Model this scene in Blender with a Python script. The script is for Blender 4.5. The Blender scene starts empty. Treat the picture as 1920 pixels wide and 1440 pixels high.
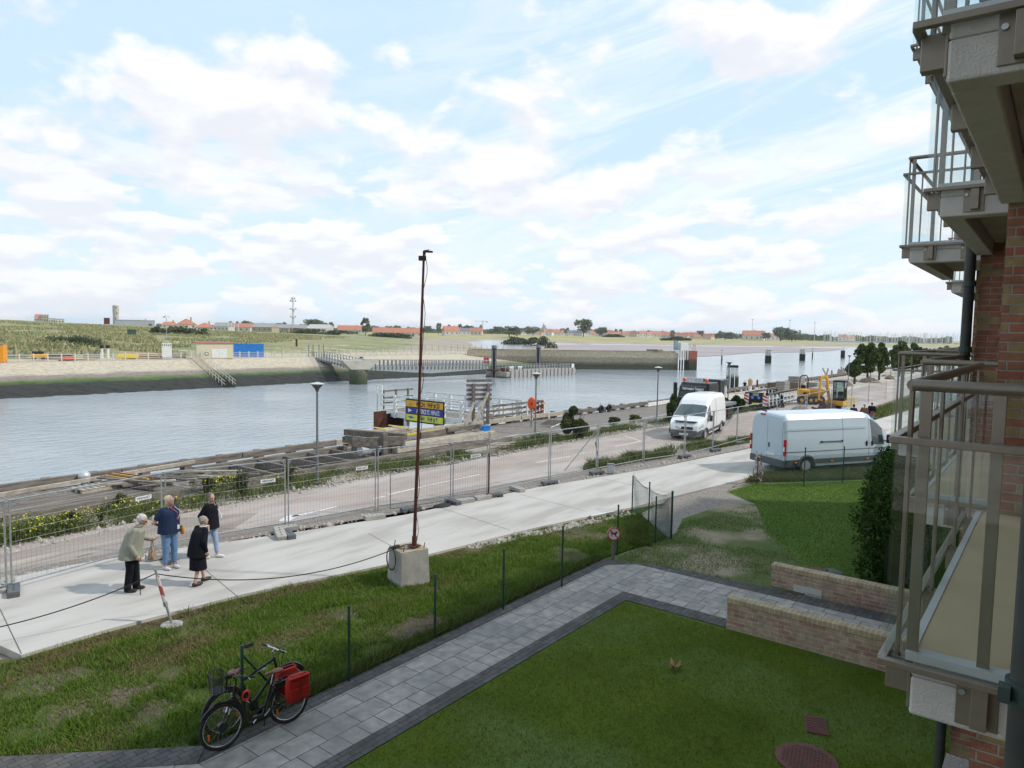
import bpy, bmesh, math, random
import numpy as np
from mathutils import Vector, Matrix, Quaternion, noise as mnoise
random.seed(7); rng = np.random.default_rng(11)
rad = math.radians
SC = bpy.context.scene
COL = SC.collection
# ------------------------------------------------------------------ camera
# world axes: +X along the apartment building and the quay, +Y across the river, Z up, eye 5.65 m above the footpath
F_PX = 1337.2; PITCH = rad(4.129); ROLL = rad(1.014); YAW = rad(37.53); HC = 5.65
hd = Vector((math.cos(YAW), math.sin(YAW), 0)); rt0 = Vector((math.sin(YAW), -math.cos(YAW), 0))
fw = hd*math.cos(PITCH) - Vector((0, 0, 1))*math.sin(PITCH)
up0 = hd*math.sin(PITCH) + Vector((0, 0, 1))*math.cos(PITCH)
rt = rt0*math.cos(ROLL) + up0*math.sin(ROLL)
up = -rt0*math.sin(ROLL) + up0*math.cos(ROLL)
cd = bpy.data.cameras.new("camera"); cam = bpy.data.objects.new("camera", cd); COL.objects.link(cam)
M = Matrix((rt, up, -fw)).transposed().to_4x4(); M.translation = Vector((0, 0, HC)); cam.matrix_world = M
cd.sensor_width = 36; cd.lens = F_PX/1920*36; cd.clip_start = .05; cd.clip_end = 30000
SC.camera = cam
# ------------------------------------------------------------------ sky, sun, exposure
SUN_EL = rad(44); SUN_AZ = math.atan2(-.83, .55)      # from behind the building, slightly from the right
w = bpy.data.worlds.new("World"); SC.world = w; w.use_nodes = True
nt = w.node_tree; N = nt.nodes; Lk = nt.links; N.clear()
def nd(t, **k):
    n = N.new(t)
    for a, b in k.items(): setattr(n, a, b)
    return n
def mth(op, a, b=None, c=None):
    n = nd('ShaderNodeMath', operation=op)
    for i, v in enumerate((a, b, c)):
        if v is None: continue
        if isinstance(v, (int, float)): n.inputs[i].default_value = v
        else: Lk.new(v, n.inputs[i])
    return n.outputs[0]
def ramp(src, lo, hi):
    n = nd('ShaderNodeMapRange', interpolation_type='SMOOTHSTEP'); n.inputs[1].default_value = lo; n.inputs[2].default_value = hi
    Lk.new(src, n.inputs[0]); return n.outputs[0]
def mixc(f, a, b):
    n = nd('ShaderNodeMix', data_type='RGBA')
    for i, v in ((0, f), (6, a), (7, b)):
        if isinstance(v, (int, float)): n.inputs[i].default_value = v
        elif isinstance(v, tuple): n.inputs[i].default_value = (*v, 1)
        else: Lk.new(v, n.inputs[i])
    return n.outputs[2]
sky = nd('ShaderNodeTexSky', sky_type='NISHITA', sun_disc=False)
sky.sun_elevation = SUN_EL; sky.sun_rotation = math.pi/2 - SUN_AZ; sky.air_density = 1.0; sky.dust_density = 1.0; sky.ozone_density = 1.5
tc = nd('ShaderNodeTexCoord'); sp = nd('ShaderNodeSeparateXYZ'); Lk.new(tc.outputs['Generated'], sp.inputs[0])
zz = mth('MAXIMUM', sp.outputs[2], 0.0)
fx_ = mth('ADD', mth('MULTIPLY', sp.outputs[0], hd.x), mth('MULTIPLY', sp.outputs[1], hd.y))
sx_ = mth('ADD', mth('MULTIPLY', sp.outputs[0], rt0.x), mth('MULTIPLY', sp.outputs[1], rt0.y))
def cloudnoise(ks, kz, kf, ox, oy, detail, rough, dist=0.0, dz=0.0, rot=0.0):
    cb = nd('ShaderNodeCombineXYZ')
    x = mth('ADD', mth('MULTIPLY', sx_, ks), ox); z = mth('ADD', mth('MULTIPLY', mth('ADD', zz, dz), kz), oy)
    if rot:
        x2 = mth('ADD', mth('MULTIPLY', x, math.cos(rot)), mth('MULTIPLY', z, math.sin(rot))); z = mth('MULTIPLY', mth('SUBTRACT', mth('MULTIPLY', z, math.cos(rot)), mth('MULTIPLY', x, math.sin(rot))), 6.0); x = x2
    Lk.new(x, cb.inputs[0]); Lk.new(z, cb.inputs[1]); Lk.new(mth('MULTIPLY', fx_, kf), cb.inputs[2])
    n = nd('ShaderNodeTexNoise'); n.inputs['Scale'].default_value = 1.0; n.inputs['Detail'].default_value = detail
    n.inputs['Roughness'].default_value = rough; n.inputs['Distortion'].default_value = dist
    Lk.new(cb.outputs[0], n.inputs['Vector']); return n.outputs['Fac']
def layer(ks, kz, ox, oy, thr_, soft, dz):
    """a bank of cumulus: coverage and how far each point is from the cloud's lit top"""
    a = cloudnoise(ks, kz, ks*.5, ox, oy, 8, .52, .15); b = cloudnoise(ks, kz, ks*.5, ox, oy, 5, .5, .15, dz=dz)
    cov = ramp(a, thr_-soft, thr_+soft) if isinstance(thr_, float) else ramp(mth('SUBTRACT', a, thr_), -soft, soft)
    return cov, ramp(mth('SUBTRACT', a, b), -.09, .10)
leftb = mth('MULTIPLY', ramp(sx_, .35, -.55), .045)
t1 = mth('ADD', mth('SUBTRACT', .53, leftb), mth('MULTIPLY', ramp(zz, .28, .48), .10))
cv1, sh1 = layer(7.4, 11.5, 6.15, 3.25, t1, .060, .026)      # big ones overhead
cv2, sh2 = layer(11.0, 27.0, 7.7, 1.4, mth('SUBTRACT', .495, mth('MULTIPLY', leftb, .6)), .045, .012)     # smaller rows above the horizon
hi_ = ramp(zz, .17, .27)
cir = cloudnoise(2.2, 3.0, 1.2, 3.3, 1.0, 9, .66, .8, rot=.38)
cirf = mth('MULTIPLY', mth('MULTIPLY', ramp(cir, .40, .68), ramp(sx_, -.5, .25)), .75)
veil = mth('MULTIPLY', ramp(zz, .26, .0), .55)
SKY_K = .135
base = mixc(.85, sky.outputs[0], (5.3, 6.95, 8.25))
c1 = mixc(veil, base, (6.9, 7.6, 8.2))
c2 = mixc(cirf, c1, (7.4, 7.8, 8.2))
wl, wg = (7.9, 7.85, 7.9), (6.6, 6.65, 7.1)
c3 = mixc(mth('MULTIPLY', mth('MULTIPLY', cv2, mth('SUBTRACT', 1.0, hi_)), .80), c2, mixc(sh2, wg, wl))
c4 = mixc(mth('MULTIPLY', mth('MULTIPLY', cv1, ramp(zz, .12, .22)), .90), c3, mixc(sh1, wg, wl))
c3 = c4
bg = nd('ShaderNodeBackground'); bg.inputs[1].default_value = SKY_K; Lk.new(c3, bg.inputs[0])
wo = nd('ShaderNodeOutputWorld'); Lk.new(bg.outputs[0], wo.inputs[0])
sl = bpy.data.lights.new("sun", 'SUN'); sl.energy = 2.9; sl.angle = rad(2); sl.color = (1, .95, .88)
so = bpy.data.objects.new("sun", sl); COL.objects.link(so)
sdir = Vector((math.cos(SUN_AZ)*math.cos(SUN_EL), math.sin(SUN_AZ)*math.cos(SUN_EL), math.sin(SUN_EL)))
so.rotation_euler = sdir.to_track_quat('Z', 'Y').to_euler(); so.location = (0, -30, 60)
vs = SC.view_settings; vs.view_transform = 'Standard'; vs.look = 'None'; vs.exposure = 0.0; vs.gamma = 1
SC.cycles.max_bounces = 6; SC.cycles.transparent_max_bounces = 16; SC.cycles.caustics_reflective = False; SC.cycles.caustics_refractive = False
SC.cycles.use_denoising = True
# ------------------------------------------------------------------ photo ray -> world point
def sm(t): t = max(0., min(1., t)); return t*t*(3-2*t)
def g(a): return -.35*sm((a-30)/30)                    # the bank falls gently away
def ray(px, py):
    return fw + rt*((px-960)/F_PX) + up*((720-py)/F_PX)
def G(px, py, off=0.):
    d = ray(px, py); z = off
    for _ in range(30):
        t = (HC-z)/-d.z; z = g(d.x*t)+off
    return Vector((d.x*t, d.y*t, z))
def PZ(px, py, z):
    d = ray(px, py); t = (z-HC)/d.z; return Vector((d.x*t, d.y*t, z))
def AT(px, py, D):
    d = ray(px, py); t = D/(d.x*hd.x+d.y*hd.y); return Vector((d.x*t, d.y*t, HC+d.z*t))
def HT(p, py):
    """height above p at which the vertical through p reaches image row py (small-roll approximation by search)"""
    lo, hi = -5., 60.
    for _ in range(40):
        m = (lo+hi)/2; q = p+Vector((0, 0, m)) - Vector((0, 0, HC)); y = 720-F_PX*q.dot(up)/q.dot(fw)
        if y > py: lo = m
        else: hi = m
    return lo
# ------------------------------------------------------------------ materials
MC = {}
def mat(name, col, rough=.8, metal=0., col2=None, sc=3., lo=.35, hi=.65, bump=0., bsc=None, world=False, det=6, spec=None, col3=None, sc3=.3, stretch=None, coat=0.):
    if name in MC: return MC[name]
    m = bpy.data.materials.new(name); m.use_nodes = True; t = m.node_tree; n = t.nodes; p = n['Principled BSDF']
    p.inputs['Base Color'].default_value = (*col, 1); p.inputs['Roughness'].default_value = rough; p.inputs['Metallic'].default_value = metal
    p.inputs['Specular IOR Level'].default_value = spec if spec is not None else (.12 if rough > .85 else .3 if rough > .7 else .5)
    if coat: p.inputs['Coat Weight'].default_value = coat
    c = n.new('ShaderNodeNewGeometry' if world else 'ShaderNodeTexCoord'); src = c.outputs['Position' if world else 'Object']
    if stretch:
        mp = n.new('ShaderNodeMapping'); mp.inputs['Scale'].default_value = stretch; t.links.new(src, mp.inputs[0]); src = mp.outputs[0]
    if col2 is None: col2 = tuple(x*.8 for x in col); lo, hi = .3, .8
    nz = n.new('ShaderNodeTexNoise'); nz.inputs['Scale'].default_value = sc; nz.inputs['Detail'].default_value = det; nz.inputs['Roughness'].default_value = .6
    t.links.new(src, nz.inputs['Vector'])
    mr = n.new('ShaderNodeMapRange'); mr.inputs[1].default_value = lo; mr.inputs[2].default_value = hi; t.links.new(nz.outputs['Fac'], mr.inputs[0])
    mx = n.new('ShaderNodeMix'); mx.data_type = 'RGBA'; mx.inputs[6].default_value = (*col, 1); mx.inputs[7].default_value = (*col2, 1)
    t.links.new(mr.outputs[0], mx.inputs[0]); out = mx.outputs[2]
    if col3:
        n3 = n.new('ShaderNodeTexNoise'); n3.inputs['Scale'].default_value = sc3; n3.inputs['Detail'].default_value = 5; t.links.new(src, n3.inputs['Vector'])
        m3 = n.new('ShaderNodeMapRange'); m3.inputs[1].default_value = .5; m3.inputs[2].default_value = .64; t.links.new(n3.outputs['Fac'], m3.inputs[0])
        x3 = n.new('ShaderNodeMix'); x3.data_type = 'RGBA'; t.links.new(m3.outputs[0], x3.inputs[0]); t.links.new(out, x3.inputs[6]); x3.inputs[7].default_value = (*col3, 1); out = x3.outputs[2]
    t.links.new(out, p.inputs['Base Color'])
    if bump:
        bn = n.new('ShaderNodeTexNoise'); bn.inputs['Scale'].default_value = bsc or sc*4; bn.inputs['Detail'].default_value = 8; t.links.new(src, bn.inputs['Vector'])
        bp = n.new('ShaderNodeBump'); bp.inputs['Strength'].default_value = bump; bp.inputs['Distance'].default_value = .02
        t.links.new(bn.outputs['Fac'], bp.inputs['Height']); t.links.new(bp.outputs[0], p.inputs['Normal'])
    MC[name] = m; return m
def glassm(name, tint=(.9, .95, .95), refl=1.45, rough=0.0, alpha=.1):
    """thin pane: mostly clear, mirror-like at grazing angles"""
    if name in MC: return MC[name]
    m = bpy.data.materials.new(name); m.use_nodes = True; t = m.node_tree; n = t.nodes; n.clear()
    o = n.new('ShaderNodeOutputMaterial'); tr = n.new('ShaderNodeBsdfTransparent'); tr.inputs[0].default_value = (*tint, 1)
    gl = n.new('ShaderNodeBsdfGlossy'); gl.inputs['Roughness'].default_value = rough; gl.inputs[0].default_value = (.9, .95, 1, 1)
    fr = n.new('ShaderNodeFresnel'); fr.inputs[0].default_value = refl; ad = n.new('ShaderNodeMath'); ad.operation = 'ADD'; ad.inputs[1].default_value = alpha; ad.use_clamp = True
    mx = n.new('ShaderNodeMixShader'); t.links.new(fr.outputs[0], ad.inputs[0]); t.links.new(ad.outputs[0], mx.inputs[0])
    t.links.new(tr.outputs[0], mx.inputs[1]); t.links.new(gl.outputs[0], mx.inputs[2]); t.links.new(mx.outputs[0], o.inputs[0])
    MC[name] = m; return m
def darkglass(name='car_glass', col=(.02, .03, .035)):
    return mat(name, col, .04, spec=.9, col2=tuple(x*1.6 for x in col), sc=2, coat=.6)
def blocks(name, c1, c2, mortar, bw, bh, axis='wall', ms=.01, rough=.85, bump=.4, off=.5, dirt=None, squash=1., sqf=2, c3=None, world=True, rot=0., rowvar=0.):
    """bricks, pavers or tiles laid in a running bond"""
    if name in MC: return MC[name]
    m = bpy.data.materials.new(name); m.use_nodes = True; t = m.node_tree; n = t.nodes; p = n['Principled BSDF']; L = t.links
    p.inputs['Roughness'].default_value = rough; p.inputs['Specular IOR Level'].default_value = .15
    c = n.new('ShaderNodeNewGeometry' if world else 'ShaderNodeTexCoord'); src = c.outputs['Position' if world else 'Object']
    cb = n.new('ShaderNodeCombineXYZ'); s = n.new('ShaderNodeSeparateXYZ')
    if rot:
        mp = n.new('ShaderNodeMapping'); mp.inputs['Rotation'].default_value = (0, 0, rot); L.new(src, mp.inputs[0]); src = mp.outputs[0]
    L.new(src, s.inputs[0])
    if axis == 'wall':
        ad = n.new('ShaderNodeMath'); ad.operation = 'ADD'; L.new(s.outputs[0], ad.inputs[0]); L.new(s.outputs[1], ad.inputs[1])
        L.new(ad.outputs[0], cb.inputs[0]); L.new(s.outputs[2], cb.inputs[1])
    elif axis == 'yx':
        L.new(s.outputs[1], cb.inputs[0]); L.new(s.outputs[0], cb.inputs[1])
    else:
        L.new(s.outputs[0], cb.inputs[0]); L.new(s.outputs[1], cb.inputs[1])
    b = n.new('ShaderNodeTexBrick'); L.new(cb.outputs[0], b.inputs['Vector']); b.offset = off; b.squash = squash; b.squash_frequency = sqf
    b.inputs['Scale'].default_value = 1; b.inputs['Brick Width'].default_value = bw; b.inputs['Row Height'].default_value = bh
    b.inputs['Mortar Size'].default_value = ms; b.inputs['Mortar Smooth'].default_value = .3; b.inputs['Bias'].default_value = 0.
    b.inputs['Color1'].default_value = (*c1, 1); b.inputs['Color2'].default_value = (*c2, 1); b.inputs['Mortar'].default_value = (*mortar, 1)
    out = b.outputs['Color']
    if c3:      # third brick colour, a whole brick at a time
        cell = n.new('ShaderNodeTexBrick'); L.new(cb.outputs[0], cell.inputs['Vector']); cell.offset = off; cell.squash = squash; cell.squash_frequency = sqf
        cell.inputs['Scale'].default_value = 1; cell.inputs['Brick Width'].default_value = bw; cell.inputs['Row Height'].default_value = bh
        cell.inputs['Mortar Size'].default_value = ms; cell.inputs['Mortar Smooth'].default_value = .0
        cell.inputs['Color1'].default_value = (0, 0, 0, 1); cell.inputs['Color2'].default_value = (1, 1, 1, 1); cell.inputs['Mortar'].default_value = (0, 0, 0, 1)
        gt = n.new('ShaderNodeMath'); gt.operation = 'GREATER_THAN'; gt.inputs[1].default_value = .66; L.new(cell.outputs['Color'], gt.inputs[0])
        x = n.new('ShaderNodeMix'); x.data_type = 'RGBA'; L.new(gt.outputs[0], x.inputs[0]); L.new(out, x.inputs[6]); x.inputs[7].default_value = (*c3, 1); out = x.outputs[2]
    nz = n.new('ShaderNodeTexNoise'); nz.inputs['Scale'].default_value = 9 if axis == 'wall' else 5; nz.inputs['Detail'].default_value = 6; L.new(src, nz.inputs['Vector'])
    mr = n.new('ShaderNodeMapRange'); mr.inputs[1].default_value = .3; mr.inputs[2].default_value = .7; mr.inputs[3].default_value = .72; mr.inputs[4].default_value = 1.2; L.new(nz.outputs['Fac'], mr.inputs[0])
    v = n.new('ShaderNodeVectorMath'); v.operation = 'SCALE'; L.new(out, v.inputs[0]); L.new(mr.outputs[0], v.inputs[3]); out = v.outputs[0]
    if dirt:
        n3 = n.new('ShaderNodeTexNoise'); n3.inputs['Scale'].default_value = .9; n3.inputs['Detail'].default_value = 6; L.new(src, n3.inputs['Vector'])
        m3 = n.new('ShaderNodeMapRange'); m3.inputs[1].default_value = .45; m3.inputs[2].default_value = .75; m3.inputs[4].default_value = .7; L.new(n3.outputs['Fac'], m3.inputs[0])
        x = n.new('ShaderNodeMix'); x.data_type = 'RGBA'; L.new(m3.outputs[0], x.inputs[0]); L.new(out, x.inputs[6]); x.inputs[7].default_value = (*dirt, 1); out = x.outputs[2]
    L.new(out, p.inputs['Base Color'])
    bp = n.new('ShaderNodeBump'); bp.inputs['Strength'].default_value = bump; bp.inputs['Distance'].default_value = .01
    mm = n.new('ShaderNodeMath'); mm.operation = 'MULTIPLY_ADD'; L.new(b.outputs['Fac'], mm.inputs[0]); mm.inputs[1].default_value = -1.; n4 = n.new('ShaderNodeTexNoise'); n4.inputs['Scale'].default_value = 60; L.new(src, n4.inputs['Vector'])
    m5 = n.new('ShaderNodeMath'); m5.operation = 'MULTIPLY'; L.new(n4.outputs['Fac'], m5.inputs[0]); m5.inputs[1].default_value = .6; L.new(m5.outputs[0], mm.inputs[2])
    L.new(mm.outputs[0], bp.inputs['Height']); L.new(bp.outputs[0], p.inputs['Normal'])
    MC[name] = m; return m
# ------------------------------------------------------------------ mesh builder
class MB:
    def __init__(s): s.v = []; s.f = []
    def add(s, vs, fs):
        o = len(s.v); s.v += [tuple(v) for v in vs]; s.f += [tuple(i+o for i in f) for f in fs]; return s
    def box(s, c, d, rz=0., m=None):
        x, y, z = (k/2 for k in d); pts = [Vector((i*x, j*y, k*z)) for i in (-1, 1) for j in (-1, 1) for k in (-1, 1)]
        R = m or Matrix.Rotation(rz, 3, 'Z'); pts = [R @ p+Vector(c) for p in pts]
        return s.add(pts, [(0, 1, 3, 2), (4, 6, 7, 5), (0, 4, 5, 1), (2, 3, 7, 6), (0, 2, 6, 4), (1, 5, 7, 3)])
    def b2(s, lo, hi):
        return s.box([(a+b)/2 for a, b in zip(lo, hi)], [abs(b-a) for a, b in zip(lo, hi)])
    def bar(s, p, q, w_, h_, upv=(0, 0, 1)):
        p = Vector(p); q = Vector(q); d = (q-p); L = d.length; d.normalize(); u = Vector(upv)
        if abs(d.dot(u)) > .98: u = Vector((0, 1, 0)) if abs(d.y) < .9 else Vector((1, 0, 0))
        r = d.cross(u).normalized(); u = r.cross(d)
        return s.box((p+q)/2, (L, w_, h_), m=Matrix((d, r, u)).transposed())
    def tube(s, pts, r, n=8, cap=True, closed=False):
        pts = [Vector(p) for p in pts]; k = len(pts); rs = r if isinstance(r, (list, tuple)) else [r]*k
        o = len(s.v); pu = None
        for i, p in enumerate(pts):
            if closed: d = pts[(i+1) % k]-pts[i-1]
            else: d = pts[min(i+1, k-1)]-pts[max(i-1, 0)]
            d.normalize()
            if pu is None:
                pu = Vector((0, 0, 1)) if abs(d.z) < .9 else Vector((1, 0, 0))
            e = (pu-d*pu.dot(d)).normalized(); pu = e; f = d.cross(e)
            for j in range(n):
                a = 2*math.pi*j/n; s.v.append(tuple(p+(e*math.cos(a)+f*math.sin(a))*rs[i]))
        m = k if closed else k-1
        for i in range(m):
            for j in range(n):
                i2 = (i+1) % k; s.f.append((o+i*n+j, o+i*n+(j+1) % n, o+i2*n+(j+1) % n, o+i2*n+j))
        if cap and not closed:
            s.f.append(tuple(o+j for j in reversed(range(n)))); s.f.append(tuple(o+(k-1)*n+j for j in range(n)))
        return s
    def lathe(s, prof, c=(0, 0, 0), n=20, axis='Z'):
        o = len(s.v); k = len(prof); c = Vector(c)
        for r, h in prof:
            for j in range(n):
                a = 2*math.pi*j/n; x, y = r*math.cos(a), r*math.sin(a)
                q = {'Z': (x, y, h), 'Y': (x, h, y), 'X': (h, x, y)}[axis]; s.v.append(tuple(c+Vector(q)))
        for i in range(k-1):
            for j in range(n): s.f.append((o+i*n+j, o+i*n+(j+1) % n, o+(i+1)*n+(j+1) % n, o+(i+1)*n+j))
        if prof[0][0] > 1e-5: s.f.append(tuple(o+j for j in reversed(range(n))))
        if prof[-1][0] > 1e-5: s.f.append(tuple(o+(k-1)*n+j for j in range(n)))
        return s
    def ell(s, c, r, n=12, m=8, R=None):
        c = Vector(c); o = len(s.v); R = R or Matrix.Identity(3)
        for i in range(m+1):
            t = math.pi*i/m
            for j in range(n):
                a = 2*math.pi*j/n; s.v.append(tuple(c+R @ Vector((r[0]*math.sin(t)*math.cos(a), r[1]*math.sin(t)*math.sin(a), r[2]*math.cos(t)))))
        for i in range(m):
            for j in range(n): s.f.append((o+i*n+j, o+(i+1)*n+j, o+(i+1)*n+(j+1) % n, o+i*n+(j+1) % n))
        return s
    def rings(s, R, cap=True):
        """skin a list of equally long closed rings"""
        o = len(s.v); n = len(R[0])
        for r in R: s.v += [tuple(p) for p in r]
        for i in range(len(R)-1):
            for j in range(n): s.f.append((o+i*n+j, o+i*n+(j+1) % n, o+(i+1)*n+(j+1) % n, o+(i+1)*n+j))
        if cap: s.f.append(tuple(o+j for j in reversed(range(n)))); s.f.append(tuple(o+(len(R)-1)*n+j for j in range(n)))
        return s
    def prism(s, poly, z0, z1):
        n = len(poly); s.add([(x, y, z0) for x, y in poly]+[(x, y, z1) for x, y in poly],
              [tuple(reversed(range(n))), tuple(range(n, 2*n))]+[(i, (i+1) % n, n+(i+1) % n, n+i) for i in range(n)]); return s
    def prismY(s, poly, y0, y1):
        """outline in x,z pushed through y"""
        n = len(poly); s.add([(x, y0, z) for x, z in poly]+[(x, y1, z) for x, z in poly],
              [tuple(range(n)), tuple(reversed(range(n, 2*n)))]+[(i, n+i, n+(i+1) % n, (i+1) % n) for i in range(n)]); return s
    def xf(s, M):
        s.v = [tuple(M @ Vector(v)) for v in s.v]; return s
    def build(s, name, m, parent=None, smooth=False, bevel=0., fixn=True, loc=None, ang=35):
        me = bpy.data.meshes.new(name); me.from_pydata(s.v, [], s.f)
        if fixn and len(s.f) < 60000:
            bm = bmesh.new(); bm.from_mesh(me); bmesh.ops.recalc_face_normals(bm, faces=bm.faces); bm.to_mesh(me); bm.free()
        me.materials.append(m)
        if smooth:
            me.polygons.foreach_set('use_smooth', [True]*len(me.polygons))
            try: me.set_sharp_from_angle(angle=rad(ang))
            except Exception: pass
        o = bpy.data.objects.new(name, me); COL.objects.link(o); o.parent = parent
        if loc is not None: o.location = loc
        if bevel:
            b = o.modifiers.new('bevel', 'BEVEL'); b.width = bevel; b.segments = 2; b.limit_method = 'ANGLE'; b.angle_limit = rad(40)
        return o
def npmesh(name, V, Fc, m, parent=None, smooth=False, loc=None):
    """V (n,3) float, Fc (k,3|4) int"""
    me = bpy.data.meshes.new(name); V = np.asarray(V, np.float32); Fc = np.asarray(Fc, np.int32); k, s = Fc.shape
    me.vertices.add(len(V)); me.vertices.foreach_set('co', V.ravel()); me.loops.add(k*s); me.loops.foreach_set('vertex_index', Fc.ravel())
    me.polygons.add(k); me.polygons.foreach_set('loop_start', np.arange(k, dtype=np.int32)*s); me.polygons.foreach_set('loop_total', np.full(k, s, np.int32))
    if smooth: me.polygons.foreach_set('use_smooth', np.ones(k, bool))
    me.update(calc_edges=True); me.materials.append(m)
    o = bpy.data.objects.new(name, me); COL.objects.link(o); o.parent = parent
    if loc is not None: o.location = loc
    return o
def tag(o, label=None, cat=None, group=None, kind=None):
    for k, v in (('label', label), ('category', cat), ('group', group), ('kind', kind)):
        if v: o[k] = v
    return o
def thing(name, loc, rz, label, cat, group=None):
    o = bpy.data.objects.new(name, None); COL.objects.link(o); o.location = loc; o.rotation_euler = (0, 0, rz); o.empty_display_size = .2
    return tag(o, label, cat, group)
def kids(o): return [c for c in bpy.data.objects if c.parent == o]
def copytree(o, loc=None, rz=None, label=None, scale=None, parent=None, cache={}):
    key = o.name
    if key not in cache: cache[key] = kids(o)
    c = o.copy(); COL.objects.link(c)
    if parent is not None: c.parent = parent
    if loc is not None: c.location = loc
    if rz is not None: c.rotation_euler = (0, 0, rz)
    if scale is not None: c.scale = (scale,)*3 if isinstance(scale, (int, float)) else scale
    if label: c['label'] = label
    for k in cache[key]: copytree(k, parent=c)
    return c
def struct(o): return tag(o, kind='structure')
def sheet(name, poly, off, m, kind='structure', thick=0., step=6., zf=None):
    """flat ground piece from an outline in x,y, following the fall of the bank"""
    bm = bmesh.new(); vs_ = [bm.verts.new((p[0], p[1], 0)) for p in poly]; bm.faces.new(vs_); bm.normal_update()
    lo = min(p[0] for p in poly); hi = max(p[0] for p in poly)
    x = 24.
    while x < min(hi, 66):
        if x > lo: bmesh.ops.bisect_plane(bm, geom=bm.verts[:]+bm.edges[:]+bm.faces[:], plane_co=(x, 0, 0), plane_no=(1, 0, 0))
        x += 3
    bm.normal_update(); bmesh.ops.triangulate(bm, faces=[f for f in bm.faces if len(f.verts) > 3], ngon_method='EAR_CLIP')
    if thick:
        r = bmesh.ops.extrude_face_region(bm, geom=bm.faces[:]); dn = [e for e in r['geom'] if isinstance(e, bmesh.types.BMVert)]
        for v in dn: v.co.z -= thick
    for v in bm.verts: v.co.z += (zf or g)(v.co.x)+off
    bmesh.ops.recalc_face_normals(bm, faces=bm.faces)
    if not thick and sum(f.normal.z for f in bm.faces) < 0: bmesh.ops.reverse_faces(bm, faces=bm.faces)
    me = bpy.data.meshes.new(name); bm.to_mesh(me); bm.free(); me.materials.append(m)
    o = bpy.data.objects.new(name, me); COL.objects.link(o); o['kind'] = kind; return o
def text(body, size, m, parent, M4, name='lettering', ext=.002, align='CENTER', fit=None, bold=.0):
    c = bpy.data.curves.new(name, 'FONT'); c.body = body; c.size = size; c.extrude = ext; c.align_x = align; c.align_y = 'CENTER'; c.offset = bold
    c.materials.append(m); o = bpy.data.objects.new(name, c); COL.objects.link(o)
    bpy.context.view_layer.update(); wd = o.dimensions.x
    if fit and wd > 0: M4 = M4 @ Matrix.Diagonal((fit/wd, 1, 1, 1))
    me = bpy.data.meshes.new_from_object(o.evaluated_get(bpy.context.evaluated_depsgraph_get())); bpy.data.objects.remove(o)
    me.materials.clear(); me.materials.append(m)
    o = bpy.data.objects.new(name, me); COL.objects.link(o); o.parent = parent; o.matrix_local = M4; return o
# ================================================================== SETTING: near bank
def PX(px, py, X): d = ray(px, py); t = X/d.x; return Vector((X, d.y*t, HC+d.z*t))
def PY(px, py, Y): d = ray(px, py); t = Y/d.y; return Vector((d.x*t, Y, HC+d.z*t))
m_dirt = mat('dirt', (.30, .25, .21), .95, col2=(.42, .37, .32), sc=.8, bump=.5, bsc=14, world=True, col3=(.20, .155, .12), sc3=.35)
m_gravel = mat('gravel', (.33, .29, .26), .95, col2=(.17, .15, .13), sc=26, bump=1., bsc=30, world=True, lo=.4, hi=.6)
m_road = mat('road_asphalt', (.42, .35, .315), .9, col2=(.34, .285, .255), sc=1.3, bump=.3, bsc=50, world=True, col3=(.46, .41, .38), sc3=.45, stretch=(.35, 1, 1))
m_conc = mat('walk_concrete', (.52, .485, .45), .8, col2=(.43, .40, .37), sc=.9, bump=.15, bsc=60, world=True, col3=(.385, .355, .32), sc3=.9, stretch=(.3, 1.3, 1))
m_conc_old = mat('old_concrete', (.47, .41, .36), .9, col2=(.38, .33, .29), sc=3, bump=.3, bsc=50, world=True)
m_edge = mat('slab_edge', (.33, .31, .28), .9, col2=(.2, .19, .17), sc=3, bump=.3)
m_lawn = mat('lawn', (.10, .14, .015), .95, col2=(.065, .10, .010), sc=.7, bump=.6, bsc=70, world=True, col3=(.11, .16, .045), sc3=.3)
m_rough = mat('rough_grass_ground', (.060, .09, .022), .95, col2=(.09, .10, .035), sc=.9, bump=.8, bsc=30, world=True, col3=(.13, .10, .07), sc3=.55)
m_worn = mat('worn_lawn', (.085, .125, .035), .95, col2=(.13, .14, .06), sc=1.1, bump=.6, bsc=60, world=True, col3=(.30, .245, .175), sc3=.5, lo=.4, hi=.6)
m_pave = blocks('paving_slabs', (.38, .35, .325), (.29, .27, .252), (.06, .065, .05), .60, .405, axis='xy', ms=.008, off=.35, squash=.55, sqf=3, dirt=(.20, .195, .185), bump=.3)
m_pave2 = blocks('paving_slabs_cross', (.39, .36, .335), (.30, .28, .262), (.06, .065, .05), .60, .415, axis='yx', ms=.008, off=.35, squash=.55, sqf=3, dirt=(.20, .195, .185), bump=.3)
m_kerbpave = blocks('dark_pavers', (.095, .09, .09), (.13, .123, .12), (.04, .04, .035), .21, .105, axis='xy', ms=.006, dirt=(.06, .058, .05), bump=.4)
m_wood = mat('weathered_timber', (.24, .21, .18), .9, col2=(.11, .095, .085), sc=3, bump=.5, bsc=14, world=True, stretch=(.4, 3, 3))
m_woodp = mat('pale_timber', (.47, .42, .35), .9, col2=(.30, .26, .21), sc=4, bump=.4, world=True)
m_deck = blocks('deck_boards', (.26, .23, .205), (.19, .17, .15), (.07, .06, .05), 7.3, .15, axis='yx', ms=.008, off=.5, dirt=(.24, .215, .195), bump=.4)
m_white = mat('white_paint', (.78, .78, .76), .6, col2=(.62, .61, .58), sc=5)
m_galv = mat('galvanised_steel', (.50, .52, .53), .42, metal=.75, col2=(.36, .38, .39), sc=8)
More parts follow.
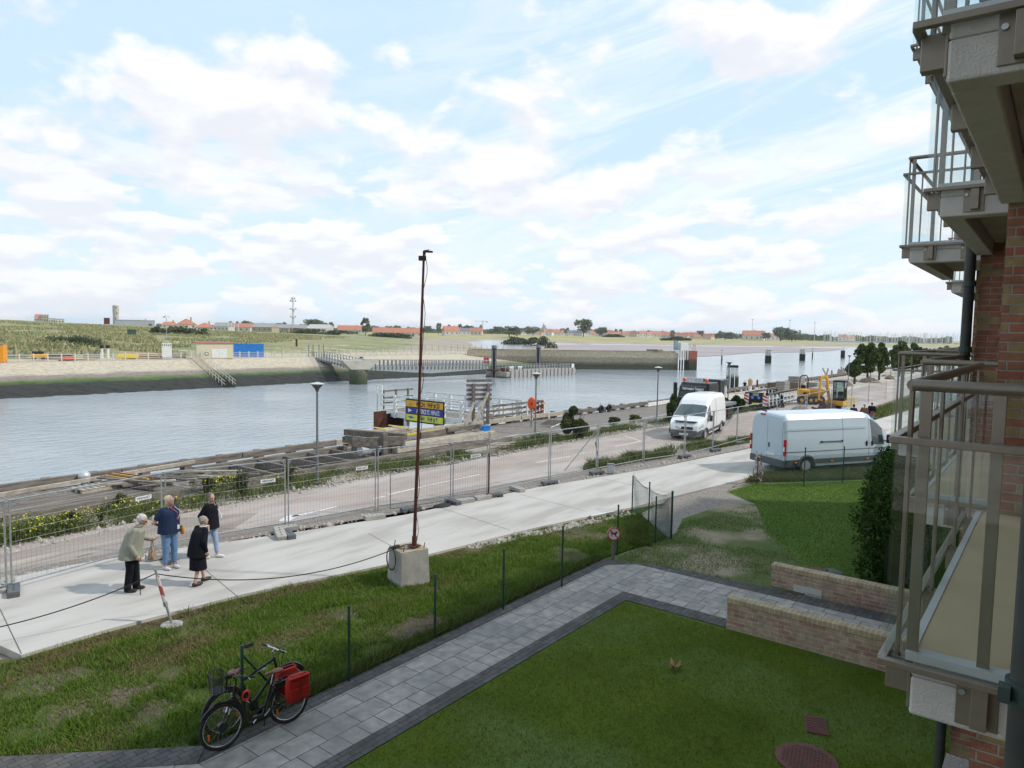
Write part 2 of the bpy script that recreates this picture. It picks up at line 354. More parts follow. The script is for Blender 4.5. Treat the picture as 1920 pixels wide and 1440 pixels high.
m_galvd = mat('dull_grey_steel', (.24, .255, .265), .5, metal=.5, col2=(.18, .19, .2), sc=8)
m_blk = mat('black_rubber', (.02, .02, .02), .75, col2=(.035, .035, .035))
m_rust = mat('rusty_steel', (.13, .045, .028), .85, col2=(.055, .022, .018), sc=3, bump=.3)
m_green = mat('green_paint', (.012, .045, .032), .55, col2=(.02, .06, .045))
m_blockc = mat('concrete_block', (.40, .385, .355), .9, col2=(.30, .29, .265), sc=4, bump=.3, bsc=30)
m_footg = mat('grey_plastic_foot', (.13, .14, .15), .8, col2=(.09, .095, .10))
m_mud = mat('mud', (.30, .245, .25), .65, col2=(.38, .32, .32), sc=.03, world=True, stretch=(1, .25, 1), spec=.3)
m_sand = mat('sand', (.50, .44, .35), .95, col2=(.42, .36, .28), sc=.2, world=True, bump=.2)
# broad base of the near bank
sheet('ground', [(-60, -60), (420, -60), (420, 20.6), (-60, 22.9)], -.16, m_dirt)
struct(MB().b2((-60, 22.9, -4.5), (420, 23.2, -.22)).build('quay_wall', m_blockc))
# footpath slab
far = [G(*p) for p in ((-160, 1132), (0, 1087), (130, 1060), (310, 1031), (540, 1000), (760, 965), (1000, 915), (1240, 875), (1420, 838), (1700, 771))]
near = [G(*p) for p in ((40, 1228), (200, 1180), (450, 1115), (740, 1055), (1000, 990), (1190, 950), (1258, 932), (1425, 890))]
far_ab = [(p.x, p.y) for p in far]; near_ab = [(p.x, p.y) for p in near]
WALK = far_ab[1:]+[(140, 6.5), (140, 3.0), (60, 8.2), (44, 8.35), (33, 9.0)]+near_ab[::-1]+[(3.95, 16.4)]
sheet('footpath', WALK, 0., m_conc, thick=.14)
sheet('old_footpath', [(3.94, 16.4), (3.94+.0, near_ab[0][1]), (-8, 16.2), (-8, 20.2), (3.94, 18.7)], -.005, m_conc_old, thick=.12)
# slab joints
jm = mat('joint', (.16, .15, .14), .95)
for a_, b_ in (((348, 1038), (447, 1120)), ((829, 953), (956, 994)), ((975, 927), (1098, 958)), ((690, 1000), (742, 1028)), ((1130, 898), (1262, 925)), ((1290, 868), (1425, 884)), ((0, 1142), (40, 1226))):
    p, q = G(*a_), G(*b_); d = (q-p).normalized(); n_ = Vector((-d.y, d.x, 0))*.009
    sheet('footpath_joint', [(p+n_).xy, (q+n_).xy, (q-n_).xy, (p-n_).xy], .003, jm)
# road
ROADL = [(-60, 21.2), (8, 21.3), (17, 21.1), (26, 20.6), (45, 20.0), (60, 19.6), (300, 19.6)]
ROADR = [(300, 12.6), (60, 13.2), (44, 13.6), (36, 14.2), (30, 14.9), (24, 16.0), (17, 17.1), (11, 18.2), (-60, 20.0)]
sheet('road', ROADL+ROADR, -.11, m_road)
sheet('dirt_track', [(-60, 20.9), (10.5, 20.9), (12.6, 19.6), (10.8, 18.3), (5, 19.0), (-60, 20.0)], -.105, mat('wheel_tracked_dirt', (.36, .305, .27), .95, col2=(.25, .205, .175), sc=1.2, bump=.8, bsc=10, world=True, stretch=(.3, 1.6, 1), col3=(.44, .385, .34), sc3=.5))
mk = mat('road_paint', (.72, .70, .67), .8, col2=(.5, .46, .44), sc=9, lo=.45, hi=.6, world=True)
def stripe(a_, b_, w_):
    p, q = G(*a_, -.1), G(*b_, -.1); d = (q-p).normalized(); n_ = Vector((-d.y, d.x, 0))*w_/2
    sheet('road_marking', [(p+n_).xy, (q+n_).xy, (q-n_).xy, (p-n_).xy], -.105, mk)
for a_, b_, w_ in (((531, 977), (552, 965), .35), ((548, 968), (631, 950), .14), ((700, 935), (722, 930), .1), ((728, 927), (790, 913), .13), ((792, 912), (900, 889), .08), ((1005, 867), (1070, 855), .09),
                   ((1075, 853), (1097, 848), .07), ((1153, 837), (1202, 827), .1), ((1202, 827), (1172, 817), .1)): stripe(a_, b_, w_)
# timber quay deck and its bull rail
sheet('timber_deck', [(-60, 23.2), (63, 23.2), (63, 28.6), (-60, 28.6)], -.25, m_deck, thick=.12)
sheet('quay_ground', [(63, 19.6), (420, 19.6), (420, 27.6), (63, 28.0)], -.10, mat('pale_builders_sand', (.56, .51, .44), .95, col2=(.45, .40, .34), sc=.6, bump=.5, bsc=8, world=True))
sheet('quay_pavement', [(75, 21.5), (420, 20.6), (420, 27.4), (75, 27.6)], -.09, m_conc_old)
BRL = ('at the left photo edge behind the beam stack', 'between the metal globe and the timber lattice', 'behind the timber lattice', 'behind the old mooring beams', 'behind the sheet pile, carrying the white ball', 'in front of the channel board', 'just right of the blue crate', 'behind the round olive bush', 'with the two tyre fenders', 'right of the tyre fenders', 'with the white board, left of the lorry')
for k in range(3, 14):
    x0 = -8+k*5.1
    t = thing('bull_rail', (x0, 28.45, g(x0)-.25), 0, 'weathered timber bull rail beam '+BRL[k-3], 'rail', 'timber bull rails along the quay')
    z1 = g(x0+5.06)-g(x0); zo = random.uniform(-.01, .02); yo = random.uniform(-.03, .03)
    if k in (7, 8, 9): yo -= .1
    MB().bar((0, yo, .28+zo), (5.06, yo+random.uniform(-.03, .03), .28+z1+zo), .24, .26).build('beam', m_woodp if 6 <= k <= 9 else m_wood, t, bevel=.015)
    for xx in (.9, 2.6, 4.2): MB().box((xx, 0, .075), (.3, .25, .15)).build('block', m_wood, t)
    for xx in (.9, 2.6, 4.2): MB().box((xx, .17, -1.6), (.28, .28, 4.0)).build('pile', m_wood, t)
for k in range(22):
    x0 = 64+k*6
    t = thing('bull_rail', (x0, 28.2-k*.03, g(x0)-.15), 0, 'pale quay edge beam on blocks beyond the vehicles', 'rail', 'pale quay edge beams beyond the timber deck')
    MB().bar((0, 0, .40), (5.95, 0, .40), .3, .3).build('beam', m_wood, t)
    for q in range(4): MB().box((.6+q*1.5, 0, .13), (.3, .28, .26)).build('block', m_wood, t)
    MB().box((3, .2, -1.9), (6, .25, 3.8)).build('sheet_wall', m_blockc, t)
# grass, garden path, lawns
sheet('grass_bank', [(p[0], p[1]-.0) for p in near_ab[:6]]+[(22.6, 10.3), (20.2, 10.3), (18.3, 8.45), (15.4, 8.85), (-20, 8.85), (-20, 15.6), (3.9, 14.2)], -.06, m_rough)
struct(MB().b2((-20, 8.55, -.1), (15.3, 8.85, -.006)).build('path_border', m_kerbpave))
sheet('garden_path', [(-20, 7.35), (15.6, 7.35), (15.6, 8.0), (15.05, 8.55), (-20, 8.55)], 0., m_pave)
sheet('garden_path_branch', [(13.73, 7.35), (13.73, -4), (15.6, -4), (15.6, 7.35)], .0, m_pave2)
sheet('path_border_lower', [(-20, 7.05), (13.3, 7.05), (13.3, -4), (13.72, -4), (13.72, 7.35), (-20, 7.35)], .002, m_kerbpave)
sheet('path_border_right', [(15.05, 8.55), (15.6, 8.0), (15.6, -4), (16.25, -4), (16.1, 5.0), (15.9, 7.4), (15.45, 8.85), (15.3, 8.85)], .002, m_kerbpave)
sheet('garden_path_west', [(-8, 7.4), (4.6, 7.4), (4.6, 8.55), (2.8, 10.35), (0, 13.15), (-8, 13.2)], .004, blocks('paving_slabs_turned', (.38, .35, .325), (.29, .27, .252), (.06, .065, .05), .60, .405, axis='xy', ms=.008, off=.35, squash=.55, sqf=3, dirt=(.20, .195, .185), bump=.3, rot=.8))
sheet('path_border_west', [(4.88, 8.86), (4.58, 8.56), (2.78, 10.36), (-.2, 13.3), (.1, 13.6), (3.08, 10.66)], .007, m_kerbpave)
sheet('lawn', [(-20, -4), (13.3, -4), (13.3, 7.05), (-20, 7.05)], -.01, m_lawn)
sheet('lawn_upper', [(16.2, -4), (34, -4), (33, 5.0), (27.2, 9.2), (25.2, 9.4), (24.0, 7.9), (20.5, 6.4), (17.5, 4.2)], -.01, mat('sunny_lawn', (.11, .17, .035), .95, col2=(.078, .135, .025), sc=.5, bump=.5, bsc=60, world=True))  # brighter copy of the lawn green, its sunlight put into the colour
sheet('lawn_worn', [(16.2, 4.2), (17.5, 4.2), (20.5, 6.4), (24.0, 7.9), (23.6, 8.7), (20.5, 9.0), (19.0, 8.5), (18.3, 8.4), (15.45, 8.85), (15.9, 7.4)], -.012, m_worn)
sheet('gravel_patch', [(18.3, 8.42), (19.0, 8.5), (20.5, 9.0), (23.6, 8.7), (24.0, 7.9), (25.2, 9.4), (27.5, 9.75), (22.8, 10.42), (20.2, 10.3)], -.02, m_gravel)
# pale sand strip under the big fence
sheet('verge_gravel', [(x, y) for x, y in ((4, 18.6), (9, 17.6), (12, 16.9), (16, 15.9), (21, 15.1), (28, 13.5), (37, 12.4), (37, 13.9), (30, 14.7), (24, 15.8), (17, 16.9), (11, 18.0), (4, 19.2))], -.03, m_gravel)
# ================================================================== water, mud, far bank
wm = bpy.data.materials.new('river_water'); wm.use_nodes = True
t_ = wm.node_tree; n_ = t_.nodes; p_ = n_['Principled BSDF']
p_.inputs['Base Color'].default_value = (.31, .35, .38, 1); p_.inputs['Roughness'].default_value = .12; p_.inputs['IOR'].default_value = 1.33; p_.inputs['Specular IOR Level'].default_value = .5
gp_ = n_.new('ShaderNodeNewGeometry'); hs = []
for sc_, st, dt in ((.9, (.6, 1.5, 1), 4), (4.5, (.7, 1.3, 1), 3), (.07, (1, .6, 1), 3)):
    mp = n_.new('ShaderNodeMapping'); mp.inputs['Scale'].default_value = st; mp.inputs['Rotation'].default_value = (0, 0, .5); t_.links.new(gp_.outputs['Position'], mp.inputs[0])
    z_ = n_.new('ShaderNodeTexNoise'); z_.inputs['Scale'].default_value = sc_; z_.inputs['Detail'].default_value = dt; t_.links.new(mp.outputs[0], z_.inputs['Vector']); hs.append(z_.outputs['Fac'])
am = n_.new('ShaderNodeMapRange'); am.inputs[1].default_value = .35; am.inputs[2].default_value = .65; am.inputs[3].default_value = .35; am.inputs[4].default_value = 1.3; t_.links.new(hs[2], am.inputs[0])
s1 = n_.new('ShaderNodeMath'); s1.operation = 'MULTIPLY_ADD'; t_.links.new(hs[1], s1.inputs[0]); s1.inputs[1].default_value = .25; t_.links.new(hs[0], s1.inputs[2])
s2 = n_.new('ShaderNodeMath'); s2.operation = 'MULTIPLY'; t_.links.new(s1.outputs[0], s2.inputs[0]); t_.links.new(am.outputs[0], s2.inputs[1])
bp_ = n_.new('ShaderNodeBump'); bp_.inputs['Strength'].default_value = .55; bp_.inputs['Distance'].default_value = .28; t_.links.new(s2.outputs[0], bp_.inputs['Height']); t_.links.new(bp_.outputs[0], p_.inputs['Normal'])
struct(npmesh('water', [(-3000, 20, -3.6), (9000, 20, -3.6), (9000, 9000, -3.6), (-3000, 9000, -3.6)], [(0, 1, 2, 3)], wm))
struct(npmesh('ground_beyond', [(420, -6000, -.5), (9000, -6000, -.5), (9000, 19.9, -.5), (420, 19.9, -.5)], [(0, 1, 2, 3)], m_sand))
# river mud flats laid bare by the tide
md = [(PZ(*p, -3.55).x, PZ(*p, -3.55).y) for p in ((975, 646.5), (1060, 646), (1200, 647.5), (1360, 650), (1500, 651.5), (1590, 653.5), (1560, 658), (1500, 660.5), (1420, 661), (1330, 668), (1250, 669.5), (1150, 663), (1020, 654))]
sheet('mud_flat', md, -3.15, m_mud)
# far quay: promenade and stone revetment with its tide marks
rm = bpy.data.materials.new('revetment_stone'); rm.use_nodes = True; t_ = rm.node_tree; n_ = t_.nodes; p_ = n_['Principled BSDF']; p_.inputs['Roughness'].default_value = .9
gp_ = n_.new('ShaderNodeNewGeometry'); sx = n_.new('ShaderNodeSeparateXYZ'); t_.links.new(gp_.outputs['Position'], sx.inputs[0])
nz = n_.new('ShaderNodeTexNoise'); nz.inputs['Scale'].default_value = .22; nz.inputs['Detail'].default_value = 8; t_.links.new(gp_.outputs['Position'], nz.inputs['Vector'])
ma = n_.new('ShaderNodeMath'); ma.operation = 'MULTIPLY_ADD'; t_.links.new(nz.outputs['Fac'], ma.inputs[0]); ma.inputs[1].default_value = .7; t_.links.new(sx.outputs[2], ma.inputs[2])
mr = n_.new('ShaderNodeMapRange'); mr.inputs[1].default_value = -3.8; mr.inputs[2].default_value = .4; t_.links.new(ma.outputs[0], mr.inputs[0])
cr = n_.new('ShaderNodeValToRGB'); t_.links.new(mr.outputs[0], cr.inputs[0]); e = cr.color_ramp.elements
e[0].position = 0; e[0].color = (.024, .022, .02, 1); e[1].position = 1; e[1].color = (.52, .445, .335, 1)
for pos, c in ((.40, (.026, .028, .02, 1)), (.455, (.07, .11, .025, 1)), (.50, (.12, .17, .05, 1)), (.52, (.22, .18, .15, 1)), (.60, (.26, .215, .18, 1)), (.66, (.50, .425, .32, 1))):
    k = e.new(pos); k.color = c
n2 = n_.new('ShaderNodeTexNoise'); n2.inputs['Scale'].default_value = 1.6; n2.inputs['Detail'].default_value = 6; t_.links.new(gp_.outputs['Position'], n2.inputs['Vector'])
m2 = n_.new('ShaderNodeMapRange'); m2.inputs[1].default_value = .3; m2.inputs[2].default_value = .7; m2.inputs[3].default_value = .75; m2.inputs[4].default_value = 1.15; t_.links.new(n2.outputs['Fac'], m2.inputs[0])
vx = n_.new('ShaderNodeVectorMath'); vx.operation = 'SCALE'; t_.links.new(cr.outputs[0], vx.inputs[0]); t_.links.new(m2.outputs[0], vx.inputs[3]); t_.links.new(vx.outputs[0], p_.inputs['Base Color'])
bp_ = n_.new('ShaderNodeBump'); bp_.inputs['Strength'].default_value = .8; bp_.inputs['Distance'].default_value = .3; t_.links.new(n2.outputs['Fac'], bp_.inputs['Height']); t_.links.new(bp_.outputs[0], p_.inputs['Normal'])
def revet(x0, x1, nx, top, bot):
    V = []; Fc = []; ny = 26
    for i in range(nx+1):
        x = x0+(x1-x0)*i/nx; yt, yb = top(x), bot(x)
        for j in range(ny+1):
            f = j/ny; z = -.05-3.95*f; y = yt+(yb-yt)*f
            r = .0 if f < .62 else .28*(mnoise.noise(Vector((x*.9, j*1.7, 0)))+.5*mnoise.noise(Vector((x*2.3, j*3.1, 5))))
            V.append((x, y-r*.5, z+r))
    for i in range(nx):
        for j in range(ny): a = i*(ny+1)+j; Fc.append((a, a+ny+1, a+ny+2, a+1))
    return V, Fc
V, Fc = revet(-60, 160, 420, lambda x: 122.5-.02*(x-40), lambda x: 100.5-.02*(x-40)-max(0, x-100)*.03)
struct(npmesh('revetment', V, Fc, rm, smooth=False))
struct(npmesh('promenade', [(-60, 124.4, -.05), (160, 120, -.05), (190, 122, -.05), (205, 150, -.05), (160, 140, -.05), (-60, 140, -.05)], [(0, 1, 2, 3, 4, 5)] and [(0, 1, 4, 5), (1, 2, 3, 4)], m_sand))
# breakwater wall with its end tower
m_wall = mat('harbour_wall', (.38, .33, .25), .9, col2=(.26, .225, .17), sc=.25, world=True, stretch=(1, 1, 3), bump=.4, bsc=2)
def zmat(name, stops, base_z, top_z, sc=.4, amp=.6):
    m = bpy.data.materials.new(name); m.use_nodes = True; t = m.node_tree; n = t.nodes; p = n['Principled BSDF']; p.inputs['Roughness'].default_value = .9
    gpn = n.new('ShaderNodeNewGeometry'); s = n.new('ShaderNodeSeparateXYZ'); t.links.new(gpn.outputs['Position'], s.inputs[0])
    z = n.new('ShaderNodeTexNoise'); z.inputs['Scale'].default_value = sc; z.inputs['Detail'].default_value = 7; t.links.new(gpn.outputs['Position'], z.inputs['Vector'])
    a = n.new('ShaderNodeMath'); a.operation = 'MULTIPLY_ADD'; t.links.new(z.outputs['Fac'], a.inputs[0]); a.inputs[1].default_value = amp; t.links.new(s.outputs[2], a.inputs[2])
    r = n.new('ShaderNodeMapRange'); r.inputs[1].default_value = base_z+amp/2; r.inputs[2].default_value = top_z+amp/2; t.links.new(a.outputs[0], r.inputs[0])
    c = n.new('ShaderNodeValToRGB'); t.links.new(r.outputs[0], c.inputs[0]); e = c.color_ramp.elements
    e[0].position = stops[0][0]; e[0].color = (*stops[0][1], 1); e[1].position = stops[-1][0]; e[1].color = (*stops[-1][1], 1)
    for pos, cc_ in stops[1:-1]: k = e.new(pos); k.color = (*cc_, 1)
    z2 = n.new('ShaderNodeTexNoise'); z2.inputs['Scale'].default_value = 2.5; z2.inputs['Detail'].default_value = 6; t.links.new(gpn.outputs['Position'], z2.inputs['Vector'])
    m2 = n.new('ShaderNodeMapRange'); m2.inputs[1].default_value = .3; m2.inputs[2].default_value = .7; m2.inputs[3].default_value = .75; m2.inputs[4].default_value = 1.2; t.links.new(z2.outputs['Fac'], m2.inputs[0])
    v = n.new('ShaderNodeVectorMath'); v.operation = 'SCALE'; t.links.new(c.outputs[0], v.inputs[0]); t.links.new(m2.outputs[0], v.inputs[3]); t.links.new(v.outputs[0], p.inputs['Base Color'])
    bb = n.new('ShaderNodeBump'); bb.inputs['Strength'].default_value = .5; bb.inputs['Distance'].default_value = .1; t.links.new(z2.outputs['Fac'], bb.inputs['Height']); t.links.new(bb.outputs[0], p.inputs['Normal'])
    return m
m_tidewall = zmat('tide_marked_wall', [(0, (.07, .075, .05)), (.22, (.06, .06, .045)), (.34, (.13, .13, .07)), (.42, (.24, .21, .16)), (.62, (.27, .235, .18)), (.68, (.40, .35, .27)), (1, (.36, .31, .21))], -3.6, 1.4)
m_tidewood = zmat('tide_marked_timber', [(0, (.025, .03, .02)), (.42, (.03, .035, .022)), (.46, (.5, .49, .45)), (1, (.62, .6, .56))], -3.6, 2.6, sc=1.5, amp=.25)
bw = thing('breakwater', (160, 100, -3.6), 0, 'long stained harbour wall running out into the river from the far bank', 'breakwater')
pol = [(136, 119), (150, 106), (178.5, 81.2), (183.5, 86), (168, 106), (176, 122.5), (150, 123)]
MB().prism([(x-160, y-100) for x, y in pol], -1, 4.6+.0).build('wall', m_tidewall, bw)
MB().prism([(x-160, y-100) for x, y in ((136.5, 119), (150.3, 106.3), (178.4, 81.9), (180, 83.4), (152, 108))], 4.6, 5.0).build('coping', m_wall, bw)
MB().b2((14, -15, 5), (17.5, -11.5, 5.5)).build('rubble_heap', m_wall, bw, bevel=.6)
tw = thing('landing_post', (180.5, 80.5, -3.6), math.atan2(-20, 26), 'rusty brown dolphin with white hut at the end of the breakwater', 'dolphin')
mb = MB()
for q in range(4): mb.tube([(-1.6+q*.75, -.9, -1), (-1.6+q*.75, -.9, 5.3)], .22, 8)
mb.build('pile', m_tidewood, tw); MB().b2((1.0, -1.1, -1), (3.4, 1.4, 5.2)).build('fender_block', zmat('rust_tidewall', [(0, (.03, .035, .02)), (.35, (.05, .04, .025)), (.5, (.10, .05, .03)), (.6, (.28, .09, .06)), (1, (.3, .1, .07))], -3.6, 1.6, sc=1, amp=.4), tw)
MB().b2((-1.4, -.9, 5.3), (.8, .9, 7.3)).build('hut', m_white, tw, bevel=.03); MB().b2((-2.9, -.4, 5.3), (-2.0, .4, 7.9)).build('signal_box', mat('bluegrey', (.25, .33, .38), .7), tw)
mb = MB(); mb.tube([(2.6, 0, 5.2), (2.9, 0, 7)], .06); mb.tube([(3.3, 0, 5.2), (3.3, 0, 6.8)], .06); mb.tube([(1.4, 0, 7), (2.2, 0, 6)], .05); mb.bar((2.6, 0, 6.6), (3.5, 0, 6.6), .08, .08); mb.build('davit', m_galvd, tw)
# ================================================================== dunes and far land (heights by formula, meshed on a fan that widens with distance)
SHORE = np.array([(165, 119), (190, 124), (206, 150), (255, 196), (330, 270), (470, 400), (600, 500), (640, 520), (560, 440), (530, 372), (585, 335), (625, 290), (690, 240), (770, 205), (860, 180), (905, 60), (930, -200), (1000, -6000)], float)
POLY = np.vstack([[(-3000, 126), (100, 121)], SHORE, [(9000, -6000), (9000, 9000), (-3000, 9000)]])
def inside(P):
    x, y = P[:, 0], P[:, 1]; r = np.zeros(len(P), bool); j = len(POLY)-1
    for i in range(len(POLY)):
        xi, yi = POLY[i]; xj, yj = POLY[j]; c = ((yi > y) != (yj > y)); r ^= c & (x < (xj-xi)*(y-yi)/((yj-yi) if yj != yi else 1e-9)+xi); j = i
    return r
def dshore(P):
    d = np.full(len(P), 1e9)
    for a, b in zip(SHORE[:-1], SHORE[1:]):
        ab = b-a; t = np.clip(((P-a) @ ab)/(ab @ ab), 0, 1); d = np.minimum(d, np.hypot(*(P-a-t[:, None]*ab).T))
    return d
_perm = rng.random((64, 64))
def vn(x, y):
    xi = np.floor(x).astype(int); yi = np.floor(y).astype(int); fx = x-xi; fy = y-yi; fx = fx*fx*(3-2*fx); fy = fy*fy*(3-2*fy)
    a = _perm[xi % 64, yi % 64]; b = _perm[(xi+1) % 64, yi % 64]; c = _perm[xi % 64, (yi+1) % 64]; d = _perm[(xi+1) % 64, (yi+1) % 64]
    return (a*(1-fx)+b*fx)*(1-fy)+(c*(1-fx)+d*fx)*fy-.5
def fbm(x, y, s):
    return vn(x/s, y/s)+.5*vn(x/s*2+9, y/s*2)+.25*vn(x/s*4, y/s*4+5)+.12*vn(x/s*8, y/s*8)
def ss(a, b, x): t = np.clip((x-a)/(b-a), 0, 1); return t*t*(3-2*t)
def height(P):
    P = np.asarray(P, float); x, y = P[:, 0], P[:, 1]; th = np.degrees(np.arctan2(y, x)); D = x*hd.x+y*hd.y
    ins = inside(P); d = dshore(P)
    front = 3.7*ss(133, 160, y)*(1-.45*ss(176, 205, y))*(1+.25*fbm(x, y, 28)) + .5*ss(135, 150, y)*fbm(x, y, 9)
    back = ss(46, 60, th)*ss(200, 330, D)*(1.2+3.2*ss(56, 70, th))*(1+.5*fbm(x, y, 60))
    mid = ss(50, 56, th)*(1-ss(60, 63, th))*ss(230, 280, D)*(1-ss(300, 360, D))*2.2
    back = back*(1-ss(420, 700, D)*.6)
    plain = front*(1-ss(300, 900, D)*.35)+back+mid+.8*fbm(x, y, 70)*ss(200, 400, D)*(1-ss(900, 1500, D))
    plain = np.where(th < 38.5, np.minimum(plain, 2.2+.6*fbm(x, y, 60)), plain)
    plain = np.where(th < 26, np.minimum(plain, -.6+.8*fbm(x, y, 80)), plain)
    beach = -3.9+d*.045+.25*fbm(x, y, 40)
    h = np.minimum(plain, beach)
    lo = (y < 133) & (x < 172); h = np.where(lo, np.minimum(h, -.3), h)
    return np.where(ins & ~((y < 127) & (x < 165)), h, -6.)
def HZ(x, y): return float(height(np.array([(x, y)]))[0])
TH = np.radians(np.linspace(-3, 84, 640)); RR = np.concatenate([np.linspace(118, 420, 230), np.geomspace(423, 7000, 150)])
tt, rr_ = np.meshgrid(TH, RR, indexing='ij'); PP = np.stack([(rr_*np.cos(tt)).ravel(), (rr_*np.sin(tt)).ravel()], 1)
HH = height(PP); nT, nR = len(TH), len(RR)
idx = np.arange(nT*nR).reshape(nT, nR); Q = np.stack([idx[:-1, :-1], idx[:-1, 1:], idx[1:, 1:], idx[1:, :-1]], -1).reshape(-1, 4)
Q = Q[(HH[Q].max(1) > -5.5)]
dm = bpy.data.materials.new('dune_ground'); dm.use_nodes = True; t_ = dm.node_tree; n_ = t_.nodes; p_ = n_['Principled BSDF']; p_.inputs['Roughness'].default_value = .95; p_.inputs['Specular IOR Level'].default_value = .15
gp_ = n_.new('ShaderNodeNewGeometry')
def nzr(sc_, lo, hi, st=(1, 1, 1), det=6):
    mp = n_.new('ShaderNodeMapping'); mp.inputs['Scale'].default_value = st; t_.links.new(gp_.outputs['Position'], mp.inputs[0])
    z = n_.new('ShaderNodeTexNoise'); z.inputs['Scale'].default_value = sc_; z.inputs['Detail'].default_value = det; z.inputs['Roughness'].default_value = .62; t_.links.new(mp.outputs[0], z.inputs['Vector'])
    r = n_.new('ShaderNodeMapRange'); r.inputs[1].default_value = lo; r.inputs[2].default_value = hi; t_.links.new(z.outputs['Fac'], r.inputs[0]); return r.outputs[0]
def mx_(f, a, b):
    x = n_.new('ShaderNodeMix'); x.data_type = 'RGBA'; t_.links.new(f, x.inputs[0])
    for i, v in ((6, a), (7, b)):
        if isinstance(v, tuple): x.inputs[i].default_value = (*v, 1)
        else: t_.links.new(v, x.inputs[i])
    return x.outputs[2]
gr = mx_(nzr(.35, .35, .65), (.235, .24, .115), (.33, .315, .175))
gr = mx_(nzr(.07, .47, .58), gr, (.17, .195, .085))
gr = mx_(nzr(.04, .56, .62, (1.4, .6, 1)), gr, (.33, .26, .18))
gr = mx_(nzr(.03, .60, .64, (1, 1, 2)), gr, (.52, .46, .36))
sx = n_.new('ShaderNodeSeparateXYZ'); t_.links.new(gp_.outputs['Position'], sx.inputs[0])
yl = n_.new('ShaderNodeMapRange'); yl.inputs[1].default_value = 480; yl.inputs[2].default_value = 620; t_.links.new(sx.outputs[0], yl.inputs[0])
gr = mx_(yl.outputs[0], gr, mx_(nzr(.02, .4, .6), (.42, .36, .18), (.31, .30, .14)))
sz = n_.new('ShaderNodeMath'); sz.operation = 'MULTIPLY_ADD'; t_.links.new(nzr(.05, .3, .7), sz.inputs[0]); sz.inputs[1].default_value = -1.2; t_.links.new(sx.outputs[2], sz.inputs[2])
sf = n_.new('ShaderNodeMapRange'); sf.inputs[1].default_value = -2.6; sf.inputs[2].default_value = -2.1; t_.links.new(sz.outputs[0], sf.inputs[0])
gr = mx_(sf.outputs[0], mx_(nzr(.04, .4, .6), (.40, .34, .265), (.33, .275, .22)), gr)
t_.links.new(gr, p_.inputs['Base Color'])
struct(npmesh('dunes', np.column_stack([PP, HH]), Q, dm, smooth=True))
# ================================================================== foliage helpers
def leafmat(name, c1, c2, c3=None, rough=.7):
    if name in MC: return MC[name]
    m = bpy.data.materials.new(name); m.use_nodes = True; t = m.node_tree; n = t.nodes; p = n['Principled BSDF']; p.inputs['Roughness'].default_value = rough; p.inputs['Specular IOR Level'].default_value = .06
    gm = n.new('ShaderNodeNewGeometry'); r = n.new('ShaderNodeValToRGB'); t.links.new(gm.outputs['Random Per Island'], r.inputs[0]); e = r.color_ramp.elements
    e[0].color = (*c1, 1); e[1].color = (*c2, 1)
    if c3: k = e.new(.82); k.color = (*c2, 1); e[-1].color = (*c3, 1)
    t.links.new(r.outputs[0], p.inputs['Base Color'])
    tl = n.new('ShaderNodeBsdfTranslucent'); t.links.new(r.outputs[0], tl.inputs[0]); mx = n.new('ShaderNodeMixShader'); mx.inputs[0].default_value = .25
    o = n['Material Output']; t.links.new(p.outputs[0], mx.inputs[1]); t.links.new(tl.outputs[0], mx.inputs[2]); t.links.new(mx.outputs[0], o.inputs[0])
    MC[name] = m; return m
def leaves(C, size, stretch=1.6, upw=0.):
    """one bent leaf quad per centre C (n,3)"""
    n = len(C); a = rng.normal(size=(n, 3)); a[:, 2] += upw; a /= np.linalg.norm(a, axis=1)[:, None]; b = rng.normal(size=(n, 3)); b -= a*(a*b).sum(1)[:, None]; b /= np.linalg.norm(b, axis=1)[:, None]
    s = (size*rng.uniform(.6, 1.4, n))[:, None] if np.ndim(size) == 0 else size[:, None]*rng.uniform(.6, 1.4, n)[:, None]
    v = np.stack([C-a*s*stretch/2, C+b*s/2, C+a*s*stretch/2, C-b*s/2], 1).reshape(-1, 3); f = np.arange(n*4).reshape(n, 4); return v, f
def clumps(n, center, radii, k=14, spread=.32, top=0.):
    """leaf centres gathered in clumps inside an ellipsoid with an uneven outline"""
    cs = rng.normal(size=(k, 3)); cs /= np.linalg.norm(cs, axis=1)[:, None]; cs *= rng.uniform(.25, .85, k)[:, None]**.6; cs[:, 2] += top*.1
    w_ = rng.integers(0, k, n); rr = rng.normal(size=(n, 3)); rr /= np.linalg.norm(rr, axis=1)[:, None]; rad_ = rng.uniform(.15, 1, n)**.45*spread*rng.uniform(.7, 1.3, k)[w_]
    P = cs[w_]+rr*rad_[:, None]; return P*np.array(radii)+np.array(center)
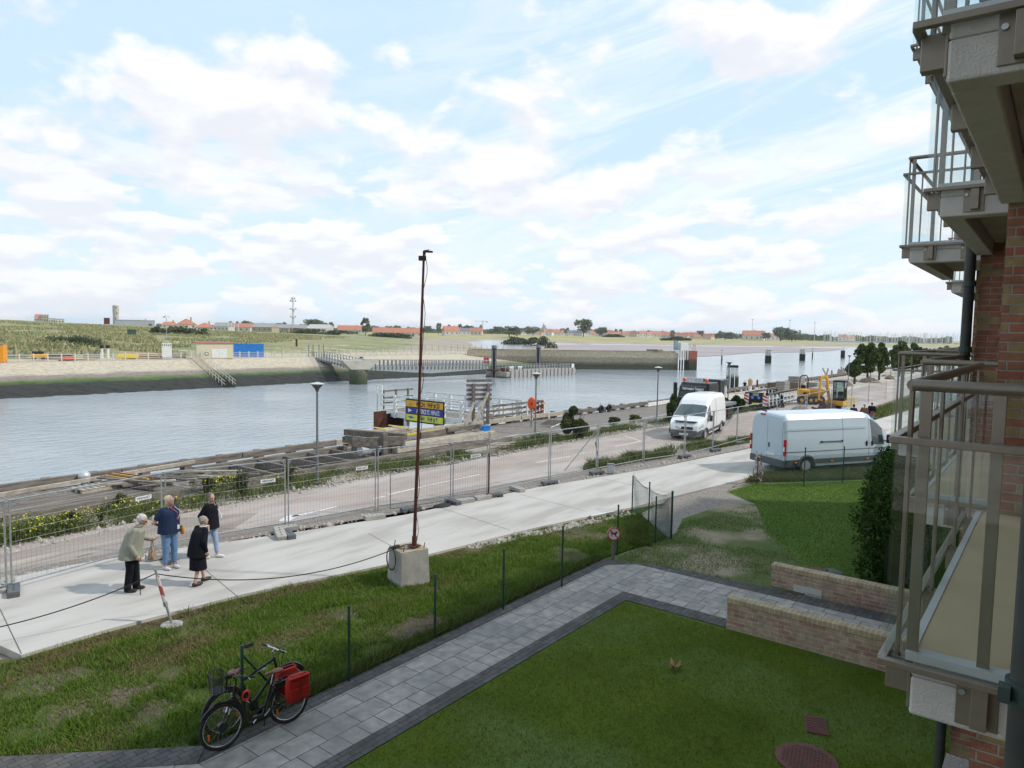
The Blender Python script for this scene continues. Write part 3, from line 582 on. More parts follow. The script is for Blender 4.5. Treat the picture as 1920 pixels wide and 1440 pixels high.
def blades(P, h, wd, lean=.35):
    """grass blades: a two-segment strip each"""
    n = len(P); a = rng.uniform(0, 2*math.pi, n); hh = h*rng.uniform(.5, 1.35, n) if np.ndim(h) == 0 else h*rng.uniform(.6, 1.3, n)
    sx_, sy_ = np.cos(a)*wd/2, np.sin(a)*wd/2; la = rng.uniform(0, 2*math.pi, n); ll = hh*rng.uniform(.05, lean*2, n); lx, ly = np.cos(la)*ll, np.sin(la)*ll
    z0 = P[:, 2]; b0 = np.stack([P[:, 0]-sx_, P[:, 1]-sy_, z0], 1); b1 = np.stack([P[:, 0]+sx_, P[:, 1]+sy_, z0], 1)
    m0 = np.stack([P[:, 0]-sx_*.8+lx*.35, P[:, 1]-sy_*.8+ly*.35, z0+hh*.55], 1); m1 = np.stack([P[:, 0]+sx_*.8+lx*.35, P[:, 1]+sy_*.8+ly*.35, z0+hh*.55], 1)
    tp = np.stack([P[:, 0]+lx, P[:, 1]+ly, z0+hh], 1)
    V = np.stack([b0, b1, m1, m0, tp], 1).reshape(-1, 3); i = np.arange(n)*5; F_ = np.concatenate([np.stack([i, i+1, i+2], 1), np.stack([i, i+2, i+3], 1), np.stack([i+3, i+2, i+4], 1)]); return V, F_
def inpoly(P, poly):
    x, y = P[:, 0], P[:, 1]; r = np.zeros(len(P), bool); j = len(poly)-1
    for i in range(len(poly)):
        xi, yi = poly[i]; xj, yj = poly[j]; c = ((yi > y) != (yj > y)); r ^= c & (x < (xj-xi)*(y-yi)/((yj-yi) if yj != yi else 1e-9)+xi); j = i
    return r
def gv(x): t = np.clip((x-30)/30, 0, 1); return -.35*t*t*(3-2*t)
def scatter(poly, n, off=0.):
    poly = np.array(poly); lo = poly.min(0); hi = poly.max(0); out = []
    k = 0
    while k < n:
        P = rng.uniform(lo, hi, (n, 2)); P = P[inpoly(P, poly)]; out.append(P); k += len(P)
    P = np.concatenate(out)[:n]; return np.column_stack([P, gv(P[:, 0])+off])
# ================================================================== apartment building on the right
m_brick = blocks('facing_brick', (.36, .135, .085), (.30, .16, .10), (.36, .32, .27), .215, .068, axis='wall', ms=.007, c3=(.34, .245, .12), bump=.9, rough=.9)
m_brickg = blocks('garden_brick', (.42, .30, .21), (.36, .25, .17), (.47, .43, .37), .24, .085, axis='wall', ms=.009, c3=(.36, .22, .16), bump=.9, rough=.9)
m_coping = blocks('coping_brick', (.43, .34, .22), (.38, .29, .18), (.50, .45, .38), .085, .5, axis='yx', ms=.008, bump=.6, rough=.9)
m_render = mat('rough_render', (.64, .625, .59), .95, col2=(.57, .555, .52), sc=6, bump=.35, bsc=90)
m_soffit = mat('soffit_concrete', (.50, .47, .41), .9, col2=(.43, .40, .345), sc=3, bump=.2)
m_floorb = mat('balcony_floor', (.62, .47, .31), .75, col2=(.57, .435, .285), sc=3, bump=.1)
m_bronze = mat('bronze_aluminium', (.27, .23, .185), .4, metal=.4, col2=(.235, .20, .16), sc=20)
m_pane = glassm('balcony_glass', (.95, .97, .965), refl=1.001, alpha=.04)
m_pipe = mat('dark_drainpipe', (.028, .03, .028), .6, col2=(.045, .05, .045), sc=5)
m_gutter = mat('zinc_edge', (.62, .62, .62), .6)
m_wallw = mat('wall_render', (.45, .40, .33), .9)
m_win = darkglass('room_window', (.03, .035, .04))
bld = thing('apartment_building', (12, -5, 0), 0, 'red and yellow brick apartment block with bronze glass balconies at the right', 'building')
O = Vector((12, -5, 0))
def W(lo, hi, name, m, par=None, **k):
    return MB().b2([a-b for a, b in zip(lo, O)], [a-b for a, b in zip(hi, O)]).build(name, m, par or bld, **k)
wm_ = MB()
def wb(lo, hi): wm_.b2([a-b for a, b in zip(lo, O)], [a-b for a, b in zip(hi, O)])
wb((-14, -12, -.4), (29.5, -2.2, 10.35))
for a0, a1, b1 in ((6.25, 6.64, .36), (9.85, 10.2, .80), (13.65, 14.0, 1.15), (17.0, 17.4, 1.2), (21, 21.4, 1.2), (25, 25.4, 1.1), (29.1, 29.5, .8)):
    wb((a0, -2.2, -.4), (a1, b1, 10.35))
wb((5.0, -2.2, -.4), (6.25, .30, 4.14))
wm_.build('wall', m_brick, bld)
W((-14.3, -12.3, 10.35), (29.8, .6, 10.55), 'roof', m_soffit)
W((6.26, .37, -.4), (7.4, .62, 1.9), 'plinth', mat('pebble_concrete', (.42, .37, .34), .95, col2=(.22, .18, .17), sc=60, lo=.42, hi=.58, bump=.8, bsc=60))
for zf in (1.5, 4.39, 6.89, 9.39):
    for a0, a1 in ((3.4, 6.0), (7.0, 9.5), (10.6, 13.4), (14.4, 16.7), (17.8, 20.7)):
        fr = W((a0, -2.2, zf), (a1, -2.13, zf+2.15), 'window', m_bronze)
        for q in range(3):
            s = (a1-a0-.24)/3
            MB().b2((a0-12+.06+q*(s+.06), -2.13+5, zf+.07), (a0-12+.06+q*(s+.06)+s, -2.12+5, zf+2.08)).build('pane', m_win, fr)
def balcony(a0, a1, b1, zf, low=True, gz=True, yb=-2.1, soff=True):
    X, Y = a0-12, b1+5; L = a1-a0; Yb = yb+5
    sl = MB()
    if soff:   # rim beam round a recessed soffit
        sl.b2((X, Yb, zf-.10), (X+L, Y, zf-.012)); sl.b2((X, Yb, zf-.26), (X+.16, Y, zf-.10)); sl.b2((X+.16, Y-.16, zf-.26), (X+L, Y, zf-.10))
    else: sl.b2((X, Yb, zf-.26), (X+L, Y, zf-.012))
    b = sl.build('balcony', m_render, bld, bevel=.012)
    MB().b2((X+.05, Yb, zf-.012), (X+L, Y-.012, zf)).build('floor_coating', m_floorb, b)
    e = MB(); e.b2((X-.02, Yb, zf-.03), (X+.05, Y+.02, zf+.004)); e.b2((X+.05, Y-.012, zf-.03), (X+L, Y+.02, zf+.004)); e.build('zinc_edge', m_gutter, b)
    MB().b2((X+.17, Yb, zf-.125), (X+L-.01, Y-.17, zf-.102)).build('soffit', m_soffit, b)
    gx, gy = X-.04, Y+.10
    f = MB()
    for z in (zf-.045, zf+.862):      # lower and upper frame bars
        f.bar((gx-.012, Yb, z), (gx-.012, gy+.012, z), .035, .028); f.bar((gx, gy, z), (X+L+.06, gy, z), .035, .028)
    f.build('frame', m_bronze, b, bevel=.003)
    MB().tube([(X+.04, Yb, zf+1.078), (X+.04, Y+.055, zf+1.078)], .024, 12).build('handrail', m_bronze, b, smooth=True)
    MB().tube([(X+.04, Y+.055, zf+1.078), (X+L+.03, Y+.055, zf+1.078)], .024, 12).build('handrail', m_bronze, b, smooth=True)
    ap = lambda m_: m_.build('post', m_bronze, b, bevel=.002); ab = lambda m_: m_.build('bracket', m_bronze, b, bevel=.003); as_ = lambda m_: m_.build('bolt', m_galv, b)
    n = int(L/.86)
    for q in range(n+1):
        x = X+.07+q*(L-.1)/n
        ap(MB().box((x, Y+.06, zf+.49), (.042, .016, 1.13))); ab(MB().box((x, Y+.052, zf-.12), (.055, .09, .14)).box((x, Y+.004, zf-.14), (.13, .012, .19)))
        as_(MB().lathe([(.012, -.01), (.012, .012)], (x+.045, Y+.012, zf-.10), 8, 'Y'))
    for q, dq in enumerate((0, .22, .62, 1.1)):
        y = Y-.02-dq
        if y < Yb: break
        ap(MB().box((X+.03-.02, y if q else Y-.0, zf+.49), (.016, .042, 1.13)))
        if q: ab(MB().box((X-.03, y, zf-.14), (.06, .055, .16)).box((X-.004, y+.01, zf-.14), (.012, .14, .19))); as_(MB().lathe([(.012, -.01), (.012, .012)], (X-.012, y+.06, zf-.10), 8, 'X'))
    if gz:
        for q in range(n):
            x0 = X+.0+q*L/n
            MB().b2((x0+.008, gy-.005, zf-.03), (x0+L/n-.008, gy+.005, zf+.85)).build('glass_pane', m_pane, b)
        MB().b2((gx-.005, Yb, zf-.03), (gx+.005, gy-.01, zf+.85)).build('glass_pane', m_pane, b)
BAYS = ((3.22, 6.25, .41), (6.68, 9.85, .84), (10.45, 13.65, 1.62), (14.0, 17.0, 1.72), (17.4, 21.0, 1.88), (21.4, 25, 1.7))
for i, (a0, a1, b1) in enumerate(BAYS):
    balcony(a0, a1, b1, 4.39)
    if i != 3: balcony(a0, a1, b1, 6.89)
balcony(10.45, 13.65, 1.62, 9.39)
# drainpipes
d = MB().tube([(2.55-12, .015+5, -.3), (2.55-12, .015+5, 10.3)], .052, 14).build('drainpipe', m_pipe, bld, smooth=True)
d2_ = MB().tube([(9.75-12, .885+5, -.3), (9.75-12, .885+5, 10.3)], .055, 12).build('drainpipe', m_pipe, bld, smooth=True)
m_pc = mat('pipe_clamp_green', (.04, .065, .06), .6)
for z in (4.62, 7.2): MB().tube([(2.55-12, .015+5, z-.03), (2.55-12, .015+5, z+.03)], .064, 14).box((2.5-12, .075+5, z), (.05, .03, .045)).build('pipe_clamp', m_pc, d)
for z in (5.55, 6.3, 3.5): MB().tube([(9.75-12, .885+5, z-.03), (9.75-12, .885+5, z+.03)], .068, 12).build('pipe_clamp', m_pc, d2_)
# woven privacy screen inside the second upper balcony
# garden walls with soldier-course copings
def gwall(a0, y0, y1, th, h, lab, hc=.11):
    t = thing('garden_wall', (a0, y0, 0), 0, lab, 'wall')
    MB().b2((0, y1-y0, -.1), (th, 0, h)).build('wall', m_brickg, t, bevel=.008)
    MB().b2((-.01, y1-y0, h), (th+.01, .012, h+hc)).build('coping', m_coping, t, bevel=.015)
    return t
gwall(13.28, 4.85, -2, .24, .50, 'long buff brick garden wall beside the lower lawn')
gw = gwall(16.28, 4.95, -2, .24, .38, 'low buff brick garden wall with a whitish patch beside the upper lawn')
MB().b2((-.012, -1.1, -.05), (-.002, -.5, .14)).build('lime_patch', mat('lime', (.6, .58, .54), .9), gw)
# ================================================================== hedge, grass, weeds
def stuff(o, label=None, cat=None): return tag(o, label, cat, kind='stuff')
m_hedge = leafmat('hedge_leaves', (.014, .034, .008), (.05, .095, .02), (.09, .14, .04))
hp = []
L0 = Vector((17.7, 3.15)); L1 = Vector((26.5, 4.3))
for k in range(60):
    f = k/59; p = L0.lerp(L1, f); h_ = 2.25-.5*f
    for zc_ in (.45, .95, 1.4, 1.8):
        if zc_ > h_: continue
        hp.append(clumps(420, (p.x, p.y-.35, zc_), (.5, .62+.25*mnoise.noise(Vector((k*.5, zc_*1.7, 0))), .48), k=6, spread=.6))
hp = np.concatenate(hp); V, Fc = leaves(hp, .055, 1.5)
hg = thing('hedge', (24, 3.8, 0), 0, 'tall dark green clipped hedge beside the upper lawn', 'hedge')
npmesh('foliage', V-np.array((24, 3.8, 0)), Fc, m_hedge, hg)
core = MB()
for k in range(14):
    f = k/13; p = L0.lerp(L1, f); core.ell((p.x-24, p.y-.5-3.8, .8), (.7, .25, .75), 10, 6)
core.build('dark_core', mat('hedge_core', (.012, .018, .008), 1.), hg)  # near-black filler standing in for the dark inside of the hedge
bs = thing('shrub', (24.6, 3.95, 0), 0, 'straggly grey-brown bush growing up in front of the hedge near the van', 'shrub')
V, Fc = leaves(np.concatenate([clumps(4600, (0, 0, .85), (1.3, .6, .85), k=22), clumps(2600, (2.4, .2, .7), (1.3, .55, .65), k=14)]), .05, 2.4, upw=.5); npmesh('foliage', V, Fc, leafmat('dry_leaves', (.07, .06, .04), (.17, .155, .10), (.10, .12, .05)), bs)
mb = MB()
for q in range(16):
    a_ = q*.7; mb.tube([(0, 0, 0), (math.cos(a_)*.4, math.sin(a_)*.3, .8), (math.cos(a_)*.95, math.sin(a_)*.6, 1.6)], [.02, .014, .005], 5)
mb.build('stem', mat('twig', (.10, .075, .055), .9), bs)
# blades in the rough bank
m_gb = leafmat('grass_blades', (.070, .13, .016), (.15, .24, .035), (.26, .25, .10))
bank = [(p[0], p[1]-.10) for p in near_ab[:6]]+[(22.3, 10.1), (20.2, 10.1), (18.3, 8.5), (15.4, 8.95), (4.2, 8.9), (.5, 8.9), (0, 14.5)]
P = scatter(bank, 230000, -.07); k_ = fbm(P[:, 0], P[:, 1], 2.2)+.6*fbm(P[:, 0]*1.3, P[:, 1], .7); P = P[k_ > -.62+.25*rng.random(len(P))]; P = P[(P[:, 0]+P[:, 1] > 13.75) | (P[:, 0] > 4.9)]
bare = [(G(790, 1175), .45), (G(770, 1190), .35), (G(285, 1325), .45), (G(250, 1290), .3), (G(1090, 990), .9), (G(1060, 1040), .5), (G(100, 1275), .5), (G(640, 1150), .3), (G(140, 1330), .35)]
for c_, r_ in bare: P = P[(np.hypot((P[:, 0]-c_.x)*.8, P[:, 1]-c_.y)+1.1*fbm(P[:, 0]+c_.x, P[:, 1], .6) > r_*rng.uniform(.6, 1.2, len(P))) | (rng.random(len(P)) < .12)]
hh = .05+.11*np.clip(fbm(P[:, 0], P[:, 1], .9)+.3, 0, 1)+.03*np.clip(fbm(P[:, 0], P[:, 1], 3.), 0, 1)
dry = (fbm(P[:, 0]*.45+P[:, 1]*.2+7, P[:, 1]*1.3, 1.2) > .22+.12*rng.normal(size=len(P))); V, Fc = blades(P[dry], hh[dry]*.75, .012, .9); stuff(npmesh('dry_grass_patches', V, Fc, leafmat('dry_blades', (.12, .11, .04), (.25, .21, .10), (.33, .27, .16)))); P = P[~dry]; hh = hh[~dry]
V, Fc = blades(P, hh, .013, .6); stuff(npmesh('grass', V, Fc, m_gb))
cl_ = []
for c_, r_ in bare: n = int(1500*r_); cl_.append(np.column_stack([rng.normal(c_.x, r_*.6, n), rng.normal(c_.y, r_*.42, n), np.full(n, -.062)]))
cl_ = np.concatenate(cl_)
# longer tufts at the path edge, around the block and along the footpath kerb
edge = np.concatenate([scatter([(4.9, 8.86), (15.6, 8.86), (15.4, 9.15), (4.75, 9.2)], 9000, -.05), scatter([(17.2, 8.4), (20.1, 10.2), (19.4, 10.4), (16.9, 8.9)], 5000, -.05)])
V, Fc = blades(edge, .15, .013, .5); stuff(npmesh('long_grass', V, Fc, leafmat('long_grass_blades', (.06, .10, .02), (.12, .16, .04), (.24, .19, .09))))
# mown lawns: short blades
P = scatter([(1, -1.5), (13.2, -1.5), (13.2, 7.02), (1, 7.02)], 150000, -.012); P = P[(P[:, 0]*.795+P[:, 1]*.607) > 4]; pl_ = fbm(P[:, 0], P[:, 1], 1.7)+.25*rng.normal(size=len(P)) > .22
V, Fc = blades(P[pl_], .036, .008, .9); stuff(npmesh('lawn_pale_patches', V, Fc, leafmat('pale_lawn_blades', (.11, .14, .02), (.17, .20, .035), (.24, .22, .08)))); P = P[~pl_]
V, Fc = blades(P, .030, .007, .9); stuff(npmesh('lawn_grass', V, Fc, leafmat('lawn_blades', (.07, .115, .008), (.12, .175, .014), (.18, .19, .04))))
P = scatter([(16.4, 0), (32, 1), (32, 4.9), (27.2, 9.1), (25.2, 9.3), (24.0, 8.0), (20.5, 8.8), (15.6, 8.6), (16.2, 5)], 150000, -.012)
WP = np.array([(16.2, 4.2), (17.5, 4.2), (20.5, 6.4), (24.0, 7.9), (23.6, 8.7), (20.5, 9.0), (19.0, 8.5), (18.3, 8.4), (15.45, 8.85), (15.9, 7.4)]); P = P[~inpoly(P, np.array([(18.3, 8.42), (19.0, 8.5), (20.5, 9.0), (23.6, 8.7), (24.0, 7.9), (25.2, 9.4), (22.8, 10.42), (20.2, 10.3)]))]; wn = fbm(P[:, 0], P[:, 1], 1.5); worn = inpoly(P+rng.normal(size=P.shape)*.12, WP); P = P[~(worn & ((wn > .10+.1*rng.normal(size=len(P))) | (rng.random(len(P)) < .2)))]
V, Fc = blades(P, .035, .010, .9); stuff(npmesh('upper_lawn_grass', V, Fc, leafmat('upper_blades', (.065, .12, .018), (.12, .185, .032), (.16, .18, .06))))
# weeds between deck and road, and between road and footpath
weed = leafmat('weed_leaves', (.055, .085, .02), (.15, .185, .05), (.34, .29, .15))
P = scatter([(-10, 21.3), (8, 21.5), (17, 21.2), (26, 20.8), (45, 20.3), (60, 20), (60, 21.4), (45, 21.6), (30, 22.4), (17, 23.1), (-10, 23.1)], 60000, -.15)
k_ = fbm(P[:, 0], P[:, 1], 3.)+.3*fbm(P[:, 0], P[:, 1], .8); P = P[k_ > -.12+.2*rng.normal(size=len(P))]; bnd = 21.35-np.clip(P[:, 0]-17, 0, 60)*.03; P = P[P[:, 1] > bnd+.25*rng.normal(size=len(P))*.5]
hh = np.clip(.10+.5*(fbm(P[:, 0], P[:, 1], 1.3)+.25), .05, .8); V, Fc = blades(P, hh, .022, .7); stuff(npmesh('roadside_weeds', V, Fc, weed))
P = scatter([(25, 15.4), (30, 14.3), (37, 13.3), (46, 12.6), (60, 12.0), (60, 13.0), (46, 13.5), (37, 14.6), (30, 15.6), (26, 16.0)], 34000, -.06)
P = P[fbm(P[:, 0], P[:, 1], 2.)+.15*rng.normal(size=len(P)) > -.1]; hh = np.clip(.12+.5*(fbm(P[:, 0], P[:, 1], 1.5)+.25), .05, .75); V, Fc = blades(P, hh, .022, .7); stuff(npmesh('verge_weeds', V, Fc, weed))
P = scatter([(60, 10.8), (60, 12.6), (140, 10.3), (140, 7)], 9000, -.06); V, Fc = blades(P, .3, .05, .5); stuff(npmesh('far_verge_grass', V, Fc, weed))
sheet('grass_verge', [(60, 9.6), (60, 12.9), (400, 12.4), (400, 8)], -.07, m_rough)
# rough grass between upper lawn and van
P = scatter([(27.4, 9.5), (28.7, 8.0), (32.2, 5.2), (35, 4.6), (36, 5.8), (30.5, 8.7), (29.6, 9.6)], 16000, -.04); V, Fc = blades(P, .2, .02, .6); stuff(npmesh('unmown_grass', V, Fc, leafmat('dry_grass', (.07, .095, .03), (.14, .15, .06), (.25, .19, .11))))
sheet('grass_corner', [(27.3, 9.55), (27.3, 9.2), (33, 5.0), (34, 3), (140, -10), (140, 2.9), (60, 7.9), (44, 8.2), (34.5, 8.6), (30.5, 9.3)], -.02, m_rough)
# yellow ragwort
fl = leafmat('yellow_flowers', (.75, .62, .03), (.85, .78, .10)); C = []
for (px_, py_, n) in ((70, 985, 22), (120, 985, 45), (150, 975, 40), (30, 990, 36), (60, 1000, 26), (230, 955, 25), (405, 915, 60), (400, 905, 40), (330, 950, 20), (500, 905, 14), (560, 890, 10), (265, 950, 15)):
    p = G(px_, py_, .1); C.append(np.column_stack([rng.normal(p.x, .32, n), np.clip(rng.normal(p.y, .22, n), 20.9, 23.1), rng.uniform(.15, .48, n)]))
C = np.concatenate(C); V, Fc = leaves(C, .05, 1.); stuff(npmesh('yellow_wildflowers', V, Fc, fl))
C2 = np.repeat(C, 4, 0)+rng.normal(size=(len(C)*4, 3))*np.array((.12, .10, .1))-np.array((0, 0, .14)); V, Fc = leaves(C2, .045, 2.); stuff(npmesh('flower_foliage', V, Fc, weed))
# pebbles and rubble along the dirt edges
C = np.concatenate([scatter([(-4, 20.3), (17, 20.9), (30, 20.2), (45, 20), (45, 20.8), (30, 21.), (17, 21.6), (-4, 21.2)], 2600, -.12), scatter([(4, 18.4), (12, 16.7), (21, 14.95), (30, 13.3), (37, 12.4), (37, 12.9), (30, 14), (21, 15.4), (12, 17.2), (4, 18.9)], 1300, -.05), scatter([(14, 12.3), (20.2, 10.9), (20.2, 10.4), (14, 12.0)], 1500, -.08)])
V = []; Fc = []
oct_v = np.array([(1, 0, 0), (-1, 0, 0), (0, 1, 0), (0, -1, 0), (0, 0, 1), (0, 0, -1)], float); oct_f = np.array([(0, 2, 4), (2, 1, 4), (1, 3, 4), (3, 0, 4), (2, 0, 5), (1, 2, 5), (3, 1, 5), (0, 3, 5)])
n = len(C); s = rng.gamma(2., .016, n)+.012; vv = C[:, None, :]+oct_v[None]*(s[:, None, None]*rng.uniform(.6, 1.3, (n, 6, 3))); V = vv.reshape(-1, 3); Fc = (oct_f[None]+(np.arange(n)*6)[:, None, None]).reshape(-1, 3)
n2 = len(cl_); s = rng.gamma(2., .005, n2)+.004; vv = cl_[:, None, :]+oct_v[None]*(s[:, None, None]*rng.uniform(.6, 1.3, (n2, 6, 3))); stuff(npmesh('soil_crumbs', vv.reshape(-1, 3), (oct_f[None]+(np.arange(n2)*6)[:, None, None]).reshape(-1, 3), mat('crumbs', (.10, .075, .055), .95, col2=(.19, .155, .125), sc=9, world=True)))
stuff(npmesh('rubble_stones', V, Fc, mat('stones', (.46, .42, .37), .9, col2=(.28, .25, .22), sc=3, world=True)))
# marram tufts over the front dunes
n = 110000; th = rng.uniform(rad(36), rad(80), n); r_ = 150/np.sin(np.clip(th, .5, 1.4))*rng.uniform(.88, 2.6, n); P = np.stack([r_*np.cos(th), r_*np.sin(th)], 1)
hz = height(P); k_ = (hz > .3) & (P[:, 1] > 135) & (fbm(P[:, 0], P[:, 1], 12) > -.05); P = P[k_]; hz = hz[k_]; P3 = np.column_stack([P, hz-.05])
V, Fc = blades(P3, .85, .42, .5); stuff(npmesh('marram_grass', V, Fc, leafmat('marram', (.25, .255, .12), (.38, .355, .19), (.46, .41, .27))))
# ================================================================== things on the far bank
m_far_tree = leafmat('far_tree_leaves', (.10, .13, .07), (.19, .22, .12), (.26, .27, .16))
m_bark = mat('bark', (.11, .09, .07), .95, col2=(.06, .05, .04), sc=6)
m_roof = mat('orange_roof', (.50, .215, .135), .85, col2=(.42, .18, .12), sc=.6)
m_roofg = mat('grey_roof', (.36, .35, .34), .85)
m_walld = mat('tan_wall', (.45, .36, .25), .9)
m_wallc = mat('cream_wall', (.62, .58, .5), .9)
m_pglass = darkglass('far_window', (.05, .06, .07))
def at_far(px, D):
    """ground point on the far land straight under image column px at forward distance D"""
    d = ray(px, 630); t = D/(d.x*hd.x+d.y*hd.y); x, y = d.x*t, d.y*t; return Vector((x, y, max(HZ(x, y), -3.6)))
def wpx(n, D): return n*D/F_PX
def gable(name, p, w_, l_, h_, rh, rz, mw, mroof, label, cat='house', group=None, hip=0., nwin=3, ch=True, windows=True):
    t = thing(name, p, rz, label, cat, group)
    MB().b2((-l_/2, -w_/2, -1), (l_/2, w_/2, h_)).build('wall', mw, t)
    r = MB(); e = .4; hx = l_/2+e-hip
    r.add([(-l_/2-e, -w_/2-e, h_-.01), (l_/2+e, -w_/2-e, h_-.01), (l_/2+e, w_/2+e, h_-.01), (-l_/2-e, w_/2+e, h_-.01), (-hx, 0, h_+rh), (hx, 0, h_+rh)], [(0, 1, 5, 4), (2, 3, 4, 5), (0, 4, 3), (1, 2, 5), (0, 3, 2, 1)])
    ro = r.build('roof', mroof, t)
    if ch: MB().b2((l_*.2, -.35, h_+rh*.5), (l_*.2+.8, .35, h_+rh+1.0)).build('chimney', m_brickg, ro)
    if windows:
        for k in range(nwin):
            x = -l_/2+l_*(k+.5)/nwin; f = MB().b2((x-.7, -w_/2-.05, h_*.3), (x+.7, -w_/2+.01, h_*.8)).build('window', m_white, t)
            MB().b2((x-.58, -w_/2-.07, h_*.34), (x+.58, -w_/2-.052, h_*.76)).build('pane', m_pglass, f)
    return t
# base heading so that long sides face the camera
FACE = YAW-math.pi/2
def facing(px, extra=0.): return YAW+math.atan((960-px)/F_PX)-math.pi/2+extra
# --- military houses and barns beyond the dunes
for (px, wd, D, h_, rh, lab, hip) in ((262, 52, 620, 4, 6.5, 'wide orange hipped roof of the house beside the water tower', 8), (275, 28, 600, 2.5, 5.5, 'lower orange roofed house behind the long grey shed', 5),
      (318, 30, 430, 2.6, 3.0, 'low orange roofed annex at the left of the dune-top house', 2), (350, 36, 440, 3.6, 5.2, 'tallest orange hipped roof on the dune top', 6), (384, 36, 445, 2.4, 4.4, 'orange roofed annex at the right of the dune-top house', 5)):
    p = at_far(px, D); w_ = wpx(wd, D); gable('dune_house', p+Vector((0, 0, 0)), w_*.4, w_*.9, h_*.8, rh*.65, facing(px, .12), m_wallc, m_roof, lab, hip=hip)
p = at_far(252, 520); t = thing('long_shed', p, facing(252, .1), 'long low grey-blue windowless shed below the orange roof', 'shed')
L_ = wpx(66, 520); MB().b2((-L_/2, -6, -1), (L_/2, 6, 4.0)).build('wall', mat('bluegrey_cladding', (.36, .40, .44), .7), t); MB().b2((-L_/2-.2, -6.2, 4), (L_/2+.2, 6.2, 4.35)).build('roof', m_roofg, t)
MB().b2((L_/2-4, -6.06, .6), (L_/2-2, -6.0, 1.9)).build('window', m_pglass, t)
p = at_far(201, 500); t = thing('bunker', p, facing(201), 'small dark brown bunker at the left end of the grey shed', 'bunker'); MB().b2((-1.8, -2, -1), (1.8, 2, 4.2)).build('wall', m_rust, t, bevel=.2); MB().b2((-2, -2.2, 4.2), (2, 2.2, 4.5)).build('roof', m_roofg, t)
# water tower
p = at_far(218, 800); t = thing('water_tower', p, 0, 'tall cylindrical concrete water tower on the left skyline', 'tower')
R_ = wpx(10.2, 800)/2; zt = HT(p, 573); m_tw = mat('tower_concrete', (.50, .47, .42), .9, col2=(.4, .38, .34), sc=.3)
MB().lathe([(R_, 0), (R_*.97, zt*.55), (R_*.97, zt*.62)], n=20).build('shaft', m_tw, t, smooth=True); MB().lathe([(R_*1.04, zt*.62), (R_*1.04, zt), (R_*.8, zt+.6), (0, zt+.8)], n=20).build('tank', m_tw, t, smooth=True)
for k, (q, z_) in enumerate(((0, .42), (.3, .66), (.1, .9))):
    a_ = facing(218)-math.pi/2+q; MB().box((math.cos(a_)*R_*1.03, math.sin(a_)*R_*1.03, zt*z_), (.5, .9, 2), rz=a_).build('window', m_pglass, t)
# antenna tower
p = at_far(550, 900); t = thing('radio_mast', p, 0, 'white round radio mast with platforms and dishes above the barns', 'mast'); zt = HT(p, 556)
m_ant = mat('mast_white', (.6, .6, .6), .7)
MB().lathe([(2.6, 0), (1.5, zt*.3), (1.0, zt*.8), (.35, zt*.82), (.25, zt)], n=12).build('shaft', m_ant, t, smooth=True)
for f, r_ in ((.40, 3.2), (.62, 3.6), (.85, 3.4), (.92, 2.2)):
    pl = MB().lathe([(.8, zt*f-.3), (r_, zt*f), (r_, zt*f+.5), (.8, zt*f+.5)], n=12).build('platform', m_ant, t)
    for q in range(5): MB().ell((math.cos(q*1.3)*r_, math.sin(q*1.3)*r_, zt*f+1.6), (.9, .9, 1.3), 8, 5).build('dish', m_ant, pl)
# tan barns and red barns
for px, wd, D, mr, lab, mw in ((498, 40, 640, m_roofg, 'nearest tan gabled barn with grey roof', m_walld), (532, 32, 700, m_roofg, 'second tan gabled barn, right of the nearest one', m_walld), (560, 32, 700, m_roofg, 'third tan barn with grey roof below the radio mast', m_walld),
       (420, 30, 640, m_roofg, 'grey barn with white gable at the left end of the barns', m_wallc), (455, 46, 660, m_roof, 'long red roofed barn between grey and tan barns', m_wallc), (600, 40, 620, mat('pale_roof', (.55, .54, .50), .8), 'pale rounded flat-roofed hall beside the radio mast trees', m_wallc)):
    p = at_far(px, D); L_ = wpx(wd, D); gable('barn', p, L_*.7, L_, 4.2, 3.6, facing(px, -.5), mw, mr, lab, cat='barn', ch=False, nwin=4)
for k, (x0, x1, D, lab) in enumerate(((634, 682, 760, 'long orange roof left of the round tree on the flats'), (700, 790, 720, 'longest orange roofed row right of the round tree'), (712, 724, 700, 'small orange gable in front of the long roof row'), (738, 750, 702, 'second small orange gable in front of the long roof row'))):
    px = (x0+x1)/2; p = at_far(px, D); L_ = wpx(x1-x0, D); gable('long_house', p, 10, L_, 3.5, 4.8, facing(px, 0), m_wallc, m_roof, lab, nwin=9 if L_ > 20 else 2, ch=L_ > 20)
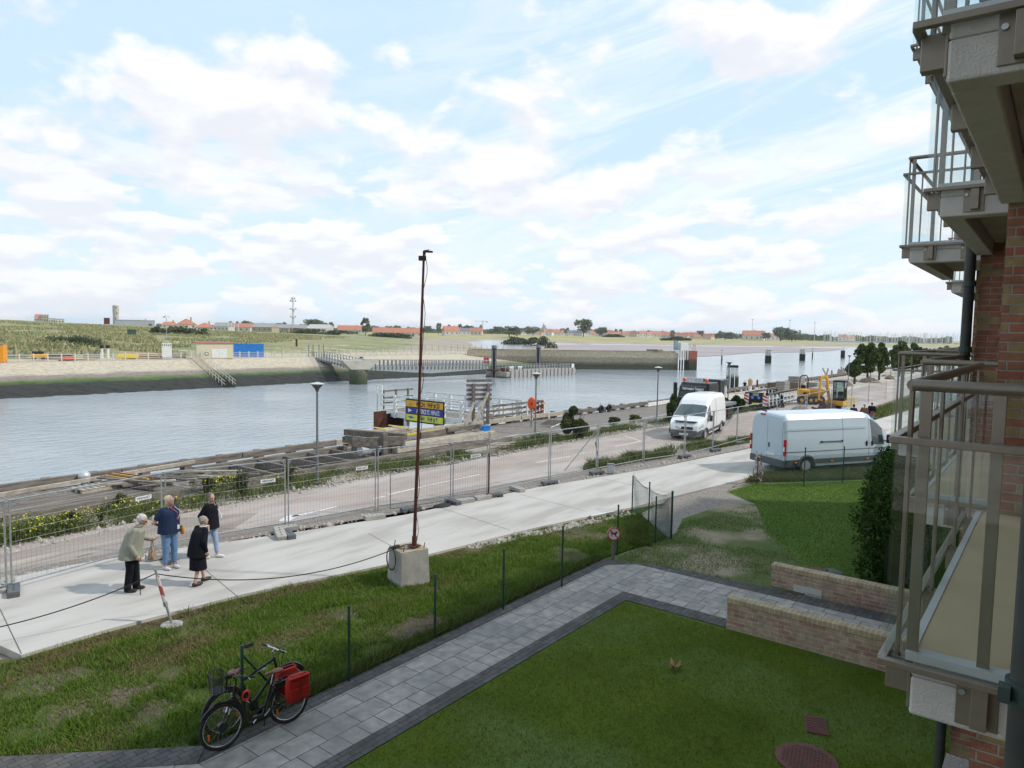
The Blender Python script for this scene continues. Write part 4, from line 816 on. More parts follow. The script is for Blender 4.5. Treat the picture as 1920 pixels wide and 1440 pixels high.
# gatehouse cluster far left
for (x0, x1, y0, mcol, lab, m2) in ((66, 78, 595, m_roof, 'far house with orange roof at the left skyline', 1), (79, 91, 591, None, 'dark square apartment tower at the left skyline', 0), (92, 104, 598, m_roofg, 'pale flat building right of the dark square tower on the skyline', 0), (105, 120, 599, m_roofg, 'pale low grey roofed building at the far left skyline', 0)):
    px = (x0+x1)/2; D = 900; p = at_far(px, D); zt = HT(p, y0); L_ = wpx(x1-x0, D)
    t = thing('skyline_building', p, facing(px), lab, 'building'); MB().b2((-L_/2, -5, -2), (L_/2, 5, zt)).build('wall', m_walld if mcol is None else m_wallc, t)
    if mcol is m_roof: MB().add([(-L_/2, -5.2, zt), (L_/2, -5.2, zt), (L_/2, 5.2, zt), (-L_/2, 5.2, zt), (-L_/3, 0, zt+4), (L_/3, 0, zt+4)], [(0, 1, 5, 4), (2, 3, 4, 5), (0, 4, 3), (1, 2, 5)]).build('roof', m_roof, t)
    else: MB().b2((-L_/2, -5.2, zt), (L_/2, 5.2, zt+.8)).build('roof', m_roofg, t)
    for r in range(3):
        for c in range(3):
            if zt-3.5-r*3.4 < 2: continue
            MB().box((-L_/3+c*L_/3, -5.05, zt-2.5-r*3.4), (L_/6, .1, 1.6)).build('window', m_pglass, t)
# poles on the barn yard and at the harbour horizon
for i, (px, y0) in enumerate(((428, 604), (434, 603), (440, 604), (447, 606))):
    p = at_far(px, 520); zt = HT(p, y0); t = thing('yard_pole', p, 0, 'thin white pole before the red and grey barns, %s' % ('leftmost of four', 'second from left', 'second from right', 'rightmost of four')[i], 'pole', 'white poles before the barns'); MB().tube([(0, 0, -1), (0, 0, zt)], .22, 6).build('shaft', m_white, t)
for px, y0, lab in ((1410, 600, 'tall thin floodlight mast, left one of the three on the far shore'), (1480, 601, 'tall thin floodlight mast, middle one of the three on the far shore'), (1527, 606, 'tall thin floodlight mast, right one of the three on the far shore')):
    p = at_far(px, 1300); zt = HT(p, y0); t = thing('floodlight_mast', p, 0, lab, 'mast'); MB().tube([(0, 0, -2), (0, 0, zt)], [.7, .35], 6).build('shaft', m_ant, t); MB().b2((-1.6, -1.6, zt), (1.6, 1.6, zt+1.2)).build('lamp_head', m_ant, t)
# church, crane
p = at_far(1019, 1500); zt = HT(p, 604); t = thing('church', p, 0, 'church with pointed grey spire among the village roofs', 'church'); MB().b2((-3.5, -3.5, -2), (3.5, 3.5, zt*.45)).build('tower', m_walld, t); MB().lathe([(4.4, zt*.45), (1.6, zt*.75), (0, zt)], n=8).build('spire', m_roofg, t); MB().b2((3.5, -5, -2), (22, 5, 8)).build('nave', m_walld, t)
MB().add([(3.5, -5.3, 8), (22, -5.3, 8), (22, 5.3, 8), (3.5, 5.3, 8), (3.5, 0, 13), (22, 0, 13)], [(0, 1, 5, 4), (2, 3, 4, 5), (0, 4, 3), (1, 2, 5)]).build('roof', m_roof, t)
p = at_far(905, 1500); zt = HT(p, 601); t = thing('tower_crane', p, facing(905), 'pale tower crane rising behind the village trees', 'crane'); m_cr = mat('crane_pink', (.62, .5, .45), .8)
MB().tube([(0, 0, 0), (0, 0, zt)], .8, 4).build('tower', m_cr, t); MB().bar((-18, 0, zt-1.5), (10, 0, zt-1.5), 1, .8).build('jib', m_cr, t); MB().b2((7, -1, zt-4), (10, 1, zt-1.6)).build('counterweight', m_cr, t)
# village houses
random.seed(21)
VH = []
kinds = [gable('village_house', (0, 0, 0), 10, 16, 5, 5, 0, m_wallc, m_roof, 'x', nwin=3), gable('village_house', (0, 0, 0), 9, 12, 6, 5, 0, m_white, mat('pink_roof', (.55, .25, .18), .85), 'x', nwin=2), gable('village_house', (0, 0, 0), 10, 18, 5, 4.5, 0, m_wallc, mat('slate_roof', (.20, .20, .23), .8), 'x', nwin=3)]
spots = [(845, 900, 1.2, 0), (868, 950, 1., 2), (893, 980, 1., 0)]
for px in list(range(985, 1330, 9)): spots.append((px+random.uniform(-3, 3), random.uniform(1250, 1550), random.uniform(.8, 1.25), random.choice((0, 0, 1, 1, 2) if px < 1200 else (0, 0, 0, 1))))
spots += [(1408, 1250, 1.7, 0), (1424, 1250, 1.5, 1), (1330, 1300, 1, 0), (1440, 1320, 1.2, 1), (1452, 1300, 1.2, 1), (1580, 1350, 1.2, 1), (1595, 1350, 1., 1)]
used = set()
for i, (px, D, s, k) in enumerate(spots):
    p = at_far(px, D); p.z = max(p.z, -.5)
    if i == 0: lab = 'nearest red roofed village house with a white gable, left of the crane'
    elif i == 1: lab = 'dark slate roofed village house beside the nearest red roofed one'
    elif i == 2: lab = 'red roofed village house right below the crane'
    elif px > 1400 and px < 1415: lab = 'large red roofed farmhouse alone on the far green flats'
    elif px > 1415 and px < 1430: lab = 'brown barn with steep roof beside the red farmhouse on the flats'
    else: lab = 'small distant %s roofed house in the village row on the far shore' % ('orange', 'pinkish', 'slate')[k]
    if k in used: o = copytree(kinds[k], p, facing(px, random.uniform(-.7, .7)), lab, s)
    else: o = kinds[k]; used.add(k); o.location = p; o.rotation_euler.z = facing(px, .3); o.scale = (s,)*3; o['label'] = lab
    o['group'] = 'distant village houses'
# far trees
def mktree(name, label, n, crown, leafm, leaf, h0, k=16, cat='tree', trunk=.25, spread=.34, limbs=5):
    t = thing(name, (0, 0, 0), 0, label, cat)
    V, Fc = leaves(clumps(n, (0, 0, h0+crown[2]*.9), crown, k=k, spread=spread), leaf, 1.5); npmesh('crown', V, Fc, leafm, t)
    b = MB(); b.tube([(0, 0, -.3), (.03*h0, 0, h0*.6), (0, .02*h0, h0+crown[2]*.9)], [trunk, trunk*.75, trunk*.35], 7)
    for q in range(limbs):
        a_ = q*2.4; b.tube([(0, 0, h0*.9+q*.06*crown[2]), (math.cos(a_)*crown[0]*.45, math.sin(a_)*crown[1]*.45, h0+crown[2]*(.8+.1*q))], [trunk*.45, trunk*.12], 5)
    b.build('trunk', m_bark, t); return t
tk = [mktree('distant_tree', 'x', 1500, (7, 7, 5.5), m_far_tree, .9, 3, trunk=.5), mktree('distant_tree', 'x', 1200, (9, 7, 5), m_far_tree, .9, 2, k=20, trunk=.5), mktree('distant_tree', 'x', 1100, (4.5, 4.5, 6.5), leafmat('far_tree_light', (.16, .19, .10), (.27, .29, .18)), .8, 2.5, trunk=.4)]
sp = [(1094, 1000, 1.9, 0, 'large round tree standing apart before the village roofs'), (685, 650, 1.1, 2, 'round olive tree between the two long orange roofs'), (600, 720, 1.1, 1, 'dark tree group right of the radio mast, nearer one'), (585, 760, 1.3, 0, 'dark tree right beside the radio mast'), (535, 760, .9, 2, 'slim tree left of the radio mast'),
      (1435, 1200, 1.1, 0, 'first round tree right of the red farmhouse on the flats'), (1464, 1150, 1.9, 0, 'big round tree before the middle floodlight mast'), (1485, 1150, 1.9, 1, 'broad round tree just right of the middle floodlight mast'), (955, 900, 1.3, 1, 'broad dark tree left of the church spire')]
for k in range(70):
    px = 430+k*16.4+random.uniform(-7, 7); sp.append((px, random.uniform(1150, 1700), random.uniform(.9, 1.5), random.choice((0, 1, 1, 2)), None))
ut = set()
for px, D, s, k, lab in sp:
    p = at_far(px, D); p.z = max(p.z, -1.)
    lb = lab or 'distant grey-green tree in the tree line along the horizon'
    if k in ut: o = copytree(tk[k], p, random.uniform(0, 6), lb, (s*random.uniform(.9, 1.3), s, s*random.uniform(.8, 1.1)))
    else: o = tk[k]; ut.add(k); o.location = p; o.scale = (s,)*3; o['label'] = lb
    if not lab: o['group'] = 'trees along the horizon'
# solid woodland line behind them
n = 26000; th = np.radians(rng.uniform(6, 64, n)); r_ = rng.uniform(1750, 1950, n); hh = 5+7*(fbm(th*60, th*0, 1.)+.5); zz_ = rng.uniform(-1, 1, n)*hh/2+hh/2+1
V, Fc = leaves(np.stack([r_*np.cos(th), r_*np.sin(th), zz_], 1), 4.5, 1.6); tag(npmesh('far_woodland', V, Fc, m_far_tree), kind='stuff')
# dark scrub on the dunes
m_scrub = leafmat('scrub_leaves', (.06, .08, .045), (.14, .165, .095), (.2, .21, .12))
for i, (px, py, w_, h_, D, lab) in enumerate(((128, 650, 120, 1.6, 152, 'broad dark green scrub patch behind the yellow machinery'), (350, 622, 90, 2.6, 300, 'dark scrub strip on the dune below the orange roofs'), (300, 626, 36, 2.0, 290, 'small dark bush at the left end of the scrub strip'), (600, 619, 130, 3.2, 560, 'long dark hedge of scrub in front of the tan barns'), (735, 620, 90, 2.8, 620, 'scrub strip below the long orange roofs'),
        (1010, 628, 60, 5, 500, 'rounded dark thicket on the dune below the church'), (970, 630, 60, 4, 560, 'left part of the dark thicket behind the sandy bluff'), (1035, 634, 26, 2.5, 420, 'small dark bush on the sandy bluff'), (1270, 630, 60, 3.2, 900, 'dark scrub strip on the far green flats'), (1150, 626, 40, 3, 1000, 'low scrub before the distant village'))):
    p = at_far(px, D); L_ = wpx(w_, D); t = thing('scrub', p, facing(px), lab, 'shrub')
    cl = clumps(int(2200*(1+L_/60)), (0, 0, h_*.3), (L_/2, L_*.12+2, h_*1.1), k=40, spread=.26); V, Fc = leaves(cl, max(.25, D*.0016), 1.4); npmesh('foliage', V, Fc, m_scrub, t)
    b = MB()
    for q in range(6): b.tube([(-L_/3+q*L_/8, 0, -.3), (-L_/3+q*L_/8+.4, .2, h_*.6)], [.1, .04], 5)
    b.build('stem', m_bark, t)
# sandy bluff
bl = MB(); pts = []
for px in range(840, 1010, 6): pts.append(at_far(px, 330 if px < 960 else 380))
# ================================================================== quay side things
def quay(px, py, z=-.03): return PZ(px, py, z)
def xsize(px0, px1, D): return abs(px1-px0)*D/F_PX
def fwd(p): return p.x*hd.x+p.y*hd.y
# railing along the promenade: countable posts, each a thing of the row is one railing -> one object with posts as parts
m_rail = mat('rail_cream', (.60, .57, .50), .8)
rl = thing('promenade_railing', (60, 123.2, -.05), 0, 'long cream post and rail fence along the far quay edge', 'railing')
for k in range(90): MB().box((-30+k*1.9, -.02*k*.05, .62), (.16, .16, 1.24)).build('post', m_rail, rl)
mb = MB()
for z_ in (.35, .68, 1.02): mb.bar((-31, 0, z_), (141, -.17, z_), .05, .06)
r2 = mb.build('rail', m_rail, rl)
rl2 = thing('dune_fence', (60, 131.5, 0), 0, 'thin wire fence of grey posts along the foot of the dunes', 'fence')
for k in range(64): MB().box((-26+k*2.6, .04*k, .9), (.12, .12, 1.9)).build('post', m_walld, rl2)
mb = MB()
for z_ in (.5, 1.0, 1.5): mb.tube([(-26, 0, z_), (140, 2.6, z_)], .015, 4)
mb.build('wire', m_galv, rl2)
# site hut and shipping container
rzq = math.atan2(-4, 10)
h0 = quay(399, 669.5); D = fwd(h0); L_ = 7.0
t = thing('site_hut', quay(402, 671.5), -.42, 'cream cabin with a red roof edge and white double door on the far quay', 'cabin')
m_cab = mat('cabin_cream', (.66, .60, .44), .8)
MB().b2((-3.1, -1.4, 0), (3.1, 1.6, 2.75)).build('wall', m_cab, t); rf = MB().b2((-3.2, -1.5, 2.9), (3.2, 1.7, 2.98)).build('roof', m_roofg, t)
MB().b2((-3.25, -1.55, 2.75), (3.25, 1.75, 2.9)).build('roof_edge', mat('red_trim', (.6, .09, .05), .7), t)
dr = MB(); dr.b2((-.6, -1.44, .1), (.68, -1.405, 1.75)); dr.b2((.72, -1.44, .1), (2.0, -1.405, 1.75)); dr.build('door', m_white, t)
MB().b2((-1.75, -1.47, .6), (-1.15, -1.4, 1.1)).build('window', m_pglass, t); MB().b2((-1.65, -1.485, .7), (-1.25, -1.471, 1.0)).build('window_light', m_white, t)
t = thing('shipping_container', quay(467, 668.5), -.60, 'blue steel shipping container on the far quay beside the cream cabin', 'container')
m_blue = mat('container_blue', (.03, .26, .72), .55, col2=(.025, .22, .62), sc=1)
b = MB(); b.b2((-3, -1.18, .16), (3, 1.18, 2.5))
for q in range(22):
    x = -2.85+q*.27; b.b2((x, -1.235, .2), (x+.13, -1.181, 2.4)); b.b2((x, 1.181, .2), (x+.13, 1.235, 2.4))
b.build('body', m_blue, t)
f = MB()
for sx__ in (-1, 1):
    for sy__ in (-1, 1): f.b2((sx__*3-.08, sy__*1.2-.06, 0), (sx__*3+.08, sy__*1.2+.06, 2.6))
for sy__ in (-1, 1): f.b2((-3, sy__*1.2-.05, 2.5), (3, sy__*1.2+.05, 2.6)); f.b2((-3, sy__*1.2-.05, .02), (3, sy__*1.2+.05, .15))
f.build('frame', m_blue, t); t.scale = (.9, .9, .97)
dd = MB(); dd.b2((-3.1, -1.1, .2), (-3.05, -.02, 2.45)); dd.b2((-3.1, .02, .2), (-3.05, 1.1, 2.45)); dd = dd.build('door', m_blue, t)
for q in range(4): MB().tube([(-3.14, -.9+q*.6, .2), (-3.14, -.9+q*.6, 2.45)], .025, 6).build('lock_bar', m_galv, dd)
# stairs down the revetment
st = thing('quay_stairs', (58, 112, -2), 0, 'stone stairs with metal handrails running down the revetment below the cabin', 'stairs')
p0 = Vector((66.5, 122.4, .05)); p1 = Vector((60.5, 101.2, -3.75)); mb = MB(); o_ = Vector((58, 112, -2)); nS = 34
for k in range(nS):
    a_ = p0.lerp(p1, k/nS)-o_; b_ = p0.lerp(p1, (k+1)/nS)-o_; mb.box(((a_+b_)/2+Vector((0, 0, .02))), (1.7, .68, .22), rz=-.27)
mb.build('steps', rm, st)
for s_ in (-.9, .9):
    mb = MB(); 
    for k in range(12): a_ = p0.lerp(p1, k/12)-o_+Vector((s_, 0, 0)); mb.tube([a_, a_+Vector((0, 0, 1.25))], .045, 5)
    for z_ in (.7, 1.2): mb.tube([p0-o_+Vector((s_, 0, z_)), p1-o_+Vector((s_, 0, z_))], .045, 5)
    mb.build('handrail', m_rail, st)
# lighting tower with box
t = thing('mobile_light_tower', quay(313, 673.5), -.5, 'white boxed mobile light tower with a tall thin pole on the far quay', 'light tower')
MB().b2((-.75, -.75, 0), (.75, .75, 2.75)).build('cabinet', m_white, t, bevel=.03); mb = MB()
for q in range(5): mb.b2((-.65+q*.32, -.775, 2.3), (-.55+q*.32, -.751, 2.65)); mb.b2((-.65+q*.32, -.775, .1), (-.55+q*.32, -.751, .4))
mb.build('stripes', m_blk, t); MB().tube([(0, 0, 2.75), (0, 0, 7.2)], .05, 6).build('pole', m_galv, t); mb = MB()
for q in range(4): mb.box((math.cos(q*1.57)*.35, math.sin(q*1.57)*.35, 7.3+.15*(q % 2)), (.35, .35, .3), rz=q*.7)
mb.build('lamp_head', m_white, t)
# orange cabin at frame edge, plant and materials stored on the promenade
t = thing('orange_container', quay(-20, 679), -.5, 'orange cabin cut off by the left edge of the photo', 'container'); MB().b2((-2, -1.2, 0), (2.0, 1.2, 2.6)).build('body', mat('orange_paint', (.75, .30, .01), .6), t, bevel=.03); MB().b2((-2, -1.25, 2.6), (2, 1.25, 2.7)).build('roof', m_galvd, t)
def pile(name, px, py, n, L_, w_, m, lab, cat, rz=-.5, h=.12):
    t = thing(name, quay(px, py), rz, lab, cat); mb = MB()
    for k in range(n): mb.box((random.uniform(-.1, .1), random.uniform(-w_/2, w_/2), h/2+(k*w_*.0)+h*k*.55), (L_*random.uniform(.8, 1), w_*.35, h), rz=random.uniform(-.08, .08))
    mb.build('boards', m, t); MB().box((0, 0, .03), (L_*.6, w_, .06)).build('pallet', m_wood, t); return t
m_yel = mat('site_yellow', (.78, .58, .02), .6)
pile('pipe_stack', 21, 672, 9, 5, 1.2, m_galv, 'stack of grey pipes and grids right of the orange cabin', 'stack')
pile('yellow_formwork', 240, 673, 8, 3.6, 1.2, m_yel, 'bright yellow stack of formwork panels behind the quay railing', 'stack', h=.16)
pile('yellow_mat', 159, 675, 3, 2.8, .8, m_yel, 'small low yellow stack between the red and grey stacks', 'stack', h=.12)
pile('timber_stack', 281, 672, 7, 7, 1.3, mat('pinkish_timber', (.50, .36, .26), .9), 'long stack of pinkish timber beside the light tower', 'stack', h=.17)
pile('slab_stack', 108, 674, 9, 5, 1.3, m_blockc, 'grey stack of concrete slabs left of the red tarpaulin', 'stack', h=.18)
pile('pale_board_stack', 336, 671, 8, 2.5, 1.3, m_woodp, 'stack of pale boards right of the light tower', 'stack', h=.2)
pile('sheet_stack', 172, 673, 8, 2.5, 1.2, m_galv, 'grey sheet stack between two yellow stacks', 'stack', h=.16)
t = thing('tarpaulin_heap', quay(127, 676), 0, 'red tarpaulin heap lying behind the quay railing', 'tarpaulin'); MB().ell((0, 0, .25), (1.3, .8, .42), 10, 6).build('cloth', mat('red_cloth', (.65, .07, .04), .8), t, smooth=True); MB().box((0, 0, .04), (2.2, 1.4, .08)).build('pallet', m_wood, t)
t = thing('compressor', quay(74, 675), -.5, 'orange and black wheeled compressor standing behind the quay railing', 'compressor'); t.scale = (.75,)*3; MB().b2((-1.4, -.8, .5), (1.4, .8, 1.3)).build('body', mat('orange2', (.72, .36, .02), .6), t, bevel=.15); MB().b2((-1.2, -.7, 1.3), (.8, .7, 1.85)).build('cover', m_blk, t, bevel=.2)
for q in (-.8, .8): MB().lathe([(.0, -.9), (.35, -.9), (.35, -.7), (0, -.7)], (q, 0, .35), 12, 'Y').build('wheel', m_blk, t)
t = thing('twin_silo', quay(197, 672), -.5, 'pair of white pump columns with black tops on the far quay', 'pump'); 
for q in (-.45, .45): MB().lathe([(.22, 0), (.22, 1.7), (.2, 1.75)], (q, 0, 0), 10).build('column', m_white, t); MB().lathe([(.3, 1.75), (.34, 2.2), (.2, 2.3)], (q, 0, 0), 10).build('cap', m_blk, t)
t = thing('sign_box', at_far(247, 240), facing(247), 'dark green box standing in the dune grass left of the scrub strip', 'box'); MB().b2((-1.3, -.8, 0), (1.3, .8, 2.2)).build('body', mat('dark_green_box', (.05, .09, .07), .7), t); MB().b2((-1.4, -.9, 2.2), (1.4, .9, 2.35)).build('roof', m_galvd, t)
t = thing('rusty_marker', at_far(556, 235), 0, 'rusty steel marker post in the dune grass', 'post'); MB().tube([(0, 0, 0), (0, 0, 2.2)], .32, 8).build('shaft', m_rust, t); MB().lathe([(.4, 2.2), (.4, 2.4), (0, 2.5)], n=8).build('cap', m_rust, t)
def board(px, py, w_, h_, lift, lab, marks, rz=None, D=None):
    p = quay(px, py) if D is None else at_far(px, D); t = thing('notice_board', p, facing(px) if rz is None else rz, lab, 'sign')
    for q in (-w_*.35, w_*.35): MB().b2((q-.06, -.02, 0), (q+.06, .1, lift+h_*.9)).build('post', m_galv, t)
    pn = MB().b2((-w_/2, -.08, lift), (w_/2, -.03, lift+h_)).build('panel', m_white, t)
    mk_ = MB()
    for (x, z, a_, b_) in marks: mk_.b2((x*w_-a_*w_/2, -.1, lift+z*h_-b_*h_/2), (x*w_+a_*w_/2, -.081, lift+z*h_+b_*h_/2))
    mk_.build('marking', mat('sign_black', (.05, .06, .08), .7), pn); return t
board(798, 650, 2.2, 2.4, 1.1, 'tall white notice board with dark ship symbols near the gangway', [(-.3, .1, .15, .1), (.25, .1, .2, .14), (.1, .5, .5, .12), (.15, .65, .3, .06), (-.25, .96, .12, .1), (.1, .96, .12, .1), (.36, .96, .1, .1)], D=178)
board(839, 646, 2.4, 1.6, 1.6, 'lower white notice board right of the ship board', [(-.42, .3, .06, .12), (-.2, .45, .3, .05)], D=190)
board(676, 672, 1.5, 1.6, 2.4, 'white height scale board on a post beside the bridge', [(.1, .55, .36, .5), (-.3, .2, .1, .2)], D=147)
board(543, 668, 2.6, 1.9, 1.4, 'pale information board at the bridge entrance', [(.1, .4, .5, .3), (-.3, .3, .15, .5)], D=140)
board(549+24, 667, 1.6, 1.9, 1.6, 'second pale information board nearest the bridge gate', [(-.2, .5, .3, .4)], D=141)
t = thing('info_shelter', at_far(853, 195), facing(853), 'small shelter with flat grey roof beside the notice boards', 'shelter'); MB().b2((-.6, -.6, 0), (.6, .6, 2.2)).build('wall', m_cab, t); MB().b2((-1.6, -1.2, 2.2), (1.4, 1.2, 2.45)).build('roof', m_roofg, t)
# ================================================================== bridge, gangway, pontoon
bp_w = (80.5, 95.0)
m_con2 = mat('pier_concrete', (.52, .48, .40), .85, col2=(.42, .38, .32), sc=.5)
br = thing('access_bridge', (80.5, 95, -3.6), 0, 'grey steel access bridge on a round concrete pier leading off the far quay', 'bridge')
o_ = Vector((80.5, 95, -3.6))
MB().lathe([(1.55, -1), (1.55, 2.6)], (0, 0, 0), 20).build('pier', zmat('pier_tide', [(0, (.05, .06, .03)), (.5, (.07, .08, .045)), (.8, (.12, .12, .08)), (1, (.2, .19, .15))], -3.6, -.9, sc=.5), br, smooth=True)
dB = (Vector((93, 123.0, 0))-Vector((80.5, 95, 0))).normalized(); aB = math.atan2(dB.y, dB.x)
cap = MB(); Rb = Matrix.Rotation(aB-math.pi/2, 3, 'Z'); cap.prismY([(-1.6, 2.55), (1.6, 2.55), (3.0, 3.9), (3.0, 4.1+0), (-3.0, 4.1), (-3.0, 3.9)], -1.5, 1.5); cap.xf(Rb.to_4x4()); cap.build('pier_head', m_con2, br)
A_ = Vector((93.2, 122.6, -.1)); B_ = Vector((80.5, 95, -.55))
E_ = Vector((110.5, 92.0, -1.15))
def span(a, b, name, nrail, depth, par, hw=1.3, belly=0.):
    d = (b-a); L_ = d.length; u = d.normalized(); s = Vector((-u.y, u.x, 0)); g_ = MB(); nseg = 14
    MBd = MB().bar(a-o_+Vector((0, 0, -.06)), b-o_+Vector((0, 0, -.06)), hw*2, .12); ob = MBd.build(name, m_galvd, par)
    for q in (-1, 1):
        side = s*hw*q; ring = []
        gg = MB()
        for k in range(nseg):
            f0, f1 = k/nseg, (k+1)/nseg
            d0 = depth+belly*(1-abs(2*f0-1)); d1 = depth+belly*(1-abs(2*f1-1)); p0_ = a.lerp(b, f0)+side-o_; p1_ = a.lerp(b, f1)+side-o_; t0 = s*.06
            gg.add([p0_-t0, p0_+t0, p0_+t0-Vector((0, 0, d0)), p0_-t0-Vector((0, 0, d0)), p1_-t0, p1_+t0, p1_+t0-Vector((0, 0, d1)), p1_-t0-Vector((0, 0, d1))], [(0, 1, 2, 3), (4, 7, 6, 5), (0, 4, 5, 1), (1, 5, 6, 2), (2, 6, 7, 3), (3, 7, 4, 0)])
        gg.build('girder', mat('gangway_grey', (.33, .35, .35), .6, metal=.2), ob)
        for k in range(nrail+1):
            p_0 = a.lerp(b, k/nrail)+side*1.02-o_; pr = MB(); pr.box(p_0+Vector((0, 0, .55)), (.14, .12, 1.15), rz=math.atan2(u.y, u.x)); pr.box(p_0+Vector((0, 0, -.25))+s*q*.1, (.22, .16, .5), rz=math.atan2(u.y, u.x)); pr.build('baluster', m_galvd, ob)
        h = MB(); h.tube([a+side-o_+Vector((0, 0, 1.12)), b+side-o_+Vector((0, 0, 1.12))], .06, 6); h.tube([a+side-o_+Vector((0, 0, .6)), b+side-o_+Vector((0, 0, .6))], .03, 5); h.build('handrail', m_galv, ob)
    return ob
span(A_, B_, 'deck', 14, .35, br)
gt = MB()
for q in (-1.3, 1.3): gt.box(A_-o_+Vector((q, 0, 1.2)), (.15, .15, 2.6)); gt.box(A_-o_+Vector((q, 1.5, 1.2)), (.15, .15, 2.6))
gt.build('gate_post', m_galvd, br)
gw_ = thing('gangway', o_, 0, 'long grey slatted gangway sloping from the pier to the pontoon', 'gangway')
span(B_, E_, 'deck', 34, .55, gw_, belly=.75)
po = thing('pontoon', (124, 90, -3.6), 0, 'floating concrete pontoon with ribbed fender side and white mooring numbers', 'pontoon')
P0 = Vector((113.8, 88.8)); P1 = Vector((137.3, 87.3)); dp_ = (P1-P0).normalized(); pr_ = Vector((-dp_.y, dp_.x)); oo = Vector((124, 90))
cs = [P0-oo, P1-oo, P1+pr_*5.5-oo, P0+pr_*5.8-oo]
MB().prism([tuple(c) for c in cs], -.6, 1.25).build('hull', zmat('pontoon_con', [(0, (.05, .055, .03)), (.15, (.10, .10, .07)), (.25, (.30, .27, .22)), (1, (.40, .36, .30))], -3.6, -2.2, sc=.6, amp=.3), po)
fd = MB()
for k in range(17):
    c = P0.lerp(P1, (k+1.2)/18.)-oo-pr_*.12; fd.box((c.x, c.y, .75), (.95, .3, 1.7), rz=math.atan2(dp_.y, dp_.x))
fd.build('fender', m_blockc, po, bevel=.03)
rr2 = MB(); c0 = P0+pr_*.4-oo; c1_ = P1+pr_*.4-oo; c2_ = P1+pr_*5.1-oo; c3_ = P0+pr_*5.1-oo
for (u, v, n_r) in ((c0, c1_, 26), (c1_, c2_, 6), (c3_, c2_, 22)):
    for k in range(n_r): c = u.lerp(v, k/n_r); rr2.box((c.x, c.y, 1.8), (.09, .09, 1.1))
    for z_ in (1.8, 2.35): rr2.tube([(u.x, u.y, z_), (v.x, v.y, z_)], .035, 5)
rr2.build('railing', m_galv, po)
pt = MB(); pt.b2((-1.2-9, -.3, 1.25), (1.2-9, .3, 2.0)); pt.build('bollard', m_rust, po, bevel=.1)
wb_ = MB()
for f_, h_ in ((.06, .9), (.17, .9), (.95, 1.1)):
    c = P0.lerp(P1, f_)-oo-pr_*.05; wb_.box((c.x, c.y, 1.9), (1.3 if f_ < .5 else .8, .05, h_), rz=math.atan2(dp_.y, dp_.x))
wb_.build('number_board', m_white, po)
Rt = Matrix(((dp_.x, 0, pr_.x*-1), (dp_.y, 0, pr_.y*-1), (0, 1, 0)))
def onface(c, z_, off=.32):
    M4 = Matrix(((dp_.x, 0, -pr_.x, c.x-pr_.x*off), (dp_.y, 0, -pr_.y, c.y-pr_.y*off), (0, 1, 0, z_), (0, 0, 0, 1))); return M4
text('1616', .95, m_blk, po, onface(P0.lerp(P1, .06)-oo, 1.85, .12)); text('1616', .95, m_blk, po, onface(P0.lerp(P1, .17)-oo, 1.85, .12))
t = thing('life_buoy_box', (113.5, 94, -2.35), facing(932), 'small red life buoy sign on the pontoon', 'sign'); MB().b2((-.05, -.05, 0), (.05, .05, 2.8)).build('post', m_galv, t); MB().b2((-.55, -.1, 1.5), (.55, -.05, 2.7)).build('panel', mat('sign_red', (.7, .04, .05), .6), t); MB().b2((-.2, -.12, 1.9), (.2, -.101, 2.3)).build('symbol', m_white, t)
for px, bx, ty, lab in ((918, (114.2, 92.5), 647.5, 'tall black guide pile at the left end of the pontoon'), (1060, (133.8, 95.3), 647, 'tall black guide pile standing behind the pontoon')):
    p = Vector((bx[0], bx[1], -3.6)); zt = HT(p, ty); t = thing('guide_pile', p, 0, lab, 'pile'); MB().lathe([(.52, -1), (.52, zt-.6)], n=16).build('shaft', mat('pile_black', (.03, .032, .036), .55), t, smooth=True); MB().lathe([(.55, zt-.6), (.55, zt), (0, zt+.05)], n=16).build('cap', m_galvd, t); b = MB()
    for q in (-.35, .35): b.b2((q-.05, -.62, -1), (q+.05, -.5, zt-.9))
    b.xf(Matrix.Rotation(facing(px), 4, 'Z')); b.build('guide_rail', m_galv, t); MB().b2((-1.1, -1.1, 1.3), (1.1, 1.1, 1.55)).build('collar', m_rust, t)
# river dolphins
def dolphin(px, py, ty, nw, lab, single=False):
    p = PZ(px, py, -3.6); D = fwd(p); zt = HT(p, ty); t = thing('mooring_dolphin' if not single else 'river_pile', p, facing(px), lab, 'pile'); w_ = wpx(nw, D)
    if single: MB().tube([(0, 0, -1), (0, 0, zt)], w_/2, 8).build('shaft', m_tidewood, t); MB().lathe([(w_/2+.03, zt-.2), (w_/2+.03, zt), (0, zt+.1)], n=8).build('cap', m_galvd, t); return
    for q in range(3):
        for r in (-1, 1): MB().tube([(-w_*.38+q*w_*.38, r*w_*.3, -1), (-w_*.38+q*w_*.38, r*w_*.25, zt-.05)], w_*.2, 8).build('pile_leg', m_tidewood, t)
    MB().b2((-w_/2, -w_*.4, zt-.05), (w_/2, w_*.4, zt+.15)).build('cap', m_galvd, t)
dolphin(1440, 681, 657, 10, 'white topped timber dolphin in mid river, left one of the wide ones'); dolphin(1504, 676.5, 656, 9, 'white topped timber dolphin in mid river, middle one of the wide ones')
dolphin(1353, 682, 656, 2.6, 'single slim white topped pile left of the wide dolphins', True); dolphin(1523, 673, 653, 2.2, 'single slim white topped pile right of the middle dolphin', True)
